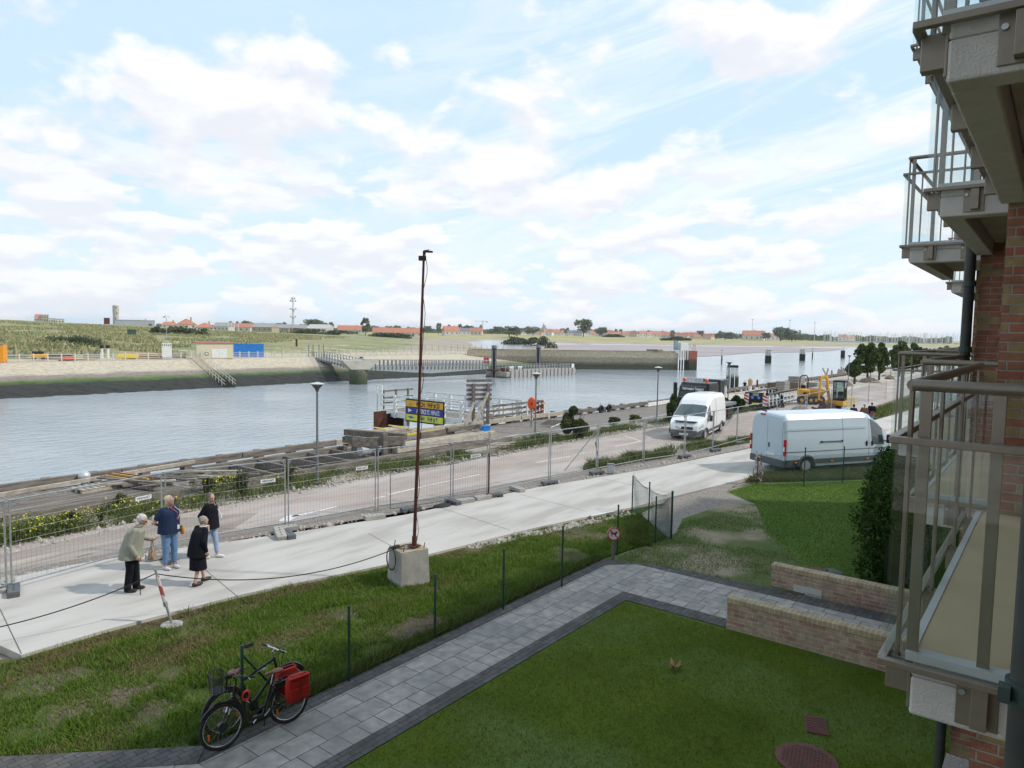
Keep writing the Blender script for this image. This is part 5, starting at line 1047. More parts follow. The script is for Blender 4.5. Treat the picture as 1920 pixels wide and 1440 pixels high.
p = PZ(1580, 671.5, -3.6); t = thing('channel_marker', p, 0, 'black round marker pile with a thin rod in the river', 'pile'); zt = HT(p, 657); MB().lathe([(.95, -1), (.95, zt)], n=14).build('shaft', zmat('blackpile', [(0, (.02, .02, .02)), (1, (.035, .03, .03))], -3.6, 2), t); MB().tube([(.3, 0, zt), (.3, 0, zt+1.6)], .1, 6).build('rod', m_galvd, t)
p = PZ(1372, 741, -3.6); D = fwd(p); t = thing('large_dolphin', p, facing(1372), 'big white topped dolphin of timber piles with black cap beside the lorry', 'pile'); w_ = wpx(20, D); zt = HT(p, 689)
mt_ = zmat('big_tide', [(0, (.03, .03, .02)), (.50, (.05, .05, .028)), (.56, (.30, .29, .25)), (.62, (.66, .65, .6)), (1, (.70, .69, .65))], -3.6, 1.8, sc=1.5, amp=.35)
for q in range(3):
    for r in (-1, 1): MB().tube([(-w_*.4+q*w_*.4, r*w_*.35, -1), (-w_*.4+q*w_*.4, r*w_*.35, zt)], w_*.17, 10).build('pile_leg', mt_, t, smooth=True)
MB().b2((-w_*.5, -w_*.45, zt), (w_*.5, w_*.45, zt+.35)).build('cap', m_blk, t)
# marina: yachts at their moorings
y0_ = thing('moored_yacht', (0, 0, 0), 0, 'distant white sailing yacht with bare mast in the marina', 'yacht', 'sailing yachts in the marina')
hl = MB(); hl.rings([[(x, -w1, 1.3), (x, -w1*.7, -.2), (x, w1*.7, -.2), (x, w1, 1.3)] for x, w1 in ((-5.5, 1.2), (-3, 1.7), (0, 1.9), (3, 1.3), (5.6, .08))]); hl.build('hull', m_white, y0_)
MB().b2((-2.5, -1, 1.3), (2, 1, 1.9)).build('cabin', m_white, y0_, bevel=.2); MB().tube([(.6, 0, 1.3), (.6, 0, 15)], .2, 5).build('mast', mat('mast_alu', (.66, .66, .66), .6), y0_); MB().tube([(.6, 0, 2.6), (-4, 0, 2.6)], .2, 6).build('boom', mat('sail_cover', (.12, .2, .42), .8), y0_)
random.seed(5)
for k in range(260):
    px = random.uniform(1545, 1825) if k < 205 else random.uniform(1195, 1400); D = random.uniform(1000, 1250) if k < 205 else random.uniform(1500, 1700)
    d = ray(px, 640); s_ = D/(d.x*hd.x+d.y*hd.y); p = Vector((d.x*s_, d.y*s_, -2.4 if k < 205 else -1)); s = random.uniform(.85, 1.3)
    if k == 0: y0_.location = p
    else: copytree(y0_, p, random.uniform(-.6, .6)+1.2, scale=s)
stuff(sheet('marina_bank', [tuple(PZ(x_, y_, -1.5).xy) for x_, y_ in ((1560, 647.5), (1700, 649), (1830, 651), (1830, 655), (1700, 654.5), (1590, 652))], -1.2, mat('marsh_grass', (.30, .28, .12), .95))) if False else None
m_soil = mat('brown_soil', (.22, .17, .13), .95, col2=(.13, .10, .08), sc=2)
# ================================================================== footpath fences, lamps, mast
def lamp(px, py, ty, lab, first=[None]):
    p = G(px, py, -.1)
    if first[0] is None:
        t = thing('street_lamp', (0, 0, 0), 0, lab, 'street lamp', 'post-top street lamps along the road'); H = 4.15
        MB().tube([(0, 0, 0), (0, 0, 1.2), (0, 0, H-.3)], [.052, .046, .038], 10).build('pole', m_galvd, t, smooth=True); MB().lathe([(.14, -.02), (.14, .03), (.08, .06)], n=12).build('base_plate', m_galvd, t)
        b = MB().lathe([(.055, H-.3), (.08, H-.2), (.2, H-.04), (.24, H)], n=20).build('cone', mat('lamp_cone', (.12, .12, .12), .5, metal=.3), t, smooth=True)
        MB().lathe([(.25, H), (.255, H+.03), (.18, H+.05), (0, H+.10)], n=20).build('diffuser', mat('lamp_top', (.58, .60, .62), .35), t, smooth=True)
        first[0] = t; t.location = p; o = t
    else: o = copytree(first[0], p, 0, lab)
    h = HT(p, ty); o.scale = (1, 1, h/4.25); return o
lamp(595, 905, 716, 'street lamp standing beside the stack of old beams'); lamp(1003, 832, 698, 'street lamp in front of the orange life ring'); lamp(1231, 797, 687, 'street lamp standing alone on the weeds left of the lorry'); lamp(1364, 768, 677, 'street lamp right in front of the big white topped dolphin')
lamp(1590, 722, 665, 'distant street lamp beside the small round tree'); lamp(1670, 705, 662, 'farthest street lamp, behind the trees on the quay'); lamp(1632, 713, 668, 'distant street lamp between the two round topped trees')
# temporary mesh fence
FB = [((-330, 1190), None), ((18, 1110), (18, 935)), ((308, 1029), None), ((538, 990), None), ((706, 958), None), ((847, 938), None), ((915, 928), None), ((1030, 904), None), ((1119, 885), None), ((1206, 868), None), ((1283, 857), None), ((1336, 844), None), ((1381, 831), None)]
FP = [G(*a[0], -.02) for a in FB]
for (px, ty) in ((1458, 750), (1514, 738), (1560, 729.5), (1598, 722.5), (1630, 716.5), (1663, 712)): FP.append(G(px, ty, 2.0)-Vector((0, 0, 2.0)))
tilt = [0]*len(FP)
def fence_panel(p, q, lab, h=1.98, tag_=True, brace=False):
    L_ = (q-p).xy.length; rz = math.atan2(q.y-p.y, q.x-p.x); t = thing('mesh_fence', p, rz, lab, 'fence', 'galvanised mesh panels of the temporary fence')
    dz = (q.z-p.z); fr = MB(); e = .05
    fr.tube([(e, 0, .0), (e, 0, h)], .021, 6); fr.tube([(L_-e, 0, dz), (L_-e, 0, dz+h)], .021, 6); fr.tube([(e, 0, .16), (L_-e, 0, .16+dz)], .019, 6); fr.tube([(e, 0, h-.02), (L_-e, 0, h-.02+dz)], .019, 6)
    for x, s_ in ((e, 1), (L_-e, -1)): fr.add([(x, -.004, h-.16), (x, -.004, h-.03), (x+s_*.13, -.004, h-.03), (x, .004, h-.16), (x, .004, h-.03), (x+s_*.13, .004, h-.03)], [(0, 1, 2), (3, 5, 4), (0, 3, 4, 1), (1, 4, 5, 2), (2, 5, 3, 0)])
    fr.build('frame', m_galv, t)
    n = int(L_/.10); w_ = MB()
    for k in range(1, n): x = e+(L_-2*e)*k/n; w_.tube([(x, 0, .17+dz*x/L_), (x, 0, h-.03+dz*x/L_)], .0022, 3, cap=False)
    for k in range(1, 8): z_ = .17+(h-.2)*k/8; w_.tube([(e, 0, z_), (L_-e, 0, z_+dz)], .0026, 3, cap=False)
    w_.build('wire_mesh', m_galvd, t, fixn=False)
    if tag_:
        tg = MB().b2((L_-.75, -.012, 1.38), (L_-.33, -.004, 1.48)).build('name_tag', m_white, t)
        text('HEKNAST', .075, mat('tag_blue', (.03, .05, .25), .6), t, Matrix.Translation((L_-.54, -.0145, 1.43)) @ Matrix.Rotation(math.pi/2, 4, 'X'), fit=.34)
    if brace: MB().tube([(L_-e, .0, 1.75), (L_-e-.95, -1.0*0+.9, .05)], .02, 6).build('brace', m_galv, t)
    return t
order = ['leftmost, cut off by the photo edge', 'left of the standing visitors', 'behind the two standing women', 'with two name tags beside a tilted block foot', 'left of the rusty mast', 'behind the rusty mast, with a low half gate', 'narrow one with a rusty half post', 'with a diagonal brace at its right end', 'just left of the leaning black rod', 'right of the small grey box', 'in front of the white van nose', 'braced, right before the white van', 'behind the white van rear corner', 'hidden partly by the big silver van', 'above the big silver van roof, left', 'above the big silver van roof, right', 'behind the walking group, left', 'behind the walking group, right', 'farthest visible before the balcony']
for k in range(len(FP)-1):
    fence_panel(FP[k], FP[k+1], 'mesh fence panel '+order[k], tag_=k in (1, 2, 3, 5, 9), brace=k in (7, 11, 13, 15))
# lower half gate in front of panel 5
a_, b_ = G(732, 960), G(915, 931); t = thing('low_gate', a_, math.atan2(b_.y-a_.y, b_.x-a_.x), 'waist-high mesh gate with a bent top bar leaning on the fence behind the mast', 'gate'); L_ = (b_-a_).length
fr = MB(); fr.tube([(0, 0, .1), (0, 0, 1.35), (L_*.58, 0, 1.28), (L_, 0, 1.45), (L_, 0, .1), (0, 0, .1)], .02, 6); fr.build('frame', m_galvd, t); MB().tube([(L_, -.03, 0), (L_, -.03, 1.5)], .028, 6).build('rusty_post', m_rust, t); wv = MB()
for k in range(1, int(L_/.1)): wv.tube([(k*.1, 0, .1), (k*.1, 0, 1.28)], .0022, 3, cap=False)
wv.build('wire_mesh', m_galvd, t)
# fence feet and weights
def foot(px, py, lab, kind='grey', rz=None, off=.0, tiltx=0., group='fence feet'):
    p = G(px, py, off); t = thing('ballast_block', p, rz if rz is not None else 1.25, lab, 'fence foot', group)
    m = m_footg if kind == 'grey' else m_blockc; L_, w_, h_ = (.66, .22, .13) if kind == 'grey' else (.62, .26, .13)
    b = MB(); R = Matrix.Rotation(tiltx, 4, 'Y')
    if kind == 'grey': b.b2((-L_/2, -w_/2, h_*.4), (L_/2, w_/2, h_)); b.b2((-L_/2, -w_/2, 0), (-L_/2+.16, w_/2, h_*.4)); b.b2((L_/2-.16, -w_/2, 0), (L_/2, w_/2, h_*.4)); b.b2((-.07, -w_/2, 0), (.07, w_/2, h_*.4))
    else: b.b2((-L_/2, -w_/2, 0), (L_/2, w_/2, h_))
    b.xf(R); b.build('block', m, t, bevel=.012)
    s = MB()
    for q in (-.2, -.07, .07, .2): s.lathe([(.022, h_+.0), (.022, h_+.004)], (q, 0, 0), 8)
    s.xf(R); s.build('socket', m_blk, t)
foot(8, 1104, 'pale concrete fence foot at the left edge of the photo', 'c', 1.0, tiltx=-.15); foot(26, 1112, 'dark grey fence foot at the left edge beside the pale one'); foot(300, 1046, 'pale concrete fence foot behind the pale-haired woman', 'c', -.2, off=.02); foot(318, 1052, 'dark grey fence foot under the pale one behind the woman')
foot(525, 1004, 'tilted concrete fence foot by the double post, propped on another', 'c', 1.15, off=.05, tiltx=-.22); foot(541, 1006, 'short concrete foot propping up the tilted one'); foot(536, 995, 'flat concrete foot below the tilted one', 'c', -.3)
foot(702, 973, 'plain concrete block foot left of the mast', 'c', -.35); foot(770, 958, 'dark grey foot just behind the mast', 'grey', -.3); foot(849, 944, 'grey foot under the double post, pointing to the camera', 'grey', 1.4); foot(872, 942, 'pale concrete block right of the double post foot', 'c', -.3); foot(905, 936, 'mossy concrete block left of the grey foot', 'c', -.25); foot(925, 932, 'grey foot at the rusty half post', 'grey', -.5)
foot(970, 920, 'small pale concrete block foot between two grey feet', 'c', 1.3); foot(1030, 908, 'long dark grey foot under the braced post', 'grey', -.35); foot(1119, 889, 'dark grey foot at the leaning black rod', 'grey', -.3); foot(1283, 858, 'grey foot in the grass before the van nose', 'grey', -.3); foot(1341, 846, 'grey foot in the grass right of the van nose', 'grey', -.3); foot(1386, 832, 'grey foot in the grass behind the van', 'grey', -.3)
t = thing('leaning_rod', G(1126, 882), .6, 'thin black rod leaning out of the ground by the fence', 'rod'); MB().tube([(0, 0, -.05), (.30, .22, 1.12)], .022, 6).build('rod', m_blk, t); MB().box((.3, .22, 1.12), (.06, .06, .03)).build('knob', m_blk, t)
t = thing('meter_box', G(1145, 887), YAW-math.pi/2, 'small pale grey service box in the verge by the footpath', 'box'); MB().b2((-.13, -.11, 0), (.13, .11, .36)).build('body', mat('pale_grey_box', (.5, .51, .54), .6), t, bevel=.01); MB().b2((-.14, -.12, .36), (.14, .12, .39)).build('lid', m_galvd, t)
# tarpaulin scraps and dumped bits
t = thing('rubber_mat', G(829, 950), -.3, 'crumpled black rubber mat at the fence foot', 'mat'); MB().ell((0, 0, .03), (.34, .16, .07), 10, 6).build('cloth', m_blk, t, smooth=True); MB().box((.1, .05, .03), (.4, .2, .04)).build('fold', m_blk, t)
# rusty mast on concrete block
tb = G(772, 1098, -.06); blk = thing('concrete_base_block', tb, -.30, 'large grey concrete block on the grass carrying the rusty mast', 'block')
b = MB(); b.rings([[(-.44, -.42, -.1), (.44, -.42, -.1), (.44, .42, -.1), (-.44, .42, -.1)], [(-.40, -.38, .80), (.40, -.38, .80), (.40, .38, .80), (-.40, .38, .80)]]); b.build('block', m_blockc, blk, bevel=.02); MB().b2((-.40, -.38, .80), (.40, .38, .808)).build('stained_top', mat('stained_top', (.42, .36, .28), .9, col2=(.30, .22, .15), sc=5), blk)
rb = MB()
for q, r, l in ((-.3, -.28, .12), (.3, -.3, .14), (.28, .3, .2), (-.28, .3, .15)): rb.tube([(q, r, .8), (q+.03, r, .8+l)], .012, 5)
rb.build('rebar', m_rust, blk)
blk.location = tb+Vector((.05, .30, 0))+rt0*.10; blk.scale = (.84, .84, 1); mp0 = blk.location+Vector((0, 0, .81)); Dm = fwd(mp0); top = AT(795, 470, Dm+.05); p_b = AT(776.5, 1024, Dm)
ms = thing('rusty_mast', p_b, 0, 'tall thin rusty brown mast with two floodlights, leaning slightly on its concrete block', 'mast'); d_ = top-p_b
MB().tube([(0, 0, 0), d_*.35+Vector((.012, 0, 0)), d_*.7, d_], [.040, .036, .031, .026], 10).build('shaft', m_rust, ms, smooth=True); MB().tube([(0, 0, 0), d_*.035], .055, 8).build('sleeve', m_rust, ms)
MB().box((0, 0, .01), (.22, .22, .02)).build('foot_plate', m_rust, ms)
cbl = MB(); pts = []
for k in range(40):
    f = k/39; pts.append(d_*f+Vector((.05+.035*math.sin(k*.9), -.02+.02*math.cos(k*1.3), 0)))
cbl.tube(pts, .007, 5); cbl.build('cable', m_blk, ms)
for v, dim, rz_ in ((d_+Vector((0, 0, -.02))+rt0*.10, (.19, .09, .035), 0.), (d_*.975-rt0*.03, (.17, .12, .10), .1)):
    l = MB(); l.box(v, dim, rz=YAW-math.pi/2+rz_); lo_ = l.build('floodlight', m_blk, ms, bevel=.01); MB().box(v+Vector((0, 0, -.02))-hd*.062*0+Vector((0, 0, -dim[2]/2-.003+.02)), (dim[0]*.8, dim[1]*.8, .006), rz=YAW-math.pi/2+rz_).build('lens', m_galv, lo_)
MB().bar(d_, d_+rt0*.12+Vector((0, 0, .02)), .02, .02).build('bracket', m_blk, ms)
# black cable: sagging from the block to the striped post and on to the left
sp_ = G(322, 1172, -.05); post_top = AT(291, 1068, fwd(sp_)+.02)
cb = thing('hanging_cable', (0, 0, 0), 0, 'long black cable sagging from the concrete block over the striped post to the left', 'cable')
def sag(a, b, s, n=24): return [a.lerp(b, k/n)-Vector((0, 0, s*4*(k/n)*(1-k/n))) for k in range(n+1)]
c0 = blk.location+Vector((-.30, .1, .83)); left = AT(-60, 1200, fwd(G(-60, 1200))-.0); left.z = .45
MB().tube(sag(c0, post_top+Vector((0, 0, -.08)), .36)+sag(post_top+Vector((0, 0, -.08)), G(-60, 1188, .3), .12)[1:], .011, 6).build('cable_line', m_blk, cb)
co = MB(); cc_ = blk.location+Vector((-.42, .12, .62))
for q in range(2):
    ring = [cc_+Vector((math.cos(a)*.05*q, math.cos(a)*(.15+.04*q), math.sin(a)*(.24+.02*q))) for a in np.linspace(0, 2*math.pi, 20, endpoint=False)]; co.tube(ring, .010, 5, closed=True)
ring = [blk.location+Vector((-.02+math.cos(a)*.2, math.sin(a)*.15, .83)) for a in np.linspace(0, 2*math.pi, 20, endpoint=False)]; co.tube(ring, .010, 5, closed=True)
co.build('cable_coil', m_blk, cb); MB().ell(blk.location+Vector((-.25, .15, .85)), (.13, .06, .04), 8, 5).build('plug', m_blk, cb)
# leaning striped post on a round base
stp = thing('striped_post', sp_, 0, 'leaning grey post with red and white tape in a round concrete foot', 'post'); v = post_top-sp_
m_str = bpy.data.materials.new('red_white_tape'); m_str.use_nodes = True; t_ = m_str.node_tree; n_ = t_.nodes
tcn = n_.new('ShaderNodeTexCoord'); wv_ = n_.new('ShaderNodeTexWave'); wv_.inputs['Scale'].default_value = 1.6; wv_.bands_direction = 'DIAGONAL'; wv_.wave_profile = 'SAW'; t_.links.new(tcn.outputs['Object'], wv_.inputs[0])
gtn = n_.new('ShaderNodeMath'); gtn.operation = 'GREATER_THAN'; gtn.inputs[1].default_value = .5; t_.links.new(wv_.outputs['Fac'], gtn.inputs[0]); mxn = n_.new('ShaderNodeMix'); mxn.data_type = 'RGBA'; mxn.inputs[6].default_value = (.5, .48, .46, 1); mxn.inputs[7].default_value = (.33, .07, .06, 1); t_.links.new(gtn.outputs[0], mxn.inputs[0]); t_.links.new(mxn.outputs[2], n_['Principled BSDF'].inputs['Base Color'])
MB().tube([(0, 0, .03), v], .024, 8).build('pole', m_galv, stp); MB().tube([v*.42, v*.88], .036, 8).build('striped_board', m_str, stp); MB().lathe([(.2, -.02), (.2, .02), (.16, .035), (0, .04)], n=18).build('base', m_blockc, stp); MB().bar(v*.34, v*.42, .07, .05).build('clamp', m_galv, stp)
# green fence posts along the path, wire netting corner
posts = [(654, 1280, 1138), (815, 1195, 1078), (943, 1145, 1030), (1053, 1103, 988), (1157, 1043, 948), (1228, 1020, 932), (1258, 1012, 922), (1216, 980, 905), (1185, 958, 893), (455, 1362, 1212)]
labs = ['green fence post between the bicycles and the mast block', 'green fence post just right of the mast block', 'green fence post in mid bank, two posts right of the mast block', 'green fence post beside the bare patch on the bank', 'green fence post behind the round no-dogs sign', 'slim green post at the near side of the netting corner', 'thick green corner post of the wire netting', 'green netting post on the footpath side, middle one', 'green netting post nearest to the footpath', 'green fence post with stay that the bicycles lean on']
PST = []
for (px, py, ty), lb in zip(posts, labs):
    p = G(px, py, -.04); h = HT(p, ty); t = thing('green_fence_post', p, 0, lb, 'post', 'dark green steel fence posts'); r_ = .032 if px == 1258 else .022; MB().tube([(0, 0, -.05), (0, 0, h)], r_, 8).build('shaft', m_green, t, smooth=True); MB().lathe([(r_+.004, h-.01), (r_+.004, h+.015), (0, h+.03)], n=8).build('cap', m_green, t)
    if px == 455: MB().tube([(0, 0, h-.12), (.75, .15, .1)], .018, 6).build('stay', m_green, t); MB().box((.12, .02, h-.03), (.12, .04, .05)).build('tensioner', m_blk, t)
    PST.append((p, h))
m_net = mat('netting_green', (.05, .13, .11), .6)
def netting(pts, h0, label, cell=.055, name='wire_netting', hs=None, colm=None):
    """diamond mesh between ground points"""
    base = pts[0]; t = thing(name, base, 0, label, 'fence'); b = MB(); tot = 0
    for i in range(len(pts)-1):
        a, c = pts[i]-base, pts[i+1]-base; L_ = (c-a).xy.length; ha = hs[i] if hs else h0; hc = hs[i+1] if hs else h0; u = (c-a)/L_; nrm = Vector((-u.y, u.x, 0))
        k = -h0
        def P_(s, z): top_ = ha+(hc-ha)*s/L_-.12*math.sin(math.pi*min(max(s/L_, 0), 1))*(1 if hs else 0); return a+u*s+Vector((0, 0, min(z, top_)))+nrm*.02*math.sin(s*5+z*3)
        ns = int((L_+h0)/cell)
        for q in range(ns):
            s0 = q*cell-h0
            for sg in (1, -1):
                pl = []
                for j in range(0, 9):
                    z = j/8*h0; s = s0+z if sg > 0 else s0+h0-z
                    if 0 <= s <= L_: pl.append(P_(s, z))
                if len(pl) > 1: b.tube(pl, .0028, 3, cap=False)
        b.tube([P_(s, 9) for s in np.linspace(0, L_, 8)], .004, 4, cap=False)
    o = b.build('mesh', colm or m_net, t, fixn=False); return t
netting([PST[8][0], PST[7][0], PST[6][0]], 1.3, 'sagging green wire netting between the footpath post and the corner post', hs=[1.25, 1.05, 1.32])
netting([PST[6][0], PST[5][0]], 1.3, 'taut green wire netting beside the thick corner post', hs=[1.3, 1.1])
wi = thing('tension_wire', (0, 0, 0), 0, 'thin green wire strung low between the posts along the path', 'wire'); b = MB()
for z_ in (.55, .08): b.tube([PST[9][0]+Vector((0, 0, z_+.3))]+[PST[k][0]+Vector((0, 0, z_)) for k in (0, 1, 2, 3, 4)], .004, 4)
b.build('wire', m_green, wi)
# netting before the big van
vp = [G(1418, 908), G(1507, 912), G(1580, 905), G(1663, 901)]
for k, (p, ty, lb) in enumerate(zip(vp, (858, 840, 838, 836), ('leaning netting post at the rear of the silver van', 'netting post before the rear wheel of the silver van', 'netting post before the middle of the silver van', 'netting post before the front wheel of the silver van'))):
    h = HT(p, ty); t = thing('green_fence_post', p, 0, lb, 'post', 'dark green steel fence posts'); MB().tube([(0, 0, -.05), (.12 if k == 0 else 0, 0, h)], .022, 8).build('shaft', m_green, t); MB().lathe([(.026, h-.01), (.026, h+.015), (0, h+.03)], (.12 if k == 0 else 0, 0, 0), n=8).build('cap', m_green, t)
netting(vp, 1.15, 'dark green wire netting in front of the silver van', cell=.075)
tp = thing('barrier_tape', vp[0], 0, 'torn red and white barrier tape tangled on the leaning netting post', 'tape'); b = MB(); random.seed(3)
for q in range(7):
    pl = [Vector((.1+random.uniform(-.1, .6)*k/4, random.uniform(-.2, .2), 1.2-k*.28+random.uniform(-.1, .1))) for k in range(5)]; b.tube(pl, .016, 3)
b.build('strip', m_str, tp)
# no dogs sign
p = G(1149, 1050, -.03); t = thing('no_dogs_sign', p, YAW+math.pi/2+.25, 'round red-rimmed no dogs sign on a short wooden stake by the path', 'sign'); z0 = .68
MB().b2((-.02, -.035, 0), (.02, .035, .90)).build('stake', mat('stake_wood', (.22, .19, .16), .9), t)
f = MB().lathe([(0, .02), (.17, .02), (.17, .032), (0, .032)], (0, 0, z0), 28, 'X').build('disc', m_white, t)
rg = MB(); n = 28
rg.tube([(.036, math.cos(2*math.pi*k/n)*.155, z0+math.sin(2*math.pi*k/n)*.155) for k in range(n)], .016, 5, closed=True); rg.bar((.037, -.11, z0+.11), (.037, .11, z0-.11), .006, .028)
rg.build('red_ring', mat('sign_red2', (.55, .03, .03), .5), t)
dg = MB(); dg.box((.034, 0, z0+.005), (.004, .12, .045)); dg.box((.034, .065, z0+.035), (.004, .055, .04)); dg.box((.034, .048, z0-.04), (.004, .018, .06)); dg.box((.034, -.05, z0-.04), (.004, .018, .06)); dg.box((.034, -.075, z0+.035), (.004, .015, .05)); dg.build('dog_silhouette', m_blk, t)
t.rotation_euler.z = math.atan2(-p.y, -p.x)+.25
# plank lying by the path, manhole covers, dead leaf, drain covers
t = thing('pale_plank', G(1130, 966, -.03), math.atan2(G(1150, 960).y-G(1110, 968).y, G(1150, 960).x-G(1110, 968).x), 'pale concrete kerb piece lying in the gravel beside the footpath', 'kerb'); MB().b2((-.55, -.05, 0), (.55, .05, .06)).build('plank', m_blockc, t, bevel=.008); MB().b2((-.5, -.03, .06), (.5, .03, .066)).build('face', m_white, t)
m_mh = mat('red_manhole', (.16, .05, .04), .7, col2=(.10, .04, .035), sc=6, metal=.2)
t = thing('manhole_cover', G(1512, 1425, 0), .2, 'round rust-red manhole cover in the lower lawn', 'manhole'); MB().lathe([(.40, -.01), (.40, .012), (.36, .014), (0, .014)], n=32).build('rim', m_mh, t); b = MB()
for i in range(-7, 8):
    for j in range(-7, 8):
        if math.hypot(i, j) < 7: b.box((i*.048, j*.048, .017), (.032, .022, .008), rz=(i+j) % 2*1.57)
b.build('cover', m_mh, t)
t = thing('manhole_cover', G(1530, 1360, 0), .35, 'small rectangular rust-red grating in the lower lawn', 'manhole'); MB().b2((-.24, -.15, -.01), (.24, .15, .010)).build('rim', m_mh, t); b = MB()
for i in range(9): b.box((-.2+i*.05, 0, .012), (.026, .27, .008))
b.build('cover', m_mh, t)
t = thing('drain_cover', G(1533, 1072, 0), .2, 'rusty square drain cover in the upper lawn', 'manhole'); MB().b2((-.3, -.22, -.01), (.3, .22, .012)).build('cover', m_rust, t); MB().b2((-.26, -.18, .012), (.26, .18, .016)).build('plate', m_mh, t)
t = thing('drain_cover', G(1560, 1072, 0), 0, 'round dark grey drain cover in the upper lawn', 'manhole'); MB().lathe([(.25, -.01), (.25, .006), (0, .007)], n=24).build('cover', m_footg, t); MB().lathe([(.18, .008), (.18, .010), (0, .010)], n=24).build('plate', m_footg, t)
t = thing('fallen_leaf', G(1265, 1253, .02), .4, 'large curled brown dead leaf lying on the lower lawn', 'leaf'); b = MB()
for q in range(5):
    a_ = q*1.25; b.add([(0, 0, .02), (math.cos(a_)*.11, math.sin(a_)*.11, .05+.03*(q % 2)), (math.cos(a_+.5)*.16, math.sin(a_+.5)*.14, .12), (math.cos(a_+1)*.10, math.sin(a_+1)*.10, .03)], [(0, 1, 2, 3)])
b.build('leaf_blade', mat('dead_leaf', (.36, .22, .12), .9, col2=(.24, .13, .07), sc=12), t, fixn=False); MB().tube([(0, 0, .02), (-.14, .05, .03)], .006, 4).build('leaf_stem', m_bark, t)
# ================================================================== white timber jetty with its boards
jt = thing('white_jetty', (36.4, 33, -3.6), 0, 'white painted timber landing stage standing out into the river', 'jetty'); jo = Vector((36.4, 33, -3.6))
X0, X1, Y0, Y1 = 34.5, 38.3, 28.75, 38.2
def J(lo, hi): return [a-b for a, b in zip(lo, jo)], [a-b for a, b in zip(hi, jo)]
b = MB(); b.b2(*J((X0, Y0, -.12), (X1, Y1, -.02))); b.build('deck', m_deck, jt)
b = MB(); b.b2(*J((X0-.08, Y0, -.42), (X0-.002, Y1, .0))); b.b2(*J((X1, Y0, -.42), (X1+.08, Y1, 0))); b.b2(*J((X0, Y1, -.42), (X1, Y1+.08, 0))); b.build('fascia', m_white, jt)
for x in (X0+.15, X1-.15):
    for y in (Y0+.8, Y0+4.2, Y1-2.4): MB().b2(*J((x-.14, y-.14, -4), (x+.14, y+.14, -.13))).build('leg', m_white, jt)
MB().b2(*J((X0, Y1-2.6, -.6), (X1, Y1-2.3, -.43))).build('crossbeam', m_white, jt)
for x, ys in ((X0-.1, np.arange(Y0+.2, Y1, 1.55)), (X1+.1, np.arange(Y0+.2, Y1, 1.55))):
    for y in ys: MB().b2(*J((x-.09, y-.10, -.45), (x+.09, y+.10, 1.12))).build('post', m_white, jt)
    r = MB()
    for z_, h_ in ((1.08, .12), (.72, .09), (.38, .09)): r.b2(*J((x-.03+(.07 if x < 36 else -.07), Y0-.2, z_-h_/2), (x+.03+(.07 if x < 36 else -.07), Y1, z_+h_/2)))
    r.build('rail', m_white, jt)
r = MB()
for x in np.arange(X0+.2, X1, 1.2): r.b2(*J((x-.05, Y1-.05, 0), (x+.05, Y1+.05, 1.4)))
for z_ in (.45, .8, 1.3): r.b2(*J((X0, Y1+.05, z_-.06), (X1-.6, Y1+.1, z_+.06)))
r.build('end_frame', m_wood, jt)
r = MB(); r.b2(*J((X0-.05, Y1-.1, -.1), (X0+.02, Y1, 1.75))); r.b2(*J((X0-.05, Y1+.4, -.1), (X0+.02, Y1+.5, 1.75)))
for z_ in np.arange(.2, 1.8, .3): r.b2(*J((X0-.05, Y1, z_), (X0+.02, Y1+.42, z_+.05)))
r.build('ladder', m_white, jt)
# rails along the quay beside the jetty
qr = thing('quay_railing', (36.5, 28.8, -.25), 0, 'grey timber guard rail on white posts along the quay right of the back board', 'railing')
for k in range(7): MB().b2((-1.9+k*1.0, -.06, 0), (-1.78+k*1.0, .06, 1.25)).build('post', m_white, qr)
r = MB()
for z_ in (.5, .85, 1.15): r.b2((-2, -.1, z_-.07), (4.3, -.06, z_+.07))
r.build('rail', m_wood, qr)
bt = thing('barrier_bar', (39.6, 28.5, -.25), 0, 'red and white striped bars across the jetty entrance', 'barrier'); MB().bar((-.6, 0, .85), (1.3, 0, 1.02), .05, .08).build('bar', m_str, bt); MB().bar((-.8, .03, .35), (1.4, .03, .62), .05, .08).build('bar', m_str, bt)
for q in (-.7, 1.3): MB().b2((q-.04, .0, 0), (q+.04, .08, 1.15)).build('post', m_white, bt)
# radio channel board on the jetty, written side toward the camera
tl = PX(762, 748, X0-.22); tr = PX(831, 757, X0-.22); bl_ = PX(763, 787, X0-.22); Wd = abs(tl.y-tr.y); Hd = tl.z-bl_.z; cen = (tl+tr)/2-Vector((0, 0, Hd/2))
vs_ = thing('channel_board', cen, 0, 'black framed radio channel board with orange, blue and yellow fields on the white jetty', 'sign')
MB().b2((.0, -Wd/2-.07, -Hd/2-.07), (.06, Wd/2+.07, Hd/2+.07)).build('frame', m_blk, vs_)
for k, (c, nm) in enumerate((((.80, .42, .03), 'orange_field'), ((.03, .04, .30), 'blue_field'), ((.72, .72, .06), 'yellow_field'))):
    z1 = Hd/2-k*Hd/3-.025; z0_ = z1-Hd/3+.05; MB().b2((-.02, -Wd/2, z0_), (-.001, Wd/2, z1)).build('panel', mat(nm, c, .5), vs_)
for k, (s, m) in enumerate((('KYCN : VHF # 23', m_blk), ('AIR FORCE YC : VHF # 72', m_white), ('VVW : VHF # 8', mat('letter_navy', (.03, .05, .22), .5)))):
    z = Hd/2-(k+.5)*Hd/3; M4 = Matrix(((0, 0, -1, -.024), (-1, 0, 0, -Wd*.10), (0, 1, 0, z-.02), (0, 0, 0, 1))); text(s, .42, m, vs_, M4, fit=Wd*(.62 if k < 2 else .52), bold=.012)
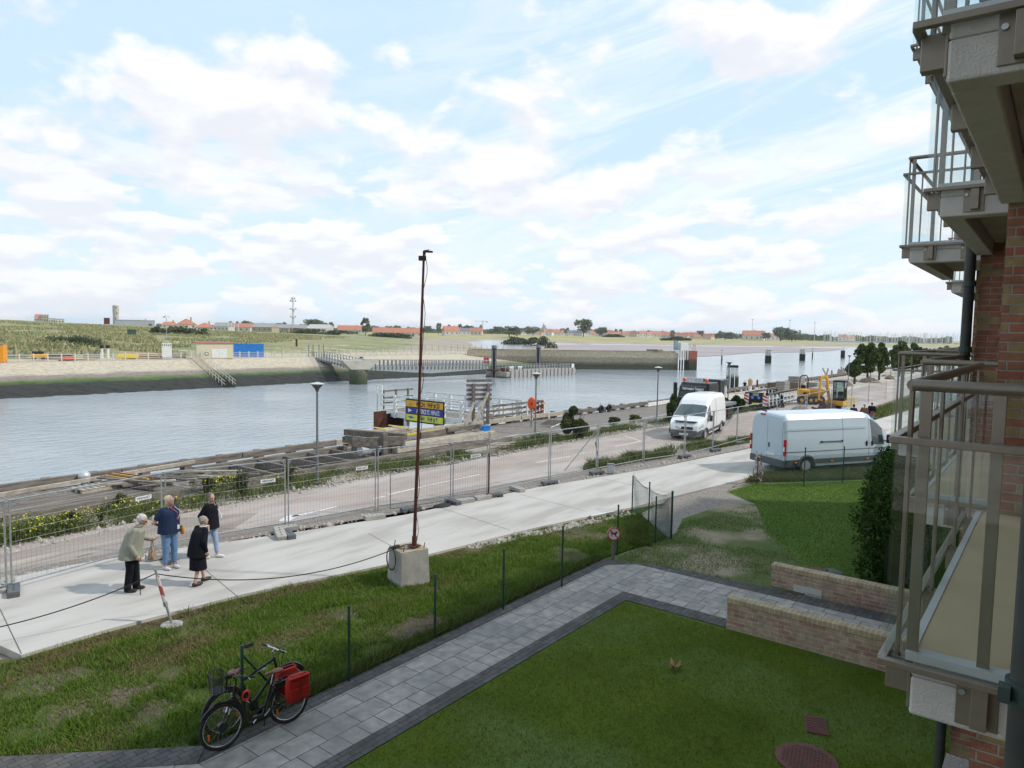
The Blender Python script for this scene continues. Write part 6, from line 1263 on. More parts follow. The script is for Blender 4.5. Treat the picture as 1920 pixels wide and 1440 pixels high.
lg = MB(); zc_ = 0; lg.add([(-.024, Wd*.44, -.14), (-.024, Wd*.44, .14), (-.024, Wd*.33, 0), (-.03, Wd*.44, -.14), (-.03, Wd*.44, .14), (-.03, Wd*.33, 0)], [(0, 1, 2), (3, 5, 4), (0, 3, 4, 1), (1, 4, 5, 2), (2, 5, 3, 0)]); lg.build('pennant', m_white, vs_)
lg = MB(); z = -Hd/3; lg.add([(-.026, Wd*.46, z+.05), (-.026, Wd*.36, z+.10), (-.026, Wd*.26, z+.02), (-.026, Wd*.36, z-.08)], [(0, 1, 2, 3)]); lg.build('hull_emblem', mat('emblem_blue', (.05, .15, .4), .6), vs_, fixn=False)
lg = MB(); z = Hd/3; lg.tube([(-.026, Wd*.39, z+.13), (-.026, Wd*.37, z), (-.026, Wd*.40, z-.10)], .012, 5); lg.bar((-.026, Wd*.42, z-.10), (-.026, Wd*.34, z-.10), .012, .02); lg.build('mast_emblem', m_rust, vs_)
# back of the tall board
bb0 = PZ(881, 797, -.1); bb1 = PZ(914, 796, -.1); wdir = (bb1-bb0).normalized(); rzb = math.atan2(wdir.y, wdir.x); Wb = (bb1-bb0).length*1.42
bo = thing('large_sign_back', (bb0+bb1)/2, rzb, 'tall white board seen from behind with grey timber battens and slanting props', 'sign'); hb = HT((bb0+bb1)/2, 719); hl_ = HT((bb0+bb1)/2, 764)
MB().b2((-Wb*.5, .06, hl_), (Wb*.52, .09, hb)).build('panel', mat('board_back', (.60, .60, .66), .6), bo)
for q in (-Wb*.22, Wb*.36): MB().b2((q-.09, -.06, 0), (q+.09, .055, hb)).build('post', m_wood, bo)
for k in range(5): z = hl_+(hb-hl_)*(k+.3)/5.2+.35; MB().b2((-Wb*.5, -.0+.056, z), (Wb*.52, .02+.039, z+.16)).build('batten', m_wood, bo)
for a_, b_ in (((-.22*Wb, -.1, hb*.55), (-Wb*.75, -1.1, -.1)), ((.34*Wb, -.1, hb*.78), (-Wb*.55, -1.3, -.1)), ((-.1*Wb, -.1, hb*.2), (-Wb*.5, -.9, -.1))): MB().bar(a_, b_, .1, .16).build('prop', m_woodp, bo)
# rusty sheet piles
p = PZ(703, 818, -.8); t = thing('sheet_pile', Vector((33.0, 37.0, -3.6)), 0, 'dark rusty steel sheet pile standing beside the white jetty', 'pile')
a_ = PY(701, 772, 37.); b_ = PY(724, 775, 37.); c_ = PY(757, 778, 38.2); zt = a_.z+3.6
t.location = (a_.x, 37, -3.6)
mb = MB().bar((0, 0, zt/2-1), (b_.x-a_.x, 0, zt/2-1), .06, zt+2); mb.build('sheet', m_rust, t); MB().bar((b_.x-a_.x, 0, zt/2-1.1), (c_.x-a_.x-.3, .9, zt/2-1.1), .06, zt+1.7).build('sheet', mat('dark_rust', (.045, .02, .016), .9), t)
p = G(1008, 789, -.2); t = thing('sheet_pile', Vector((p.x, 28.9, -3.6)), 0, 'short rusty steel pile behind the orange life ring', 'pile'); q = PY(1010, 751, 28.9); t.location.x = q.x
MB().box((0, 0, (q.z+3.6)/2), (.9, .25, q.z+3.6)).build('sheet', m_rust, t); MB().box((0, -.3, 3.2), (1.1, .35, .9)).build('timber_block', m_woodp, t)
# orange life ring housing on a post
p = G(996, 800, -.2); t = thing('life_ring', p, 0, 'orange life ring in a round housing on a grey post', 'life ring'); hc_ = HT(p, 757); D = fwd(p); R_ = wpx(22, D)/2; al = math.atan2(-p.y, -p.x)
MB().tube([(0, 0, 0), (0, 0, hc_)], .045, 8).build('post', m_galvd, t); o = MB().lathe([(0, -.12), (R_*.7, -.12), (R_*.97, -.05), (R_, .02), (R_*.9, .12), (R_*.5, .15), (0, .14)], (0, 0, 0), 24, 'X'); 
h = o.build('housing', mat('life_orange', (.85, .11, .02), .45), t, smooth=True, loc=(0, 0, hc_+.02)); h.rotation_euler.z = al; h.scale = (1, .72, 1.12)
h2 = MB().lathe([(R_*.10, .15), (R_*.16, .165), (R_*.10, .17)], (0, 0, 0), 20, 'X').build('handle', m_blk, t, loc=(0, 0, hc_+.02)); h2.rotation_euler.z = al
# blue crate
p = G(909, 808, -.25); t = thing('blue_crate', p, -.15, 'bright blue plastic crate on the timber deck', 'crate'); m_bc = mat('crate_blue', (.01, .22, .62), .5)
b = MB(); b.b2((-.27, -.18, 0), (.27, .18, .03))
for s_ in (-1, 1): b.b2((-.28, s_*.18-.01, .03), (.28, s_*.18+.01, .26)); b.b2((s_*.28-.01, -.17, .03), (s_*.28+.01, .17, .26))
b.build('body', m_bc, t); r = MB()
for s_ in (-1, 1): r.b2((-.31, s_*.2-.02, .26), (.31, s_*.2+.02, .30)); r.b2((s_*.3-.02, -.18, .26), (s_*.3+.02, .18, .30))
r.build('rim', m_bc, t)
# globe light on the bull rail, small mooring ball
for px, py, r_, lab in ((158, 905, .21, 'grey metal globe on a post at the quay edge, far left'), (695, 826, .12, 'small white ball on the bull rail beside the old beams')):
    p = G(px, py, -.25); p.y = 28.15 if r_ > .2 else 28.3
    q = PY(px, 893 if r_ > .2 else 823, p.y); t = thing('globe_post', (q.x, p.y, -.25), 0, lab, 'globe'); MB().lathe([(.12, 0), (.12, q.z+.25-r_*.7)], n=10).build('post', m_galvd if r_ > .2 else m_wood, t); MB().ell((0, 0, q.z+.25), (r_, r_, r_*.95), 18, 12).build('globe', mat('globe_metal', (.55, .57, .58), .35, metal=.4), t, smooth=True)
# ================================================================== old timber: stacks on the deck
random.seed(9)
def beamstack(name, p, rz, lab, items, par_z=0., mm=None):
    t = thing(name, p, rz, lab, 'timber stack')
    for (c, d, rz2, m) in items: MB().box(c, d, rz=rz2).build('beam', m or m_wood, t, bevel=.012)
    return t
# left: long low platform stack with planks, pallets and painted rails
t = thing('beam_stack', (9.0, 24.3, -.25), 0, 'long low stack of square grey beams behind the yellow weeds', 'timber stack')
for k in range(5): MB().b2((-6.5, -.95+k*.36, .12), (3.2-.1*(k % 2), -.62+k*.36, .48+.01*k)).build('beam', m_wood, t, bevel=.012)
for q in (-4.5, -1.2, 2.2): MB().b2((q-.1, -1.2, 0), (q+.1, 1.1, .115)).build('bearer', m_woodp, t)
t = thing('loose_planks', (12.4, 24.4, .26), 0, 'loose weathered planks lying crosswise at the right end of the beam stack', 'planks')
for k in range(11): MB().box((random.uniform(-1.6, 1.6), random.uniform(-.6, .8), .03+.055*k*.4), (random.uniform(1.4, 2.6), .17, .05), rz=random.uniform(-1.3, -.2)).build('plank', m_woodp if k % 3 == 0 else m_wood, t)
t = thing('plank_heap', (14.3, 24.2, -.25), 0, 'heap of broken short planks beside the timber frame', 'planks')
for k in range(14): MB().box((random.uniform(-.8, .8), random.uniform(-.5, .6), .05+.04*k), (random.uniform(.7, 1.8), .16, .06), rz=random.uniform(-1.5, 1.5)).build('plank', m_wood, t)
t = thing('pallet', (10.0, 24.9, .26), .1, 'pale wooden pallet lying on the long beam stack', 'pallet')
for k in range(6): MB().box((-.5+k*.2, 0, .12), (.14, .8, .025)).build('slat', m_woodp, t)
for q in (-.33, 0, .33): MB().box((0, q, .055), (1.15, .1, .1)).build('bearer', m_woodp, t)
t = thing('painted_rails', (11.0, 25.0, .30), 0, 'red and yellow painted steel rails lying over the pallet', 'rails'); t.scale = (.75,)*3
for k in range(5): MB().bar((-.5+k*.14, 1.2-k*.06, .22+.03*k), (.0+k*.16, -1.0-k*.08, .20+.03*k), .09, .08).build('bar', (mat('faded_yellow', (.50, .38, .06), .7), mat('faded_red', (.22, .06, .05), .7))[k % 2 == 0], t)
t = thing('long_pole', (9.0, 26.9, -.20), 0, 'long pale timber pole lying along the deck behind the pallet', 'pole'); MB().bar((-5, .0, .2), (5.6, .2, .5), .14, .12).build('beam', m_woodp, t); MB().box((-3, 0, .07), (.3, .3, .14)).build('bearer', m_wood, t)
# timber frame with cross pieces
t = thing('timber_lattice', (18.2, 24.9, -.25), 0, 'open timber frame of cross beams lying on the deck among weeds', 'timber frame')
MB().b2((-3.9, -1.75, 0), (3.6, -1.5, .40)).build('long_beam', m_wood, t, bevel=.01); MB().b2((-3.9, 1.6, 0), (3.6, 1.85, .42)).build('long_beam', m_wood, t, bevel=.01)
for k in range(6): MB().box((-3.6+k*1.25, .05, .2), (.12, 3.1, .34)).build('cross_beam', m_wood, t)
# big beam pile right, under the lamp
t = thing('mooring_beam_pile', (24.3, 24.7, -.25), 0, 'pile of massive old mooring beams beside the street lamp', 'timber stack')
MB().b2((-2.6, -1.35, .0), (4.3, -1.0, .36)).build('beam', m_wood, t, bevel=.015); MB().b2((-2.2, -1.3, .38), (4.9, -.95, .70)).build('beam', m_woodp, t, bevel=.015); MB().b2((-2.4, -.85, .0), (4.4, -.5, .7)).build('beam', m_woodp, t, bevel=.015); MB().b2((-2.6, -.4, .0), (4.4, 1.4, .62)).build('beam', m_wood, t, bevel=.015)
for q, z in ((-2.3, .75), (-2.2, 1.08)): MB().box((q, .2, z+.02), (.3, 3.2, .28), rz=.25+.05*z).build('beam', m_wood, t, bevel=.015)
MB().box((-2.9, -.8, .95), (2.3, .14, .40), rz=-.5).build('board', m_wood, t, bevel=.01); MB().box((-2.7, -1.0, .75), (.22, .2, 1.1), rz=-.3).build('upright', m_wood, t); MB().lathe([(.0, -.7), (.22, -.6), (.26, 0), (.22, .6), (0, .7)], (-3.0, -.4, .55), 12, 'X').build('grey_float', mat('float_grey', (.45, .45, .46), .6), t, smooth=True)
MB().box((3.2, -.5, .95), (2.4, .22, .22), rz=-.1).build('beam', m_wood, t, bevel=.01); MB().b2((.2, -.4, .64), (2.6, -.2, .98)).build('plank', m_wood, t)
t = thing('strapped_planks', (24.4, 26.6, .40), .06, 'bundle of split planks held with yellow straps on top of the beams', 'planks')
for k in range(12): MB().box((random.uniform(-.2, .2), -.35+(k % 4)*.22, .1+.09*(k//4)), (random.uniform(2.6, 3.2), .2, .07), rz=random.uniform(-.04, .04)).build('plank', m_woodp, t)
for q in (-.5, .6): MB().box((q, 0, .40), (.12, .95, .03)).build('strap', m_yel, t)
MB().bar((-1.2, -.7, -.02), (3.2, -.7, -.02), .05, .12).build('yellow_bar', m_yel, t)
t = thing('short_beams', (29.6, 23.3, -.25), 0, 'two short cut beams lying at the deck edge behind the mast', 'timber stack'); MB().box((0, .2, .12), (2.2, .2, .2), rz=.06).build('beam', m_wood, t, bevel=.01); MB().box((.8, .55, .1), (3.0, .2, .18), rz=.1).build('beam', m_woodp, t, bevel=.01)
t = thing('scrap_heap', G(1075, 812, -.1)*1.0, 0, 'small heap of broken pale boards in the weeds below the blue crate', 'scrap'); t.location = G(938, 840, -.12)
for k in range(6): MB().box((random.uniform(-.6, .6), random.uniform(-.2, .3), .06+.05*k), (random.uniform(.5, 1.3), .12, .04), rz=random.uniform(-1, 1)).build('board', m_woodp, t)
t = thing('folded_chair_frame', G(1035, 800, -.25), 0, 'wrecked pale slatted bench lying on the deck right of the life ring', 'bench')
for k in range(6): MB().box((-.5+k*.22, .1*k*.3, .18+.03*k), (.08, 1.0, .04), rz=.3).build('slat', m_wood, t)
MB().tube([(-.7, -.4, .05), (.6, -.5, .3), (.9, -.3, .05)], .03, 6).build('frame', m_white, t); MB().tube([(.5, .6, .3), (.95, .8, 1.3)], .015, 5).build('rod', m_galv, t)
for k, px in enumerate((1127, 1142)):
    p = G(px, 778, -.25); p.y = 28.2; p.x = PY(px, 776, 28.2).x; t = thing('tyre_fender', p, 0, ('left', 'right')[k]+' one of two dark tyre fenders under the bull rail', 'tyre'); MB().tube([(math.cos(a)*.24, 0, .26+math.sin(a)*.24) for a in np.linspace(0, 6.28, 16, endpoint=False)], .09, 8, closed=True).build('tyre', m_blk, t, smooth=True); MB().tube([(0, 0, .5), (0, .1, .75)], .02, 5).build('rope', m_woodp, t)
for a, b, lab in (((1215, 758), (1262, 748), 'white painted board fixed under the quay beam left of the lorry'),):
    p = PY(*a, 28.15); q = PY(*b, 28.15); t = thing('white_board', p, math.atan2(0, 1), lab, 'board'); MB().b2((0, -.03, -.20), (q.x-p.x+1.5, .03, .12)).build('plank', m_white, t); MB().b2((0, -.05, -.24), (q.x-p.x, .02, -.205)).build('lower_edge', m_wood, t)
# fixed items by the lorry: bollard, bin, ladder stub
t = thing('yellow_bollard', G(1406, 735, 0), 0, 'small pale bollard with a brown top right of the worker at the quay edge', 'bollard'); t.location = G(1406, 739, -.1); MB().lathe([(.16, 0), (.16, .9)], n=10).build('shaft', m_white, t); MB().lathe([(.22, .9), (.24, 1.5), (.12, 1.65), (0, 1.7)], n=10).build('head', mat('tan_head', (.48, .3, .14), .7), t)
t = thing('quay_post', G(1419, 738, -.1), 0, 'thin brown and white post at the quay edge beside the trailer', 'post'); MB().tube([(0, 0, 0), (0, 0, 1.5)], .09, 6).build('shaft', m_rust, t); MB().lathe([(.12, .3), (.12, .7)], n=8).build('band', m_white, t)
t = thing('platform_railing', G(1336, 752, -.1), 0, 'grey steel platform with handrail behind the lorry cab', 'railing')
for q in range(5): MB().tube([(q*.8, 2.5, 0), (q*.8, 2.5, 1.5)], .035, 5).build('post', m_galvd, t)
b = MB()
for z_ in (.7, 1.5): b.tube([(0, 2.5, z_), (3.2, 2.5, z_)], .03, 5)
b.build('rail', m_galvd, t)
t = thing('white_column', G(1357, 760, -.1), 0, 'white pump column with dark cap beside the lamp at the lorry', 'column'); MB().lathe([(.2, 0), (.2, 1.8)], n=10).build('shaft', m_white, t); MB().lathe([(.3, 1.8), (.36, 2.3), (.2, 2.35)], n=10).build('cap', m_galvd, t)
# ================================================================== shrubs and quay trees
def bush(px, py, w_, h_, leafs, label, off=-.1, dens=1.0, lf=.06, name='bush'):
    p = G(px, py, off); D = fwd(p); W_ = wpx(w_, D)/2*1.22; H_ = HT(p, h_)*1.12; t = thing(name, p, 0, label, 'bush')
    V, Fc = leaves(clumps(int(5200*dens), (0, 0, H_*.5), (W_*.82, W_*.7, H_*.46), k=16, spread=.36), lf*D/40, 1.8); npmesh('foliage', V, Fc, leafs, t); b = MB()
    for q in range(9): a_ = q*.9; b.tube([(0, 0, 0), (math.cos(a_)*W_*.3, math.sin(a_)*W_*.25, H_*.45), (math.cos(a_)*W_*.6, math.sin(a_)*W_*.5, H_*.85)], [.03, .018, .006], 5)
    b.build('stem', m_bark, t); return t
m_b1 = leafmat('bush_leaves', (.04, .06, .022), (.10, .125, .05), (.17, .18, .10)); m_b2 = leafmat('bush_leaves_yellow', (.07, .085, .025), (.17, .18, .07), (.25, .24, .12))
bush(1078, 820, 60, 770, m_b1, 'round olive green bush on the verge right of the life ring', dens=2.2); bush(1262, 792, 30, 744, m_b1, 'tall bush right beside the black lorry cab'); bush(1382, 772, 30, 742, mat('x', (0, 0, 0)) and leafmat('boxwood', (.02, .045, .015), (.05, .085, .025)), 'dark green bush behind the lorry and before the trailer', lf=.09); bush(1357, 770, 20, 746, m_b1, 'small green bush left of the dark one behind the lorry', lf=.09)
bush(1445, 752, 20, 728, leafmat('boxwood', (.02, .045, .015), (.05, .085, .025)), 'small green bush in a planter behind the trailer', lf=.11, dens=.6)
for i, (px, py, w_, ty, lab) in enumerate(((1150, 795, 40, 776, 'low weedy clump on the verge right of the round bush'), (1190, 790, 40, 772, 'second low weedy clump beside the lone street lamp'), (128, 985, 40, 962, 'clump of tall grass behind the yellow flowers'), (230, 955, 24, 925, 'dark tufted plant left of the pale-haired woman'), (455, 935, 26, 880, 'tall wispy weed growing through the timber frame'), (543, 905, 22, 872, 'tall weed beside the mooring beam pile'), (390, 928, 24, 895, 'bushy weed in front of the timber frame'), (188, 978, 18, 950, 'spiky grass tuft among the yellow flowers'))):
    bush(px, py, w_*(.7 if i < 2 else 1), ty+(6 if i < 2 else 0), m_b2 if i % 2 else m_b1, lab, dens=.35, lf=.05, name='weed_clump')
m_qt = leafmat('quay_tree_leaves', (.035, .06, .02), (.11, .15, .05), (.22, .22, .10))
for i, (px, by, ty, cw, cb, lab) in enumerate(((1602, 720, 676, 30, 704, 'small round tree on the quay beside a street lamp'), (1625, 716, 645, 42, 692, 'first tall dark tree on the quay, left of the pair'), (1648, 713, 646, 38, 692, 'second tall dark tree on the quay, right of the pair'), (1686, 706, 644, 40, 690, 'dark quay tree just left of the balcony rails'), (1712, 700, 648, 34, 690, 'dark quay tree behind the first balcony rail'), (1738, 694, 650, 32, 685, 'quay tree behind the second balcony rail'), (1762, 690, 649, 34, 683, 'bright green quay tree behind the balcony rails'), (1790, 686, 652, 34, 680, 'farthest quay tree beside the drainpipe'))):
    p = G(px, by, -.1); D = fwd(p); H_ = HT(p, ty); hb_ = HT(p, cb); W_ = wpx(cw, D)/2; t = thing('quay_tree', p, 0, lab, 'tree')
    V, Fc = leaves(clumps(6500, (0, 0, (H_+hb_)/2), (W_*1.12, W_*1.05, (H_-hb_)*.58), k=26, spread=.29), .22, 1.6); npmesh('crown', V, Fc, m_qt, t); b = MB(); ln = .5 if i == 1 else 0.
    b.tube([(ln, 0, -.1), (ln*.4, 0, hb_), (0, 0, (H_+hb_)/2)], [.16, .13, .07], 8)
    for q in range(6): a_ = q*1.05; b.tube([(0, 0, hb_*.95+q*.15), (math.cos(a_)*W_*.5, math.sin(a_)*W_*.5, (H_+hb_)*.5)], [.06, .02], 5)
    b.build('trunk', m_bark, t)
# soil heaps round the trees and building stone on the pale quay
def heap(px, py, w_, h_, m, lab, name='soil_heap', cat='heap', off=-.1):
    p = G(px, py, off); D = fwd(p); W_ = wpx(w_, D)/2; t = thing(name, p, 0, lab, cat); n = 900; a = rng.uniform(0, 6.28, n); r = rng.uniform(0, 1, n)**.6; zz_ = (1-r)**.8*h_*(1+.3*rng.normal(size=n)*.4)
    V = []; Fc = []
    C = np.stack([np.cos(a)*r*W_, np.sin(a)*r*W_*.6, np.maximum(zz_, 0)], 1); s = rng.uniform(.05, .16, n)*max(1, D/60); vv = C[:, None, :]+oct_v[None]*(s[:, None, None]*rng.uniform(.6, 1.3, (n, 6, 3))); npmesh('clod', vv.reshape(-1, 3), (oct_f[None]+(np.arange(n)*6)[:, None, None]).reshape(-1, 3), m, t)
    MB().lathe([(W_*.85, -.05), (W_*.6, h_*.5), (W_*.2, h_*.9), (0, h_)], n=14).build('core', m, t, smooth=True)
heap(1630, 717, 50, .5, m_soil, 'low ridge of brown soil at the foot of the quay trees'); heap(1590, 724, 24, .3, m_soil, 'small brown soil heap at the distant street lamp'); heap(1668, 711, 20, .4, m_soil, 'small brown soil heap below the third quay tree')
heap(1380, 830, 1, .05, m_soil, 'x') if False else None
heap(1500, 770, 44, .35, mat('rubble', (.35, .30, .26), .95, col2=(.2, .17, .15), sc=3), 'rubble ridge beside the excavator bucket', name='rubble_heap', off=-.05)
heap(1560, 776, 30, .3, m_soil, 'soil heap behind the walking group', off=-.05)
for px, py, lab, d_2 in ((1467, 735, 'square grey concrete block left of the dumper on the pale quay', (1.4, 1.0, 1.2)), (1493, 729, 'grey crate of stone behind the dumper', (2.0, 1.2, 1.5)), (1530, 727, 'flat pale paving pallet right of the dumper', (3.0, 1.3, .7)), (1545, 722, 'second flat pale paving pallet farther back', (3.0, 1.3, .6))):
    t = thing('stone_pallet', G(px, py, -.1), -.1, lab, 'stone pallet'); MB().b2((-d_2[0]/2, -d_2[1]/2, .12), (d_2[0]/2, d_2[1]/2, d_2[2])).build('blocks', blocks('stone_blocks', (.36, .34, .31), (.28, .265, .24), (.1, .09, .08), .4, .18, ms=.02, world=False), t); MB().b2((-d_2[0]/2, -d_2[1]/2, 0), (d_2[0]/2, d_2[1]/2, .11)).build('pallet', m_woodp, t)
for px, py, lab in ((1450, 733, 'old digger bucket lying on the pale quay left of the dumper'), (1486, 733, 'second digger bucket lying behind the dumper')):
    t = thing('digger_bucket', G(px, py, -.1), .4, lab, 'bucket'); t.scale = (.85,)*3; b = MB()
    prof = [(-.7, .0), (.5, 0), (.8, .5), (.6, 1.05), (.4, 1.1), (.45, .5), (.3, .12), (-.7, .1)]; b.prismY(prof, -.75, .75); b.build('scoop', m_soil, t)
    for q in range(4): MB().box((-.85, -.6+q*.4, .05), (.3, .1, .06)).build('tooth', m_galvd, t)
heap(1508, 757, 20, .2, m_soil, 'pile of earth under the wheels of the dumper', off=-.05) if False else None
t = thing('stump_row', G(1578, 712, -.1), 0, 'row of old timber stumps in the water at the quay edge', 'stumps'); t.location.y = 28.9; t.location.x = PY(1585, 700, 28.9).x
for q in range(14): MB().tube([(q*1.1-7, random.uniform(0, 2.5), -3.5), (q*1.1-7, random.uniform(0, 2.5), random.uniform(.3, 1.2))], .12, 6).build('stump', m_woodp, t)
t = thing('yellow_barrier', G(1594, 770, 0), -.4, 'yellow pedestrian barrier standing behind the walking group', 'barrier'); b = MB()
for x in (-.5, .5): b.tube([(x, 0, 0), (x, 0, 1.1)], .03, 6)
for z_ in (.25, 1.1): b.tube([(-.5, 0, z_), (.5, 0, z_)], .03, 6)
b.build('frame', m_yel, t); b = MB()
for q in range(5): b.tube([(-.35+q*.17, 0, .25), (-.35+q*.17, 0, 1.1)], .02, 5)
b.build('bar', m_yel, t)
# ================================================================== vehicles
m_tyre = mat('tyre_rubber', (.018, .018, .018), .85, col2=(.05, .045, .04), sc=8)
m_rim = mat('steel_rim', (.42, .43, .44), .4, metal=.6)
m_clad = mat('grey_cladding', (.10, .105, .11), .7, col2=(.075, .08, .085))
m_vglass = darkglass('van_glass', (.025, .04, .045))
m_red = mat('tail_red', (.45, .01, .01), .25); m_orange = mat('amber', (.75, .22, .02), .3); m_lens = mat('head_lens', (.55, .57, .6), .1)
def lerpt(tab, x):
    if x <= tab[0][0]: return tab[0][1]
    for (a, va), (b, vb) in zip(tab[:-1], tab[1:]):
        if x <= b: f = (x-a)/(b-a); return va+(vb-va)*f
    return tab[-1][1]
def van(name, loc, rz, label, mpaint, Lg, W, top, wid, axles, ws, sw, roofc=.10, white=False, shoulder=1.05, hub=m_rim, cladtop=1.1, lamps=True):
    t = thing(name, loc, rz, label, 'van'); wr = .345; ar = .43; sill = .30
    def zb(x):
        z = sill
        for xa in axles:
            if abs(x-xa) < ar: z = max(z, wr+math.sqrt(ar*ar-(x-xa)**2))
        return z
    def S(x, k):
        """half-section point: k 0..6 from sill to roof centre"""
        zt = lerpt(top, x); h = W/2*lerpt(wid, x); zl = zb(x)
        belt = min(shoulder, zt-.12); up_ = zt-belt
        P = [(h-.06, zl), (h, max(.62, zl)), (h, belt), (h-.035*up_/1.3, belt+up_*.45), (h-.11*min(1, up_), belt+up_*.86), (h-.26*min(1, .5+up_*.5), zt-.01), (0, zt+.03*min(1, up_))]
        i = min(int(k), 5); f = k-i; a, b = P[i], P[i+1]; return Vector((x, a[0]+(b[0]-a[0])*f, a[1]+(b[1]-a[1])*f))
    xs = sorted(set([round(-Lg/2+i*Lg/110, 4) for i in range(111)]))
    ks = [0, .5, 1, 1.5, 2, 2.5, 3, 3.5, 4, 4.4, 4.8, 5, 5.5, 6]
    R = []
    for x in xs:
        h = [S(x, k) for k in ks]; ring = h+[Vector((p.x, -p.y, p.z)) for p in reversed(h[:-1])]; R.append(ring)
    b = MB().rings(R); body = b.build('body', mpaint, t, smooth=True, ang=28)
    def patch(nm, m, x0, x1, k0, k1, both=True, off=.008, nx=10, nk=6, par=None, slant=0., xf=None):
        objs = []
        for sd in ((1, -1) if both else (1,)):
            V_ = []; F_ = []
            for i in range(nx+1):
                for j in range(nk+1):
                    k = k0+(k1-k0)*j/nk; x = x0+(x1-x0)*i/nx+slant*(j/nk)
                    e = .02; p = S(x, k); du = S(x+e, k)-S(x-e, k); dv = S(x, min(k+.05, 6))-S(x, max(k-.05, 0)); n = du.cross(dv).normalized(); 
                    if n.y < 0 or (k > 5.4 and n.z < 0): n = -n
                    q = p+n*off; V_.append((q.x, q.y*sd, q.z))
            for i in range(nx):
                for j in range(nk): a = i*(nk+1)+j; F_.append((a, a+nk+1, a+nk+2, a+1))
            o = MB().add(V_, F_).build(nm, m, par or t, smooth=True); objs.append(o)
        return objs
    # windscreen: both halves as one mesh
    V_ = []; F_ = []; nx = 10; kk = [4.3, 4.7, 5, 5.4, 5.7, 6]
    for i in range(nx+1):
        x = ws[0]+(ws[1]-ws[0])*i/nx; h = [S(x, k) for k in kk]; row = h+[Vector((p.x, -p.y, p.z)) for p in reversed(h[:-1])]
        V_ += [p+Vector((.012, 0, .012)) for p in row]
    nn = len(kk)*2-1
    for i in range(nx):
        for j in range(nn-1): a = i*nn+j; F_.append((a, a+nn, a+nn+1, a+1))
    MB().add(V_, F_).build('windscreen', m_vglass, t, smooth=True)
    for o in patch('side_window', m_vglass, sw[0], sw[1], 2.12, 4.0, slant=-.10): pass
    for o in patch('lower_cladding', m_clad, -Lg/2+.02, axles[0]-ar-.0, .0, 1.0, off=.012): pass
    patch('lower_cladding', m_clad, axles[0]+ar, axles[1]-ar, .35, 1.0, off=.012, nx=20)
    patch('front_bumper', m_clad, axles[1]+ar*.9, Lg/2-.015, 0, 1.25, off=.014)
    fb = MB(); fr_z = sill; hN = W/2*lerpt(wid, Lg/2)
    fb.b2((Lg/2-.06, -hN, sill), (Lg/2+.04, hN, sill+.38)); fb.build('bumper_bar', m_clad, t, bevel=.05)
    gl = MB().b2((Lg/2-.02, -hN*.66, sill+.42), (Lg/2+.02, hN*.66, sill+.60)).build('grille', m_blk, t, bevel=.01)
    for sd in (-1, 1):
        for xa in axles:     # arch trims, wheels
            arc = [Vector((xa+math.cos(a)*ar, sd*(W/2*lerpt(wid, xa)+.006), wr+math.sin(a)*ar)) for a in np.linspace(0, math.pi, 14)]
            MB().tube(arc, .045, 6).build('wheel_arch', m_clad, t, smooth=True)
            wy = sd*(W/2*lerpt(wid, xa)-.13); w = MB().lathe([(.20, -.11), (wr-.03, -.11), (wr, -.07), (wr, .07), (wr-.03, .11), (.20, .11)], (xa, wy, wr), 28, 'Y').build('wheel', m_tyre, t, smooth=True)
            MB().lathe([(.0, sd*.07), (.07, sd*.08), (.09, sd*.05), (.17, sd*.04), (.205, sd*.10), (.215, sd*.112)], (xa, wy, wr), 24, 'Y').build('rim', hub, w, smooth=True)
            nb = MB()
            for q in range(6): nb.lathe([(.022, sd*.05), (.022, sd*.058)], (xa+math.cos(q*1.047)*.13, wy, wr+math.sin(q*1.047)*.13), 8, 'Y')
            nb.build('rim_holes', m_blk, w)
            MB().lathe([(0, -.0), (.40, 0), (.40, -sd*.25), (0, -sd*.25)], (xa, wy-sd*.12, wr+.05), 16, 'Y').build('wheel_well', m_blk, t)
        mx = sw[1]+.02; my = sd*(W/2*lerpt(wid, mx)+.12)
        mr = MB().b2((mx-.06, min(my, my), shoulder+.12), (mx+.06, my+sd*.14, shoulder+.50)); mr.bar((mx, sd*(W/2-.05), shoulder+.2), (mx, my, shoulder+.2), .05, .05); mr.build('mirror', m_blk, t, bevel=.02)
        hd_ = patch('headlight', m_lens, Lg/2-.52, Lg/2-.12, 1.55, 2.1, both=False, off=.012)[0] if sd > 0 else patch('headlight', m_lens, Lg/2-.52, Lg/2-.12, 1.55, 2.1, off=.012)[1] if False else None
    for o in (): pass
    V2 = patch('headlight', m_lens, Lg/2-.52, Lg/2-.12, 1.55, 2.1, off=.013); bpy.data.objects.remove(hd_) if hd_ else None
    return t, S, patch
def seams(t, S, xs, ks, m, W):
    for x in xs:
        for sd in (-1, 1):
            b = MB(); b.tube([Vector((p.x, p.y*sd*1.0+sd*.002, p.z)) for p in (S(x, k) for k in np.linspace(ks[0], ks[1], 14))], .006, 4); b.build('door_seam', m, t)
m_seam = mat('seam_dark', (.10, .11, .12), .8)
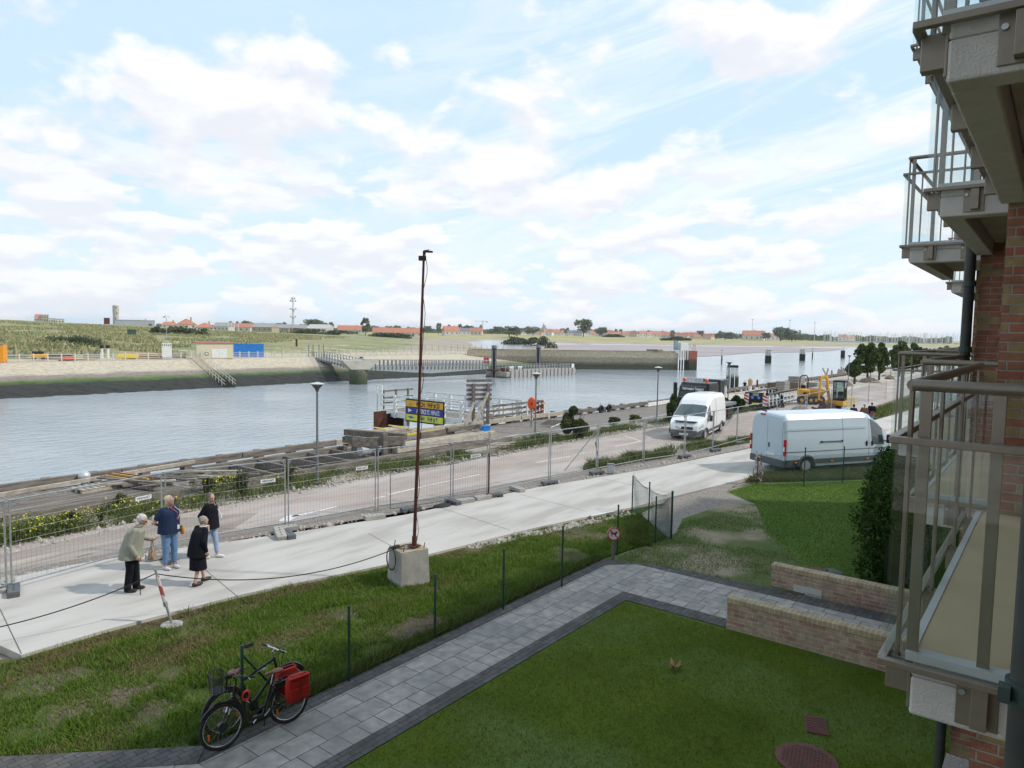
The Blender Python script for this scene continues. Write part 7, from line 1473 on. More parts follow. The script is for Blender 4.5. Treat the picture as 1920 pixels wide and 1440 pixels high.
# --- big silver-blue van
m_vs = mat('van_silver_blue', (.48, .575, .64), .3, metal=.0, col2=(.455, .55, .61), sc=.5, coat=.5)
wr_, wf_ = G(1508, 887, 0), G(1651, 878, 0); dv = (wf_-wr_); rzv = math.atan2(dv.y, dv.x); sc_v = dv.xy.length/4.0
side_n = Vector((math.sin(rzv), -math.cos(rzv), 0)); mid = (wr_+wf_)/2-side_n*.93*sc_v
vt, S_, patch_ = van('delivery_van', mid-Vector((math.cos(rzv), math.sin(rzv), 0))*0, rzv, 'long silver-blue high-roof delivery van parked on the grass by the footpath', m_vs, 6.2, 2.05,
    [(-3.1, 2.38), (-3.04, 2.47), (-2.9, 2.52), (1.1, 2.53), (1.35, 2.44), (1.7, 2.18), (2.2, 1.72), (2.42, 1.47), (2.55, 1.38), (2.85, 1.18), (3.0, 1.02), (3.1, .80)], [(-3.1, .965), (-3.0, 1), (2.2, 1), (2.7, .95), (2.95, .86), (3.1, .74)], (-2.0, 2.02), (1.5, 2.36), (1.42, 2.08), cladtop=1)
vt.scale = (sc_v*.985, sc_v*.97, sc_v*.915)
# recompute position so that the axle middle sits at local origin
seams(vt, S_, (-.15, 1.25), (.6, 4.6), m_seam, 2.05)
for sd in (-1, 1):
    MB().b2((-1.25, sd*1.03-.012, 1.33), (-.22, sd*1.03+.012, 1.36)).build('slide_rail', m_seam, vt); 
    for x in (-1.28, -.2): MB().box((x, sd*1.03, 1.345), (.07, .03, .07)).build('rail_stop', m_blk, vt)
    for x in (1.12, 1.42): MB().ell((x, sd*1.035, 1.18), (.05, .02, .13), 10, 8).build('door_handle', m_blk, vt, smooth=True)
    MB().b2((-3.09, sd*1.026-.008, .94), (2.2, sd*1.026+.008, .965)).build('waist_line', m_seam, vt)
    MB().b2((-2.95, sd*1.02-.006, 1.93), (1.1, sd*1.01+.006, 1.945)).build('panel_crease', m_vs, vt)
    for x in (-2.55, -.7, 1.2): MB().box((x, sd*1.035, .50), (.13, .02, .05)).build('side_marker', m_orange, vt)
    MB().b2((-3.135, sd*.99-.07, .80), (-3.06, sd*.99+.045, 1.50)).build('tail_light', m_red, vt, bevel=.02); MB().b2((-3.145, sd*.985-.05, 1.0), (-3.10, sd*.985+.03, 1.18)).build('reverse_light', m_white, vt)
MB().b2((-3.16, -.98, .32), (-3.04, .98, .60)).build('rear_bumper', m_clad, vt, bevel=.03)
for sd in (-1, 1): MB().b2((-3.118, min(sd*.012, sd*.86), .62), (-3.095, max(sd*.012, sd*.86), 2.28)).build('rear_door', m_vs, vt, bevel=.01)
MB().b2((-3.135, -.5, .72), (-3.12, .05, .86)).build('number_plate', mat('plate_white', (.7, .7, .68), .5), vt); MB().box((-3.13, -.12, 1.16), (.02, .07, .20)).build('door_handle', m_blk, vt, bevel=.01)
MB().b2((-3.13, .2, 2.40), (-3.06, .45, 2.46)).build('high_brake_light', m_red, vt); MB().tube([(-2.9, .35, 2.55), (-3.15, .42, 2.62)], .03, 6).build('camera_arm', m_blk, vt)
# --- white van
m_vw = mat('van_white', (.80, .80, .80), .35, col2=(.74, .74, .735), sc=.6, coat=.4)
fr_, rr_2_ = G(1314, 824, -.1), G(1362, 803, -.1); d2 = (fr_-rr_2_); rzw = math.atan2(d2.y, d2.x); sc_w = 1.0
n2_ = Vector((math.sin(rzw), -math.cos(rzw), 0))       # right side of the van
n2_ = -n2_ if n2_.dot(Vector((0, 0, 0))-fr_) < 0 else n2_
fr_ = fr_+rt0*.25
midw = fr_-Vector((math.cos(rzw), math.sin(rzw), 0))*1.85-n2_*.9
wt, S2, patch2 = van('cargo_van', midw, rzw, 'white high-roof cargo van with grey lower panels driving on the road behind the fence', m_vw, 5.6, 1.95,
    [(-2.8, 2.44), (-2.74, 2.60), (-2.6, 2.64), (-.2, 2.70), (.4, 2.62), (.8, 2.38), (1.05, 2.12), (1.75, 1.56), (1.92, 1.42), (2.05, 1.34), (2.5, 1.12), (2.7, .98), (2.8, .76)], [(-2.8, .97), (-2.7, 1), (1.8, 1), (2.3, .94), (2.6, .86), (2.8, .76)], (-1.75, 1.85), (1.08, 1.84), (.9, 1.55), hub=mat('dusty_rim', (.42, .38, .33), .6, metal=.3))
wt.scale = (1.10, 1.0, .885)
seams(wt, S2, (-.4, .85), (.6, 4.6), m_seam, 1.95)
for sd in (-1, 1):
    MB().b2((-2.83, sd*.93-.06, .85), (-2.77, sd*.93+.04, 1.5)).build('tail_light', m_red, wt); MB().box((.72, sd*.985, 1.10), (.14, .02, .04)).build('door_handle', m_blk, wt)
MB().b2((2.83, -.25, .38), (2.86, .25, .50)).build('number_plate', mat('plate_white', (.7, .7, .68), .5), wt); MB().b2((2.30, -.62, 1.19), (2.62, .62, 1.2)).build('bonnet_vent', m_blk, wt)
for q in (-.35, .35): MB().tube([(1.80, q, 1.60), (1.45, q+.45, 2.02)], .012, 4).build('wiper', m_blk, wt)
# --- black lorry facing the camera
m_bk = mat('lorry_black', (.018, .018, .022), .3, col2=(.03, .03, .034), coat=.5)
xf = 45.6; pL, pR = PX(1270, 745, xf), PX(1325, 745, xf); wc = min(2.6, abs(pL.y-pR.y)); yc = (pL.y+pR.y)/2
tk = thing('lorry', (xf, yc, g(xf)-.12), 0, 'black lorry with orange beacons facing the camera behind the white van', 'lorry'); ht = HT(Vector((xf, yc, g(xf)-.12)), 717)
cabp = [(0, .45), (-.02, 1.3), (.05, 1.9), (.28, ht-.35), (.55, ht-.05), (.8, ht), (1.9, ht), (2.1, ht-.2), (2.15, .6), (1.6, .5)]
MB().prismY(cabp, -wc/2, wc/2).build('cab', m_bk, tk, bevel=.06)
MB().add([(-.01, -wc/2+.12, 1.75), (-.01, wc/2-.12, 1.75), (.225, wc/2-.16, ht-.72), (.225, -wc/2+.16, ht-.72)], [(0, 1, 2, 3)]).build('windscreen', darkglass('lorry_glass', (.05, .09, .095)), tk)
MB().b2((.14, -wc/2+.05, ht-.62), (.34, wc/2-.05, ht-.28)).build('sun_visor', m_bk, tk, bevel=.04)
text('Bolderwacher Transport', .26, m_white, tk, Matrix(((0, 0, -1, .13), (-1, 0, 0, 0), (0, 1, 0, ht-.45), (0, 0, 0, 1))), fit=wc*.72, bold=.012)
for q in (-wc/2+.25, wc/2-.25): MB().lathe([(.11, ht), (.12, ht+.2), (.07, ht+.27), (0, ht+.28)], (.5, q, 0), 12).build('beacon', mat('beacon', (.85, .13, .03), .3), tk, smooth=True)
lb = MB(); lb.tube([(.45, -wc/2+.45, ht+.02), (.4, -wc/2+.5, ht+.24), (.4, wc/2-.5, ht+.24), (.45, wc/2-.45, ht+.02)], .03, 6); lo = lb.build('light_bar', m_galv, tk)
for q in range(5): MB().lathe([(.0, 0), (.10, 0), (.11, .05), (.06, .1)], (.36, -wc/2+.58+q*(wc-1.16)/4, ht+.13), 12, 'X').build('lamp', m_lens, lo)
MB().b2((-.06, -wc/2+.15, .95), (.02, wc/2-.15, 1.5)).build('grille', m_blk, tk); MB().b2((-.1, -wc/2, .4), (.1, wc/2, .85)).build('bumper', m_bk, tk, bevel=.05)
for s_ in (-1, 1):
    MB().b2((-.12, s_*wc/2-.3*(s_ > 0)-.0, .5), (-.09, s_*wc/2+.3*(s_ < 0), .75)).build('headlight', m_lens, tk)
    mr = MB(); mr.b2((-.12, s_*(wc/2+.12)-.08, 1.75), (.05, s_*(wc/2+.12)+.14, 2.75)); mr.tube([(.2, s_*wc/2, ht-.5), (-.02, s_*(wc/2+.15), ht-.55), (-.02, s_*(wc/2+.15), 2.6)], .03, 5); mr.build('mirror', m_blk, tk, bevel=.05)
    MB().b2((.75, s_*(wc/2+.002)-.004, 1.75), (1.5, s_*(wc/2+.002)+.004, 2.55)).build('side_window', m_vglass, tk)
    for x in (1.0, 4.6): MB().lathe([(.2, -.15), (.5, -.15), (.52, 0), (.5, .15), (.2, .15)], (x, s_*(wc/2-.2), .5), 20, 'Y').build('wheel', m_tyre, tk, smooth=True)
MB().b2((2.3, -wc/2+.3, .7), (5.6, wc/2-.3, 1.0)).build('chassis', m_blk, tk); MB().b2((2.4, -wc/2, 1.0), (3.2, wc/2-.1, 2.95)).build('tool_body', m_bk, tk, bevel=.1); MB().b2((2.38, -wc/2+.2, 2.6), (2.42, -wc/2+1.0, 2.72)).build('name_board', m_white, tk)
MB().b2((3.3, -wc/2, 1.0), (5.6, wc/2, 1.2)).build('flat_bed', m_galvd, tk); MB().bar((3.5, 0, 1.2), (4.4, .3, 2.6), .2, .2).build('loader_crane', m_galvd, tk)
# --- low-loader trailer with its rear toward the camera
tp0 = G(1416, 768, -.1); tr_ = thing('low_loader_trailer', tp0, 0, 'black low-loader trailer with red-white chevrons and blue arrow discs at its rear', 'trailer')
wT = 1.95; hT = 1.45
MB().b2((.3, -wT/2+.15, .55), (8.2, wT/2-.15, .8)).build('deck', m_bk, tr_); MB().b2((0, -wT/2+.4, .25), (.3, wT/2-.4, hT)).build('tail_board', m_bk, tr_)
for s_ in (-1, 1):
    c = MB().b2((-.03, s_*(wT/2-.18)-.2, .35), (.0, s_*(wT/2-.18)+.2, 1.2)).build('chevron_board', m_white, tr_); b = MB()
    for q in range(3): b.add([(-.034, s_*(wT/2-.18)-.2, .42+q*.28), (-.034, s_*(wT/2-.18)+.2, .42+q*.28+s_*0+.16), (-.034, s_*(wT/2-.18)+.2, .56+q*.28+.16), (-.034, s_*(wT/2-.18)-.2, .56+q*.28)], [(0, 1, 2, 3)])
    b.build('chevron', mat('chev_red', (.55, .03, .02), .5), c, fixn=False)
    MB().lathe([(0, -.03), (.15, -.03), (.15, 0)], (-.01, s_*.27, 1.02), 18, 'X').build('arrow_disc', mat('arrow_blue', (.02, .12, .6), .5), tr_); MB().bar((-.045, s_*.27-.07, .95), (-.045, s_*.27+.07, 1.09), .01, .04).build('arrow', m_white, tr_)
    for x in (1.2, 2.4, 3.6): MB().lathe([(.15, -.12), (.38, -.12), (.4, 0), (.38, .12), (.15, .12)], (x, s_*(wT/2-.25), .38), 18, 'Y').build('wheel', m_tyre, tr_, smooth=True)
    for q in range(8): MB().b2((.4+q*.98, s_*(wT/2)-.03, .3), (.52+q*.98, s_*(wT/2)+.03, 1.25)).build('side_frame', m_white, tr_)
    MB().b2((.3, s_*wT/2-.05, 1.25), (8.2, s_*wT/2+.05, 1.42)).build('side_rail', m_bk, tr_); MB().b2((.3, s_*wT/2-.02, .3), (8.2, s_*wT/2+.02, .42)).build('lower_rail', m_bk, tr_)
MB().b2((-.02, -.3, .42), (.0, .3, .58)).build('number_plate', mat('plate_yellow', (.75, .75, .05), .5), tr_); MB().b2((-.012, -.25, 1.15), (.0, .25, 1.4)).build('sticker', m_woodp, tr_)
# --- mini excavator
m_cat = mat('digger_yellow', (.72, .36, .03), .45, col2=(.62, .30, .03), sc=2)
ep = G(1566, 775, -.1); ex = thing('mini_excavator', ep, facing(1562, -.2), 'yellow and black mini excavator with its cab beside the raised boom', 'excavator'); ex.scale = (.72, .8, .95)
for s_ in (-.75, .75):
    b = MB(); b.prismY([(-1.1, .12), (-.95, 0), (.95, 0), (1.1, .12), (1.1, .42), (.95, .55), (-.95, .55), (-1.1, .42)], s_-.18, s_+.18); b.xf(Matrix.Rotation(.5, 4, 'Z')); b.build('track', m_tyre, ex, bevel=.04)
MB().lathe([(.5, .5), (.5, .7)], n=16).build('turntable', m_blk, ex)
MB().b2((-.95, -.8, .68), (.95, .95, 1.18)).build('house', m_cat, ex, bevel=.14); 
cb_ = MB(); 
for x, y in ((-.15, -.72), (.95, -.72), (-.15, .55), (.95, .55)): cb_.b2((x-.05, y-.05, 1.18), (x+.05, y+.05, 2.75))
cb_.b2((-.22, -.78, 2.72), (1.02, .62, 2.85)); cb_.b2((-.2, -.76, 1.15), (1.0, .6, 1.35)); cb_ = cb_.build('cab', m_blk, ex, bevel=.02)
for lo, hi in (((-.10, -.74, 1.36), (.90, -.72, 2.72)), ((-.18, -.66, 1.36), (-.16, .5, 2.72)), ((.96, -.66, 1.36), (.98, .5, 2.72))): MB().b2(lo, hi).build('cab_glass', glassm('cab_glass', (.55, .68, .66), alpha=.08), cb_)
MB().b2((.2, -.1, 1.3), (.65, .4, 1.9)).build('seat', m_blk, cb_, bevel=.05)
def arm(pts, w0, name, m, par):
    b = MB()
    for (p, q) in zip(pts[:-1], pts[1:]): b.bar(p, q, w0, w0*1.5)
    return b.build(name, m, par, bevel=.03)
arm([(-.45, -.8, 1.0), (-.62, -1.3, 2.2), (-.66, -1.5, 3.0), (-.75, -1.9, 3.25)], .20, 'boom', m_cat, ex); arm([(-.75, -1.9, 3.25), (-1.15, -2.3, 3.05), (-1.25, -2.4, 1.2)], .17, 'dipper', m_cat, ex)
MB().tube([(-.55, -1.0, 1.2), (-.75, -1.75, 2.5)], .06, 8).build('hydraulic_ram', m_galv, ex); MB().tube([(-.75, -1.5, 3.3), (-1.3, -2.45, 2.9)], .05, 8).build('hydraulic_ram', m_blk, ex)
b = MB(); b.prismY([(-.55, -.5), (-.1, -.75), (.5, -.7), (.7, -.3), (.45, .15), (.1, .2), (.35, -.25), (.1, -.5), (-.5, -.38)], -.6, .6); b.xf(Matrix.Translation((-1.25, -2.4, 1.0)) @ Matrix.Rotation(.6, 4, 'Z')); b.build('bucket', m_rust, ex)
t = thing('large_bucket', G(1540, 775, -.1), facing(1540), 'big brown digging bucket lying before the excavator', 'bucket'); b = MB(); b.prismY([(-1.0, 0), (.5, 0), (.9, .45), (.75, .85), (.5, .9), (.5, .4), (.3, .12), (-1.0, .1)], -.8, .8); b.xf(Matrix.Rotation(.3, 4, 'Z')); b.build('scoop', mat('bucket_brown', (.17, .13, .11), .8), t)
for q in range(5): MB().box((-1.1, -.65+q*.32, .06), (.25, .1, .06)).build('tooth', m_galvd, t)
# --- site dumper
dpos = G(1514, 757, -.1); du = thing('site_dumper', dpos, facing(1514, .25), 'yellow site dumper with a black roll bar beside the excavator', 'dumper'); du.scale = (.85, .85, .9)
MB().b2((-.95, -1.0, .65), (.0, .9, 1.55)).build('engine_cover', m_cat, du, bevel=.12); MB().b2((-.75, -1.02, 1.0), (-.2, -1.005, 1.25)).build('grille', m_blk, du)
rb = MB(); rb.tube([(-.85, .2, 1.3), (-.85, .2, 2.65), (-.65, .2, 2.9), (-.2, .2, 2.9), (0, .2, 2.65), (0, .2, 1.3)], .06, 8); rb.build('roll_bar', m_blk, du, smooth=True); MB().b2((-.65, .2, 1.5), (-.2, .6, 1.9)).build('seat', m_blk, du, bevel=.05); MB().tube([(-.4, .9, 1.5), (-.4, 1.1, 2.0)], .03, 6).build('steering_column', m_blk, du)
b = MB(); b.rings([[(.1, -.5, .75), (1.3, -.5, .75), (1.3, 1.2, .75), (.1, 1.2, .75)], [(-.0, -.9, 1.5), (1.75, -.9, 1.45), (1.75, 1.5, 1.45), (-.0, 1.5, 1.5)]]); b.build('skip', m_cat, du, bevel=.04); MB().b2((.1, -.75, 1.45), (1.6, 1.35, 1.52)).build('load', m_soil, du)
for x, y in ((-.9, -.5), (.05, -.6), (.55, -.5), (1.1, -.45)):
    w = MB().lathe([(.18, -.18), (.42, -.18), (.46, -.1), (.46, .1), (.42, .18), (.18, .18)], (x, y-.4, .46), 20, 'X' if False else 'Y').build('wheel', m_tyre, du, smooth=True); MB().lathe([(0, -.12), (.17, -.12), (.17, -.19)], (x, y-.4, .46), 14, 'Y').build('rim', m_cat, w)
# ================================================================== people
m_skin = mat('skin', (.52, .30, .22), .6, col2=(.46, .25, .18), sc=9); m_eye = mat('eye_white', (.6, .58, .55), .4); m_lip = mat('lips', (.38, .14, .12), .6)
def remesh(o, vox=.011, smooth_it=4):
    r = o.modifiers.new('remesh', 'REMESH'); r.mode = 'VOXEL'; r.voxel_size = vox; r.use_smooth_shade = True
    s = o.modifiers.new('smooth', 'SMOOTH'); s.iterations = smooth_it; s.factor = .5; return o
def limb(b, pts, rs, n=10):
    b.tube(pts, rs, n)
    for p, r in zip(pts, rs): b.ell(p, (r, r, r), n, 6)
def V3(*a): return Vector(a)
def hand(b, wrist, d, palm_n, s=1., curl=.5):
    """palm, five unequal bent fingers"""
    d = d.normalized(); n = (palm_n-d*palm_n.dot(d)).normalized(); s_ = d.cross(n)
    b.ell(wrist+d*.045*s, (.040*s, .040*s, .040*s), 8, 6); b.box(wrist+d*.055*s, (.085*s, .075*s, .028*s), m=Matrix((d, s_, n)).transposed())
    for q, (o, L_) in enumerate(((-.030, .068), (-.010, .078), (.011, .074), (.031, .058))):
        p0 = wrist+d*.09*s+s_*o*s; p1 = p0+(d*math.cos(curl*.5)+n*math.sin(curl*.5))*L_*.45*s; p2 = p1+(d*math.cos(curl*1.3)+n*math.sin(curl*1.3))*L_*.35*s; p3 = p2+(d*math.cos(curl*2.)+n*math.sin(curl*2.))*L_*.25*s
        b.tube([p0-d*.01, p1, p2, p3], [.0095*s, .009*s, .0085*s, .0075*s], 6)
    t0 = wrist+d*.03*s-s_*.03*s; t1 = t0+(d*.6-s_*.8+n*.2).normalized()*.035*s; t2 = t1+(d*.9-s_*.2+n*.4).normalized()*.03*s; b.tube([t0, t1, t2], [.013*s, .011*s, .009*s], 6)
def person(loc, rz, H, label, P):
    """P: dict of pose and dress. Local frame: +x is where the person faces, +y the left side."""
    t = thing('person', loc, rz, label, 'person', P.get('group')); k = H/1.72; body = MB()
    st = P.get('stoop', 0.); hip = V3(0, 0, .92)*k; chest = V3(.02+st*.16, 0, 1.30-st*.03)*k; neck = V3(.02+st*.30, 0, 1.47-st*.07)*k; ha = P.get('head', (0., 0.))
    hc = neck+V3(.03+st*.10, 0, .135-st*.03)*k
    fat = P.get('fat', 1.); male = P.get('male', False); sh = (.19 if male else .165)*k*P.get('shw', 1.)
    # legs
    feet = P['feet']; knees = []
    for s_, (fx, fy) in zip((1, -1), feet):
        hp_ = hip+V3(0, s_*.085*k, 0); an = V3(fx, s_*abs(fy) if fy else s_*.09, .08)*1; kn = (hp_+an)/2+V3(.03, 0, .01); knees.append((hp_, kn, an))
        limb(body, [hp_, kn, an], [.085*k*fat, .055*k, .038*k])
        fo = P.get('toe', 0.); body.ell(an+V3(.06*math.cos(fo), .06*math.sin(fo), -.045), (.11, .042, .035), 10, 6)
    # torso and neck
    body.rings([[hip+V3(math.cos(a)*.13*k*fat, math.sin(a)*.165*k*fat, -.06) for a in np.linspace(0, 2*math.pi, 14, endpoint=False)],
                [(hip+chest)/2+V3(math.cos(a)*.115*k*fat, math.sin(a)*.145*k*fat, 0) for a in np.linspace(0, 2*math.pi, 14, endpoint=False)],
                [chest+V3(math.cos(a)*.125*k*fat, math.sin(a)*.17*k*fat, 0) for a in np.linspace(0, 2*math.pi, 14, endpoint=False)],
                [neck+V3(-.01+math.cos(a)*.07*k, math.sin(a)*.12*k, -.05) for a in np.linspace(0, 2*math.pi, 14, endpoint=False)]])
    Rh = Matrix.Rotation(ha[0], 3, 'Z') @ Matrix.Rotation(-ha[1], 3, 'Y'); hv = lambda *a: hc+Rh @ (V3(*a)*k)
    body.tube([neck-V3(0, 0, .06*k), hc-V3(.0, 0, .05*k)], [.055*k, .05*k], 10)
    body.ell(hc, (.093*k, .074*k, .112*k), 18, 14, R=Rh); body.ell(hv(.035, 0, -.055), (.058*k, .050*k, .062*k), 12, 8, R=Rh); body.ell(hv(.095, 0, -.012), (.018*k, .014*k, .026*k), 8, 6, R=Rh)
    for s_ in (1, -1): body.ell(hv(-.005, s_*.074, -.01), (.018*k, .010*k, .030*k), 8, 6, R=Rh); body.ell(hv(.075, s_*.035, .022), (.016*k, .022*k, .008*k), 8, 6, R=Rh)
    # arms
    arms = []
    for s_, A in zip((1, -1), P['arms']):
        s0 = neck+V3(-.01, s_*sh, -.075*k); el, wr_2 = V3(*A[0])*k, V3(*A[1])*k; arms.append((s0, el, wr_2)); limb(body, [s0, el, wr_2], [.046*k*fat, .038*k*fat, .026*k]); hand(body, wr_2, (wr_2-el).normalized()*1.0 if len(A) < 3 else V3(*A[2]), V3(0, -s_, 0) if len(A) < 4 else V3(*A[3]), k, P.get('curl', .6))
    bo = remesh(body.build('body', m_skin, t, fixn=False), .0075, 2)
    for s_ in (1, -1):
        MB().ell(hv(.084, s_*.034, .008), (.006*k, .012*k, .007*k), 8, 6, R=Rh).build('eye', m_eye, t); 
    MB().ell(hv(.088, 0, -.058), (.006*k, .024*k, .007*k), 8, 5, R=Rh).build('mouth', m_lip, t)
    hb = MB(); hm = P['hair']; fl_ = P.get('hair_long', 0.)
    hb.ell(hv(-.022, 0, .022), (.098*k, .086*k, .105*k), 16, 12, R=Rh)
    if fl_: hb.ell(hv(-.045, 0, -.04*fl_), (.075*k, .082*k, .10*k*fl_), 14, 10, R=Rh)
    for q in range(26):
        a_ = rng.uniform(0, 6.28); e_ = rng.uniform(-.2, 1.4); d_ = V3(math.cos(a_)*math.cos(e_)-.25, math.sin(a_)*math.cos(e_)*.86, math.sin(e_)); hb.ell(hv(-.03+d_.x*.072, d_.y*.085, .02+d_.z*.085), (.026*k, .026*k, .022*k), 6, 5)
    # keep the face clear: hair mass is set back from the brow
    hb.v = [tuple(Vector(v)) for v in hb.v]; ho = hb.build('hair', hm, t, fixn=False); remesh(ho, .010, 2)
    # clothes
    def tors(b, z0, flare, r=1.0, tz=None):
        z0 *= k; top_ = neck+V3(-.005, 0, -.025*k); R = []
        for f in np.linspace(0, 1, 9):
            z = z0+(top_.z-z0)*f; c = V3(0, 0, 0); 
            if z < hip.z: c.x = 0.
            elif z < chest.z: g_ = (z-hip.z)/(chest.z-hip.z); c.x = chest.x*g_
            else: g_ = (z-chest.z)/(top_.z-chest.z); c.x = chest.x+(top_.x-chest.x)*g_
            u = f; rx = (.155+flare*(1-u)**1.4)*k*fat*r; ry = (.190+flare*(1-u)**1.4)*k*fat*r
            if u > .86: q_ = (u-.86)/.14; rx = rx*(1-q_)+.075*k*q_; ry = ry*(1-q_)+.12*k*q_
            R.append([V3(c.x+math.cos(a)*rx, math.sin(a)*ry, z) for a in np.linspace(0, 2*math.pi, 18, endpoint=False)])
        b.rings(R)
        for s_ in (1, -1): b.ell(neck+V3(-.01, s_*sh*.95, -.07*k), (.072*k*r, .065*k*r, .065*k*r), 10, 8)
    if 'top' in P:
        b = MB(); tors(b, P['top'][1], P['top'][2], P.get('topr', 1.))
        sl = P.get('sleeve', 1.)
        for (s0, el, w_) in arms:
            if sl >= 1: limb(b, [s0, el, w_.lerp(el, .06)], [.062*k*fat, .054*k*fat, .044*k])
            else: limb(b, [s0, s0.lerp(el, sl)], [.062*k*fat, .058*k*fat])
        remesh(b.build(P['top'][3], P['top'][0], t, fixn=False), .010, 3)
    if 'legs' in P:
        m_, nm, z_end, w1, w2 = P['legs']; b = MB()
        for (hp_, kn, an) in knees:
            e = kn.lerp(an, z_end); limb(b, [hp_, kn, e], [.105*k*fat, w1*k, w2*k])
        b.ell(hip+V3(0, 0, -.01), (.135*k*fat, .17*k*fat, .13*k), 14, 8); remesh(b.build(nm, m_, t, fixn=False), .010, 3)
    if 'skirt' in P:
        b = MB(); R = []
        for f in np.linspace(0, 1, 8): R.append([V3(math.cos(a)*(.14+.03*f+.006*math.sin(a*7)*f)*k*fat+.01*f, math.sin(a)*(.165+.035*f)*k*fat, .98*k-(.98-P['skirt'][1])*k*f) for a in np.linspace(0, 2*math.pi, 28, endpoint=False)])
        b.rings(R); b.build('skirt', P['skirt'][0], t, smooth=True)
    ms_ = P['shoes']
    for (hp_, kn, an) in knees:
        fo = P.get('toe', 0.); b = MB(); b.ell(an+V3(.065*math.cos(fo), 0, -.038), (.135, .047, .042), 12, 8); b.ell(an+V3(-.02, 0, -.025), (.055, .042, .055), 10, 6); o = b.build('shoe', ms_, t, fixn=False); remesh(o, .008, 2)
    return t, hv, arms, k
def at(px, py, off=0.): return G(px, py, off)
def heading(p, a): return math.atan2(-p.y, -p.x)+a       # 0 = facing the camera, +pi/2 = to photo right
m_grey = mat('white_hair', (.62, .58, .56), .9, col2=(.45, .42, .41), sc=30); m_blond = mat('pale_blond_hair', (.66, .56, .42), .8, col2=(.45, .36, .26), sc=30); m_sgrey = mat('short_grey_hair', (.22, .20, .19), .9, col2=(.12, .11, .11), sc=30); m_grey2 = mat('grey_hair', (.36, .35, .34), .9, col2=(.22, .21, .2), sc=30)
m_jacket = mat('sage_jacket', (.30, .30, .245), .9, col2=(.26, .26, .21), sc=12); m_dark = mat('dark_cloth', (.008, .009, .013), .95, col2=(.012, .013, .018), spec=.15); m_navy = mat('navy_cloth', (.022, .036, .085), .9, col2=(.016, .027, .065), spec=.2); m_jean = mat('blue_jeans', (.10, .20, .36), .85, col2=(.15, .26, .42), sc=9); m_jean2 = mat('light_jeans', (.24, .33, .48), .85, col2=(.32, .42, .56), sc=9)
m_wsh = mat('white_shoes', (.72, .71, .69), .6); m_bsh = mat('black_shoes', (.02, .018, .016), .5); m_pink = mat('pale_beige_leather', (.48, .33, .26), .6)
# old man with a cane, seen from his right side, facing right
p = at(247, 1108); H1 = 1.70
t, hv, arms, k = person(p, heading(p, 1.25), H1, 'white-haired person in a sage green jacket and black trousers leaning on a black cane', dict(male=True, stoop=.5, fat=1.12, head=(-.1, -.35), feet=((.05, .10), (-.05, .10)), hair=m_grey, hair_long=.6,
    arms=(((.16, .26, 1.10), (.36, .20, 1.06), (1, .0, .3), (0, 0, 1)), ((.06, -.26, 1.08), (.20, -.25, .84), (.5, 0, -.8), (0, 1, 0))), top=(m_jacket, .74, .055, 'jacket'), legs=(m_dark, 'trousers', .97, .085, .075), shoes=m_bsh, topr=1.05))
w_ = arms[1][2]; cn = thing('walking_cane', (0, 0, 0), 0, 'thin black walking cane in the hand of the person in the sage jacket', 'cane'); M_ = Matrix.Translation(p) @ Matrix.Rotation(t.rotation_euler.z, 4, 'Z')
cn.location = M_ @ (w_+V3(.03, 0, -.06)); cn.rotation_euler.z = t.rotation_euler.z
MB().tube([(-.0, 0, 0), (.03, -.02, -(w_.z-.06))], [.013, .010], 8).build('shaft', m_blk, cn); MB().tube([(.05, 0, .01), (-.06, 0, .015)], .014, 8).build('handle', m_blk, cn)
bg_ = thing('handbag', M_ @ V3(.36, .20, .98), t.rotation_euler.z, 'brown patterned handbag hanging from the raised hand of the person in the sage jacket', 'handbag'); MB().rings([[(-.06, -.13, -.36), (.06, -.13, -.36), (.06, .13, -.36), (-.06, .13, -.36)], [(-.04, -.10, -.12), (.04, -.10, -.12), (.04, .10, -.12), (-.04, .10, -.12)]]).build('bag', mat('bag_brown', (.20, .10, .06), .7, col2=(.35, .28, .22), sc=22, lo=.48, hi=.52), bg_, bevel=.02); MB().tube([(0, -.08, -.13), (0, -.05, .02), (0, .05, .02), (0, .08, -.13)], .008, 6).build('strap', m_dark, bg_)
gl_ = MB(); gl_.tube([hv(.0, -.08, .02), hv(.085, -.06, .012), hv(.1, -.03, .01)], .004, 5); gl_.ell(hv(.098, -.036, .008), (.006, .024, .016), 8, 6); gl_.build('glasses', m_blk, t)
MB().tube([hv(-.02, -.0, -.14)+V3(math.cos(a)*.085, math.sin(a)*.095, .015*math.cos(a)) for a in np.linspace(0, 6.28, 14, endpoint=False)], .02, 6, closed=True).build('collar', m_jacket, t)
# woman in navy top
p = at(318, 1066)
t, hv, arms, k = person(p, heading(p, .62), 1.74, 'blond person in a navy T-shirt and blue jeans with hands clasped behind the back', dict(fat=1.18, head=(.25, .22), feet=((.02, .11), (-.02, .10)), hair=m_blond, hair_long=.9, sleeve=.62,
    arms=(((-.12, .29, 1.12), (-.21, .06, .98), (0, -1, -.1), (-1, 0, 0)), ((-.12, -.30, 1.12), (-.20, -.07, .97), (0, 1, -.1), (-1, 0, 0))), top=(m_navy, .86, .03, 'tshirt'), legs=(m_jean, 'jeans', .78, .080, .062), shoes=m_wsh, toe=.2))
MB().tube([hv(.02, .07, -.15), hv(.14, .10, -.30), V3(.175, .08, 1.12)*k, V3(.20, .10, 1.0)*k], .009, 6).build('lanyard', m_white, t); MB().tube([hv(.02, -.06, -.15), hv(.14, .0, -.30), V3(.175, .07, 1.12)*k], .009, 6).build('lanyard', mat('lanyard_red', (.5, .1, .08), .7), t); MB().box(V3(.205, .10, .99)*k, (.006, .06, .09)).build('badge', m_white, t)
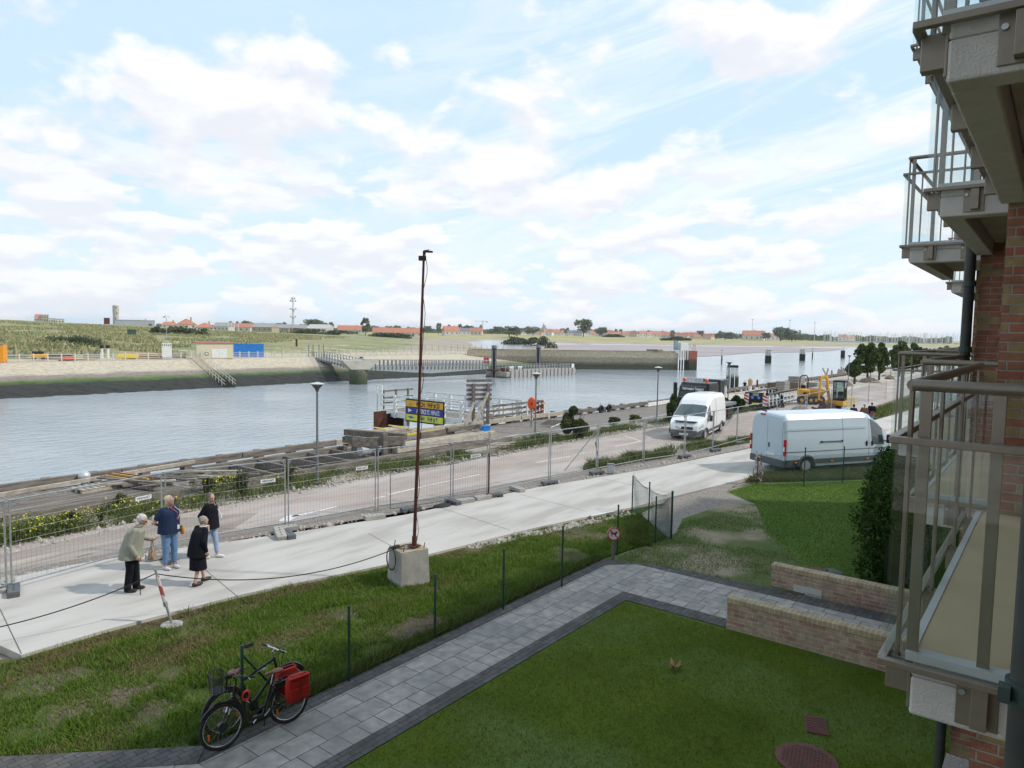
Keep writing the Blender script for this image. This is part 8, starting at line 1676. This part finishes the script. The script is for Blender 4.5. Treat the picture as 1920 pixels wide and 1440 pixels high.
MB().tube([hv(-.02, -.08, -.14), V3(.17, .05, 1.2)*k, V3(.06, .26, .93)*k], .008, 6).build('bag_strap', m_orange, t)
b_ = thing('shoulder_bag', p+Matrix.Rotation(t.rotation_euler.z, 3, 'Z') @ (V3(.10, .27, .86)*k), t.rotation_euler.z, 'small mustard yellow shoulder bag at the hip of the person in the navy T-shirt', 'handbag'); MB().ell((0, 0, 0), (.075, .045, .11), 12, 8).build('bag', mat('mustard', (.62, .30, .03), .6), b_, smooth=True); MB().tube([(-.05, .0, .08), (0, -.02, .12), (.05, 0, .08)], .008, 5).build('clasp', m_bronze, b_)
# old lady in dark suit, back to us, walking right
p = at(371, 1096)
t, hv, arms, k = person(p, heading(p, 2.15), 1.53, 'small grey-haired person in a black jacket and knee-length skirt, seen from behind', dict(stoop=.35, fat=1.14, head=(-.25, .05), feet=((.20, .08), (-.12, .08)), hair=m_grey2, hair_long=.5,
    arms=(((.06, .25, 1.12), (.12, .25, .86)), ((.0, -.25, 1.12), (.08, -.26, .86))), top=(m_dark, .72, .045, 'jacket'), skirt=(m_dark, .40), shoes=m_bsh))
MB().tube([hv(-.02, 0, -.13)+V3(math.cos(a)*.07, math.sin(a)*.08, 0) for a in np.linspace(0, 6.28, 12, endpoint=False)], .012, 6, closed=True).build('white_collar', m_white, t)
# woman with black cardigan
p = at(394, 1046)
t, hv, arms, k = person(p, heading(p, 1.05), 1.62, 'short grey-haired person in a black cardigan and light blue jeans glancing back', dict(fat=1.15, head=(-.55, .0), feet=((.14, .08), (-.14, .08)), hair=m_sgrey, hair_long=.2,
    arms=(((-.05, .25, 1.14), (.05, .24, .90)), ((-.12, -.25, 1.16), (-.02, -.22, .92))), top=(m_dark, .80, .05, 'cardigan'), legs=(m_jean2, 'jeans', .80, .072, .058), shoes=m_wsh))
MB().ell(V3(.10, .03, 1.10)*k, (.115*k, .13*k, .26*k), 12, 9).build('blue_shirt', m_navy, t, smooth=True); MB().tube([hv(.03, .05, -.14), V3(.20, .05, 1.28)*k, V3(.28, .06, 1.16)*k], .007, 5).build('lanyard', m_white, t); MB().box(V3(.29, .06, 1.12)*k, (.01, .09, .11), rz=.3).build('badge', m_white, t)
MB().tube([hv(-.02, .06, -.13), V3(.02, -.22, 1.1)*k, V3(.02, -.24, .92)*k], .007, 5).build('bag_strap', m_pink, t)
b_ = thing('beige_handbag', p+Matrix.Rotation(t.rotation_euler.z, 3, 'Z') @ (V3(.0, -.26, .86)*k), t.rotation_euler.z, 'beige flap handbag hanging at the side of the person in the black cardigan', 'handbag'); MB().box((0, 0, 0), (.25, .07, .17)).build('bag', m_pink, b_, bevel=.02); MB().box((0, -.04, .04), (.25, .012, .09)).build('flap', m_pink, b_, bevel=.005)
# group walking away on the footpath and the two workers
walk = dict(feet=((.14, .09), (-.14, .09)), arms=(((-.02, .26, 1.14), (.08, .25, .90)), ((-.05, -.26, 1.14), (.02, -.25, .90))))
m_wshirt = mat('pale_shirt', (.6, .6, .66), .9); m_brown = mat('brown_coat', (.17, .10, .075), .9); m_redc = mat('red_cloth2', (.4, .06, .05), .9)
for (px, py, ty, lab, kw) in ((1582, 801, 757.5, 'white-haired person in a pale shirt walking away, leftmost of the group of four', dict(hair=m_grey, top=(m_wshirt, .84, .03, 'shirt'), legs=(m_dark, 'trousers', .95, .075, .07), male=True)),
        (1599, 801, 758, 'dark-haired person in navy with a red bag, second of the walking group', dict(hair=mat('brown_hair', (.05, .03, .02), .8), hair_long=.8, top=(m_navy, .84, .03, 'jumper'), legs=(m_dark, 'trousers', .95, .075, .07))),
        (1619, 800, 757.5, 'grey-haired person in a brown coat, third of the walking group', dict(hair=m_grey2, top=(m_brown, .70, .05, 'coat'), legs=(m_dark, 'trousers', .95, .075, .07))),
        (1633, 796, 754.5, 'person in a black jumper and jeans with a brown bag, rightmost of the walking group', dict(hair=m_sgrey, male=True, top=(m_dark, .84, .03, 'jumper'), legs=(m_jean, 'jeans', .95, .075, .065)))):
    p = at(px, py); H_ = HT(p, ty); P = dict(walk); P.update(kw); P['shoes'] = m_bsh; P['fat'] = 1.12; t, hv, arms, k = person(p, random.uniform(-.2, .1), H_, lab, P)
    if 'red bag' in lab: b_ = thing('red_bag', p+V3(0, -.28, .95*k), 0, 'red shoulder bag of the dark-haired walker', 'bag'); MB().ell((0, 0, 0), (.16, .07, .20), 10, 8).build('bag', m_redc, b_, smooth=True); MB().tube([(0, 0, .15), (0, .1, .45)], .012, 5).build('strap', m_redc, b_)
    if 'brown bag' in lab: b_ = thing('brown_bag', p+V3(-.15, -.1, .92*k), 0, 'red-brown bag carried on the back of the walker in the black jumper', 'bag'); MB().box((0, 0, 0), (.10, .28, .2)).build('bag', mat('redbrown', (.30, .08, .04), .7), b_, bevel=.03); MB().tube([(0, 0, .1), (.05, .1, .5)], .012, 5).build('strap', m_bsh, b_)
p = at(1349, 738, -.1); p = at(1396, 734, -.25); H_ = HT(p, 714); person(p, heading(p, 2.7), min(H_, 1.85), 'worker in black standing at the quay edge beside the green bush, hands on hips', dict(male=True, feet=((.0, .12), (.0, .12)), hair=m_sgrey, arms=(((-.06, .34, 1.18), (.06, .20, 1.02)), ((-.06, -.34, 1.18), (.06, -.20, 1.02))), top=(m_dark, .84, .02, 'tshirt'), sleeve=.6, legs=(m_dark, 'trousers', .95, .075, .07), shoes=m_bsh))
p = at(1464, 764, -.1); H_ = min(HT(p, 725.5)*1.0, 1.9); t, hv, arms, k = person(p, heading(p, -1.9), H_, 'worker in dark overalls leaning over the side of the low-loader trailer', dict(male=True, stoop=1.5, head=(0, -.3), feet=((-.12, .10), (-.22, .10)), hair=m_sgrey, arms=(((.34, .22, 1.12), (.52, .18, 1.05)), ((.34, -.22, 1.12), (.52, -.18, 1.05))), top=(mat('work_navy', (.02, .022, .045), .9), .84, .02, 'jacket'), legs=(mat('work_navy', (.02, .022, .045), .9), 'trousers', .95, .08, .07), shoes=m_bsh))
MB().box(V3(.10, 0, 1.40)*k, (.12, .16, .02)).build('back_print', m_redc, t)
# ================================================================== bicycles leaning on the green post
m_fr = mat('bike_black', (.012, .012, .013), .35, coat=.3); m_chr = mat('chrome', (.6, .6, .6), .22, metal=.9); m_sad = mat('saddle_brown', (.22, .08, .05), .6); m_refl = mat('orange_reflector', (.85, .2, .02), .3)
m_pan = mat('pannier_red', (.42, .022, .014), .75, col2=(.34, .018, .012), sc=7)
def wheel(t, x, R_, nm='wheel', tyre=.024, reflect=True, hubr=.03):
    w = MB().tube([(x+math.cos(a)*R_, 0, R_+.02+math.sin(a)*R_) for a in np.linspace(0, 2*math.pi, 44, endpoint=False)], tyre, 8, closed=True).build(nm, m_tyre, t, smooth=True)
    MB().tube([(x+math.cos(a)*(R_-.035), 0, R_+.02+math.sin(a)*(R_-.035)) for a in np.linspace(0, 2*math.pi, 44, endpoint=False)], .011, 6, closed=True).build('rim', m_chr, w, smooth=True)
    s = MB(); c = Vector((x, 0, R_+.02))
    for k in range(28):
        a = 2*math.pi*k/28; o = .04 if k % 2 else -.04; s.tube([c+Vector((math.cos(a+.3)*hubr*.8, o, math.sin(a+.3)*hubr*.8)), c+Vector((math.cos(a)*(R_-.035), 0, math.sin(a)*(R_-.035)))], .0016, 3, cap=False)
    s.build('spokes', m_chr, w, fixn=False)
    MB().lathe([(hubr*.6, -.05), (hubr, -.04), (hubr, .04), (hubr*.6, .05)], c, 16, 'Y').build('hub', m_fr, w, smooth=True)
    if reflect: MB().box(c+Vector((R_*.62, .0, -.10)), (.03, .012, .09)).build('reflector', m_refl, w)
    return w
def bike(loc, rz, lean, label, step=True, basket=True, panniers=True):
    t = thing('bicycle', loc, rz, label, 'bicycle'); t.rotation_euler = (lean, 0, rz); R_ = .335; f, r = .56, -.56     # +x is forward
    wheel(t, f, R_, hubr=.075 if step else .03); wheel(t, r, R_)
    bb = Vector((-.10, 0, .30)); hd0, hd1 = Vector((.38, 0, .72)), Vector((.33, 0, .90)); fork = Vector((f, 0, R_+.02)); st = Vector((-.26, 0, .74)); ax = Vector((r, 0, R_+.02))
    fr = MB()
    if step:
        fr.tube([hd0+Vector((0, 0, .06)), (.22, 0, .48), (.08, 0, .30), bb], .032, 10); fr.tube([hd1, (.16, 0, .66), (-.04, 0, .42), (-.17, 0, .44)], .018, 8)
    else:
        fr.tube([hd0, bb], .026, 8); fr.tube([hd1, (-.24, 0, .74)], .024, 8)
    fr.tube([bb, st], .019, 8); fr.tube([hd0-Vector((0, 0, .02)), hd1+Vector((0, 0, .03))], .024, 8)
    for s_ in (-.05, .05): fr.tube([bb+Vector((0, s_*.6, 0)), ax+Vector((0, s_, 0))], .010, 6); fr.tube([st+Vector((0, s_*.3, -.04)), ax+Vector((0, s_, 0))], .009, 6)
    fr.build('frame', m_fr, t, smooth=True)
    fk = MB(); fk.tube([hd0, hd0+Vector((.04, 0, -.08))], .022, 8)
    for s_ in (-.05, .05): fk.tube([hd0+Vector((.04, s_, -.06)), hd0+Vector((.09, s_, -.2)), fork+Vector((0, s_, 0))], [.017, .017, .012], 7)
    fk.build('fork', m_fr, t, smooth=True); cr = MB()
    for s_ in (-.05, .05): cr.tube([hd0+Vector((.055, s_, -.10)), hd0+Vector((.085, s_, -.19))], .019, 7)
    cr.build('fork_stanchion', m_chr, t)
    MB().tube([hd1, hd1+Vector((-.02, 0, .12)), hd1+Vector((.04, 0, .17))], .014, 8).build('stem', m_chr if not step else m_fr, t)
    hb = MB(); c = hd1+Vector((.02 if not step else -.02, 0, .17)); bar = [c+Vector((-.16, .30, .02)), c+Vector((-.06, .22, .03)), c, c+Vector((-.06, -.22, .03)), c+Vector((-.16, -.30, .02))] if step else [c+Vector((-.03, .31, .01)), c, c+Vector((-.03, -.31, .01))]
    hb.tube(bar, .013, 8); hb.build('handlebar', m_chr if not step else m_fr, t, smooth=True)
    for s_ in (0, -1): a, b2 = Vector(bar[s_]), Vector(bar[1 if s_ == 0 else -2]); MB().tube([a, a.lerp(b2, .42 if not step else .8)], .018, 8).build('grip', m_blk, t); MB().tube([a.lerp(b2, .5)+Vector((.03, 0, 0)), a+Vector((.07, 0, -.02))], .006, 5).build('brake_lever', m_chr, t)
    MB().tube([st, st+Vector((-.045, 0, .16))], .013, 8).build('seat_post', m_chr, t); sd = MB(); sc = st+Vector((-.05, 0, .19)); sd.ell(sc+Vector((-.07, 0, 0)), (.10, .085, .035), 12, 8); sd.ell(sc+Vector((.05, 0, .0)), (.12, .035, .028), 12, 8); remesh(sd.build('saddle', m_sad if True else m_blk, t, fixn=False), .008, 2)
    MB().lathe([(0, .035), (.085, .035), (.085, .045), (0, .045)], bb+Vector((0, -.09, 0)), 24, 'Y').build('chainring', m_fr, t); ck = MB(); ck.tube([bb+Vector((0, -.07, 0)), bb+Vector((.12, -.08, -.12))], .012, 6); ck.tube([bb+Vector((0, .07, 0)), bb+Vector((-.12, .08, .12))], .012, 6); ck.build('crank', m_chr, t)
    MB().box(bb+Vector((.12, -.13, -.12)), (.09, .09, .022)).build('pedal', m_blk, t); MB().box(bb+Vector((-.12, .13, .12)), (.09, .09, .022)).build('pedal', m_blk, t); MB().tube([bb+Vector((-.05, -.06, .0)), bb+Vector((-.10, -.16, -.27))], .010, 6).build('kickstand', m_fr, t)
    for xx, a0, a1 in ((f, .55, 2.5), (r, .35, 3.3)):
        pts = [(xx+math.cos(a)*(R_+.04), 0, R_+.02+math.sin(a)*(R_+.04)) for a in np.linspace(a0, a1, 14)]; MB().tube(pts, .024, 6).build('mudguard', m_fr, t, smooth=True)
    if step:
        MB().box(st+Vector((-.10, 0, -.13)), (.06, .08, .34)).build('battery', m_fr, t, bevel=.02)
        rk = MB(); 
        for s_ in (-.07, .07): rk.tube([(-.24, s_, .76), (-.78, s_, .76)], .007, 5); rk.tube([(-.70, s_, .76), ax+Vector((0, s_*.8, 0))], .006, 5)
        for q in range(4): rk.tube([(-.32-q*.13, -.07, .76), (-.32-q*.13, .07, .76)], .006, 5)
        rk.build('carrier', m_fr, t)
    cab = MB()
    for s_ in (.12, -.12): cab.tube([c+Vector((.0, s_, .0)), c+Vector((.12, s_*.7, -.03)), hd0+Vector((.06, s_*.2, .02)), hd0+Vector((.06, .03, -.15))], .005, 5)
    cab.build('cable', m_blk, t)
    if not step: MB().box((.06, 0, .80), (.22, .04, .012)).build('decal', m_white, t)
    return t
fw_, rw_ = G(418, 1405, 0), G(543, 1354, 0); db = (fw_-rw_); rzb_ = math.atan2(db.y, db.x); mb_ = (fw_+rw_)/2; s1_ = db.xy.length/1.12
b1 = bike(mb_, rzb_, .06, 'black step-through electric bicycle with front basket and red panniers beside the path'); b1.scale = (s1_,)*3
M1 = Matrix.Translation(mb_) @ Matrix.Rotation(rzb_, 4, 'Z') @ Matrix.Rotation(.06, 4, 'X') @ Matrix.Scale(s1_, 4)
def ontop(name, lab, cat, lp): o = thing(name, M1 @ Vector(lp), rzb_, lab, cat); o.scale = (s1_*(1.15 if cat == 'pannier' else 1),)*3; return o
bk = ontop('bicycle_basket', 'black wire basket on the front of the step-through bicycle', 'basket', (.60, 0, .94)); b = MB(); n = 40
for k in range(n):
    a = 2*math.pi*k/n; ca, sa = abs(math.cos(a))**.5*math.copysign(1, math.cos(a)), abs(math.sin(a))**.5*math.copysign(1, math.sin(a)); b.tube([(ca*.10, sa*.13, 0), (ca*.12, sa*.16, .27)], .0036, 3, cap=False)
for z in np.linspace(0, .27, 14):
    q_ = z/.27; b.tube([(abs(math.cos(a))**.5*math.copysign(1, math.cos(a))*(.10+.02*q_), abs(math.sin(a))**.5*math.copysign(1, math.sin(a))*(.13+.03*q_), z) for a in np.linspace(0, 2*math.pi, 24, endpoint=False)], .0022, 3, closed=True)
b.build('wire_mesh', m_fr, bk, fixn=False); MB().tube([(abs(math.cos(a))**.5*math.copysign(1, math.cos(a))*.12, abs(math.sin(a))**.5*math.copysign(1, math.sin(a))*.16, .27) for a in np.linspace(0, 2*math.pi, 24, endpoint=False)], .006, 5, closed=True).build('rim', m_fr, bk); MB().b2((-.10, -.13, 0), (.10, .13, .006)).build('bottom', m_fr, bk); MB().box((-.16, 0, .16), (.10, .05, .05)).build('mount', m_blk, bk)
for s_, lab in ((1, 'big red pannier bag on the near side of the step-through bicycle'), (-1, 'red pannier bag on the far side of the step-through bicycle')):
    pn = ontop('pannier', lab, 'pannier', (-.62, s_*.18, .42)); R = []
    for z, a_, b_2 in ((0, .13, .05), (.03, .17, .07), (.20, .18, .075), (.33, .16, .065), (.37, .13, .05)): R.append([(math.copysign(abs(math.cos(a))**.45, math.cos(a))*a_, math.copysign(abs(math.sin(a))**.45, math.sin(a))*b_2, z) for a in np.linspace(0, 2*math.pi, 24, endpoint=False)])
    MB().rings(R).build('bag', m_pan, pn, smooth=True, ang=60); MB().box((0, s_*.078, .12), (.30, .02, .17)).build('pocket', m_pan, pn, bevel=.008); MB().box((0, s_*.035-.0, .355), (.32, .10, .03)).build('flap', m_pan, pn, bevel=.012); MB().b2((-.02, s_*.088-.004, .06), (.02, s_*.088+.004, .3)).build('strap', mat('pannier_dark', (.25, .012, .01), .7), pn)
ln = ontop('bicycle_lock', 'coiled bright red cable lock hanging on the step-through bicycle', 'lock', (.18, .05, .74)); b = MB()
for q in range(3): b.tube([(math.cos(a)*.06+q*.012, .02*q, math.sin(a)*.075) for a in np.linspace(0, 2*math.pi, 16, endpoint=False)], .010, 6, closed=True)
b.build('cable', mat('lock_red', (.75, .03, .02), .4), ln); MB().box((-.05, 0, -.07), (.06, .03, .03)).build('lock_body', m_blk, ln)
# second bicycle behind, pointing the other way
p2 = mb_+Vector((-math.sin(rzb_), math.cos(rzb_), 0))*(-.42 if (Vector((-math.sin(rzb_), math.cos(rzb_), 0))).dot(-mb_) > 0 else .42)
b2_ = bike(p2+Vector((.0, 0, -.04))-Vector((math.cos(rzb_), math.sin(rzb_), 0))*.22, rzb_+math.pi+.08, -.08, 'black diamond-frame bicycle with chrome handlebar standing behind the step-through one', step=False); b2_.scale = (s1_*1.03,)*3
# ================================================================== the air over the estuary
hz_ = MB().b2((-400, -6500, -7), (9300, 7500, 60)).build('haze', bpy.data.materials.new('haze_air'))
hm = hz_.data.materials[0]; hm.use_nodes = True; n_ = hm.node_tree.nodes; n_.clear(); o_ = n_.new('ShaderNodeOutputMaterial'); v_ = n_.new('ShaderNodeVolumePrincipled')
v_.inputs['Color'].default_value = (.86, .91, 1, 1); v_.inputs['Density'].default_value = .00008; v_.inputs['Anisotropy'].default_value = .2; hm.node_tree.links.new(v_.outputs[0], o_.inputs['Volume'])
tag(hz_, kind='stuff')
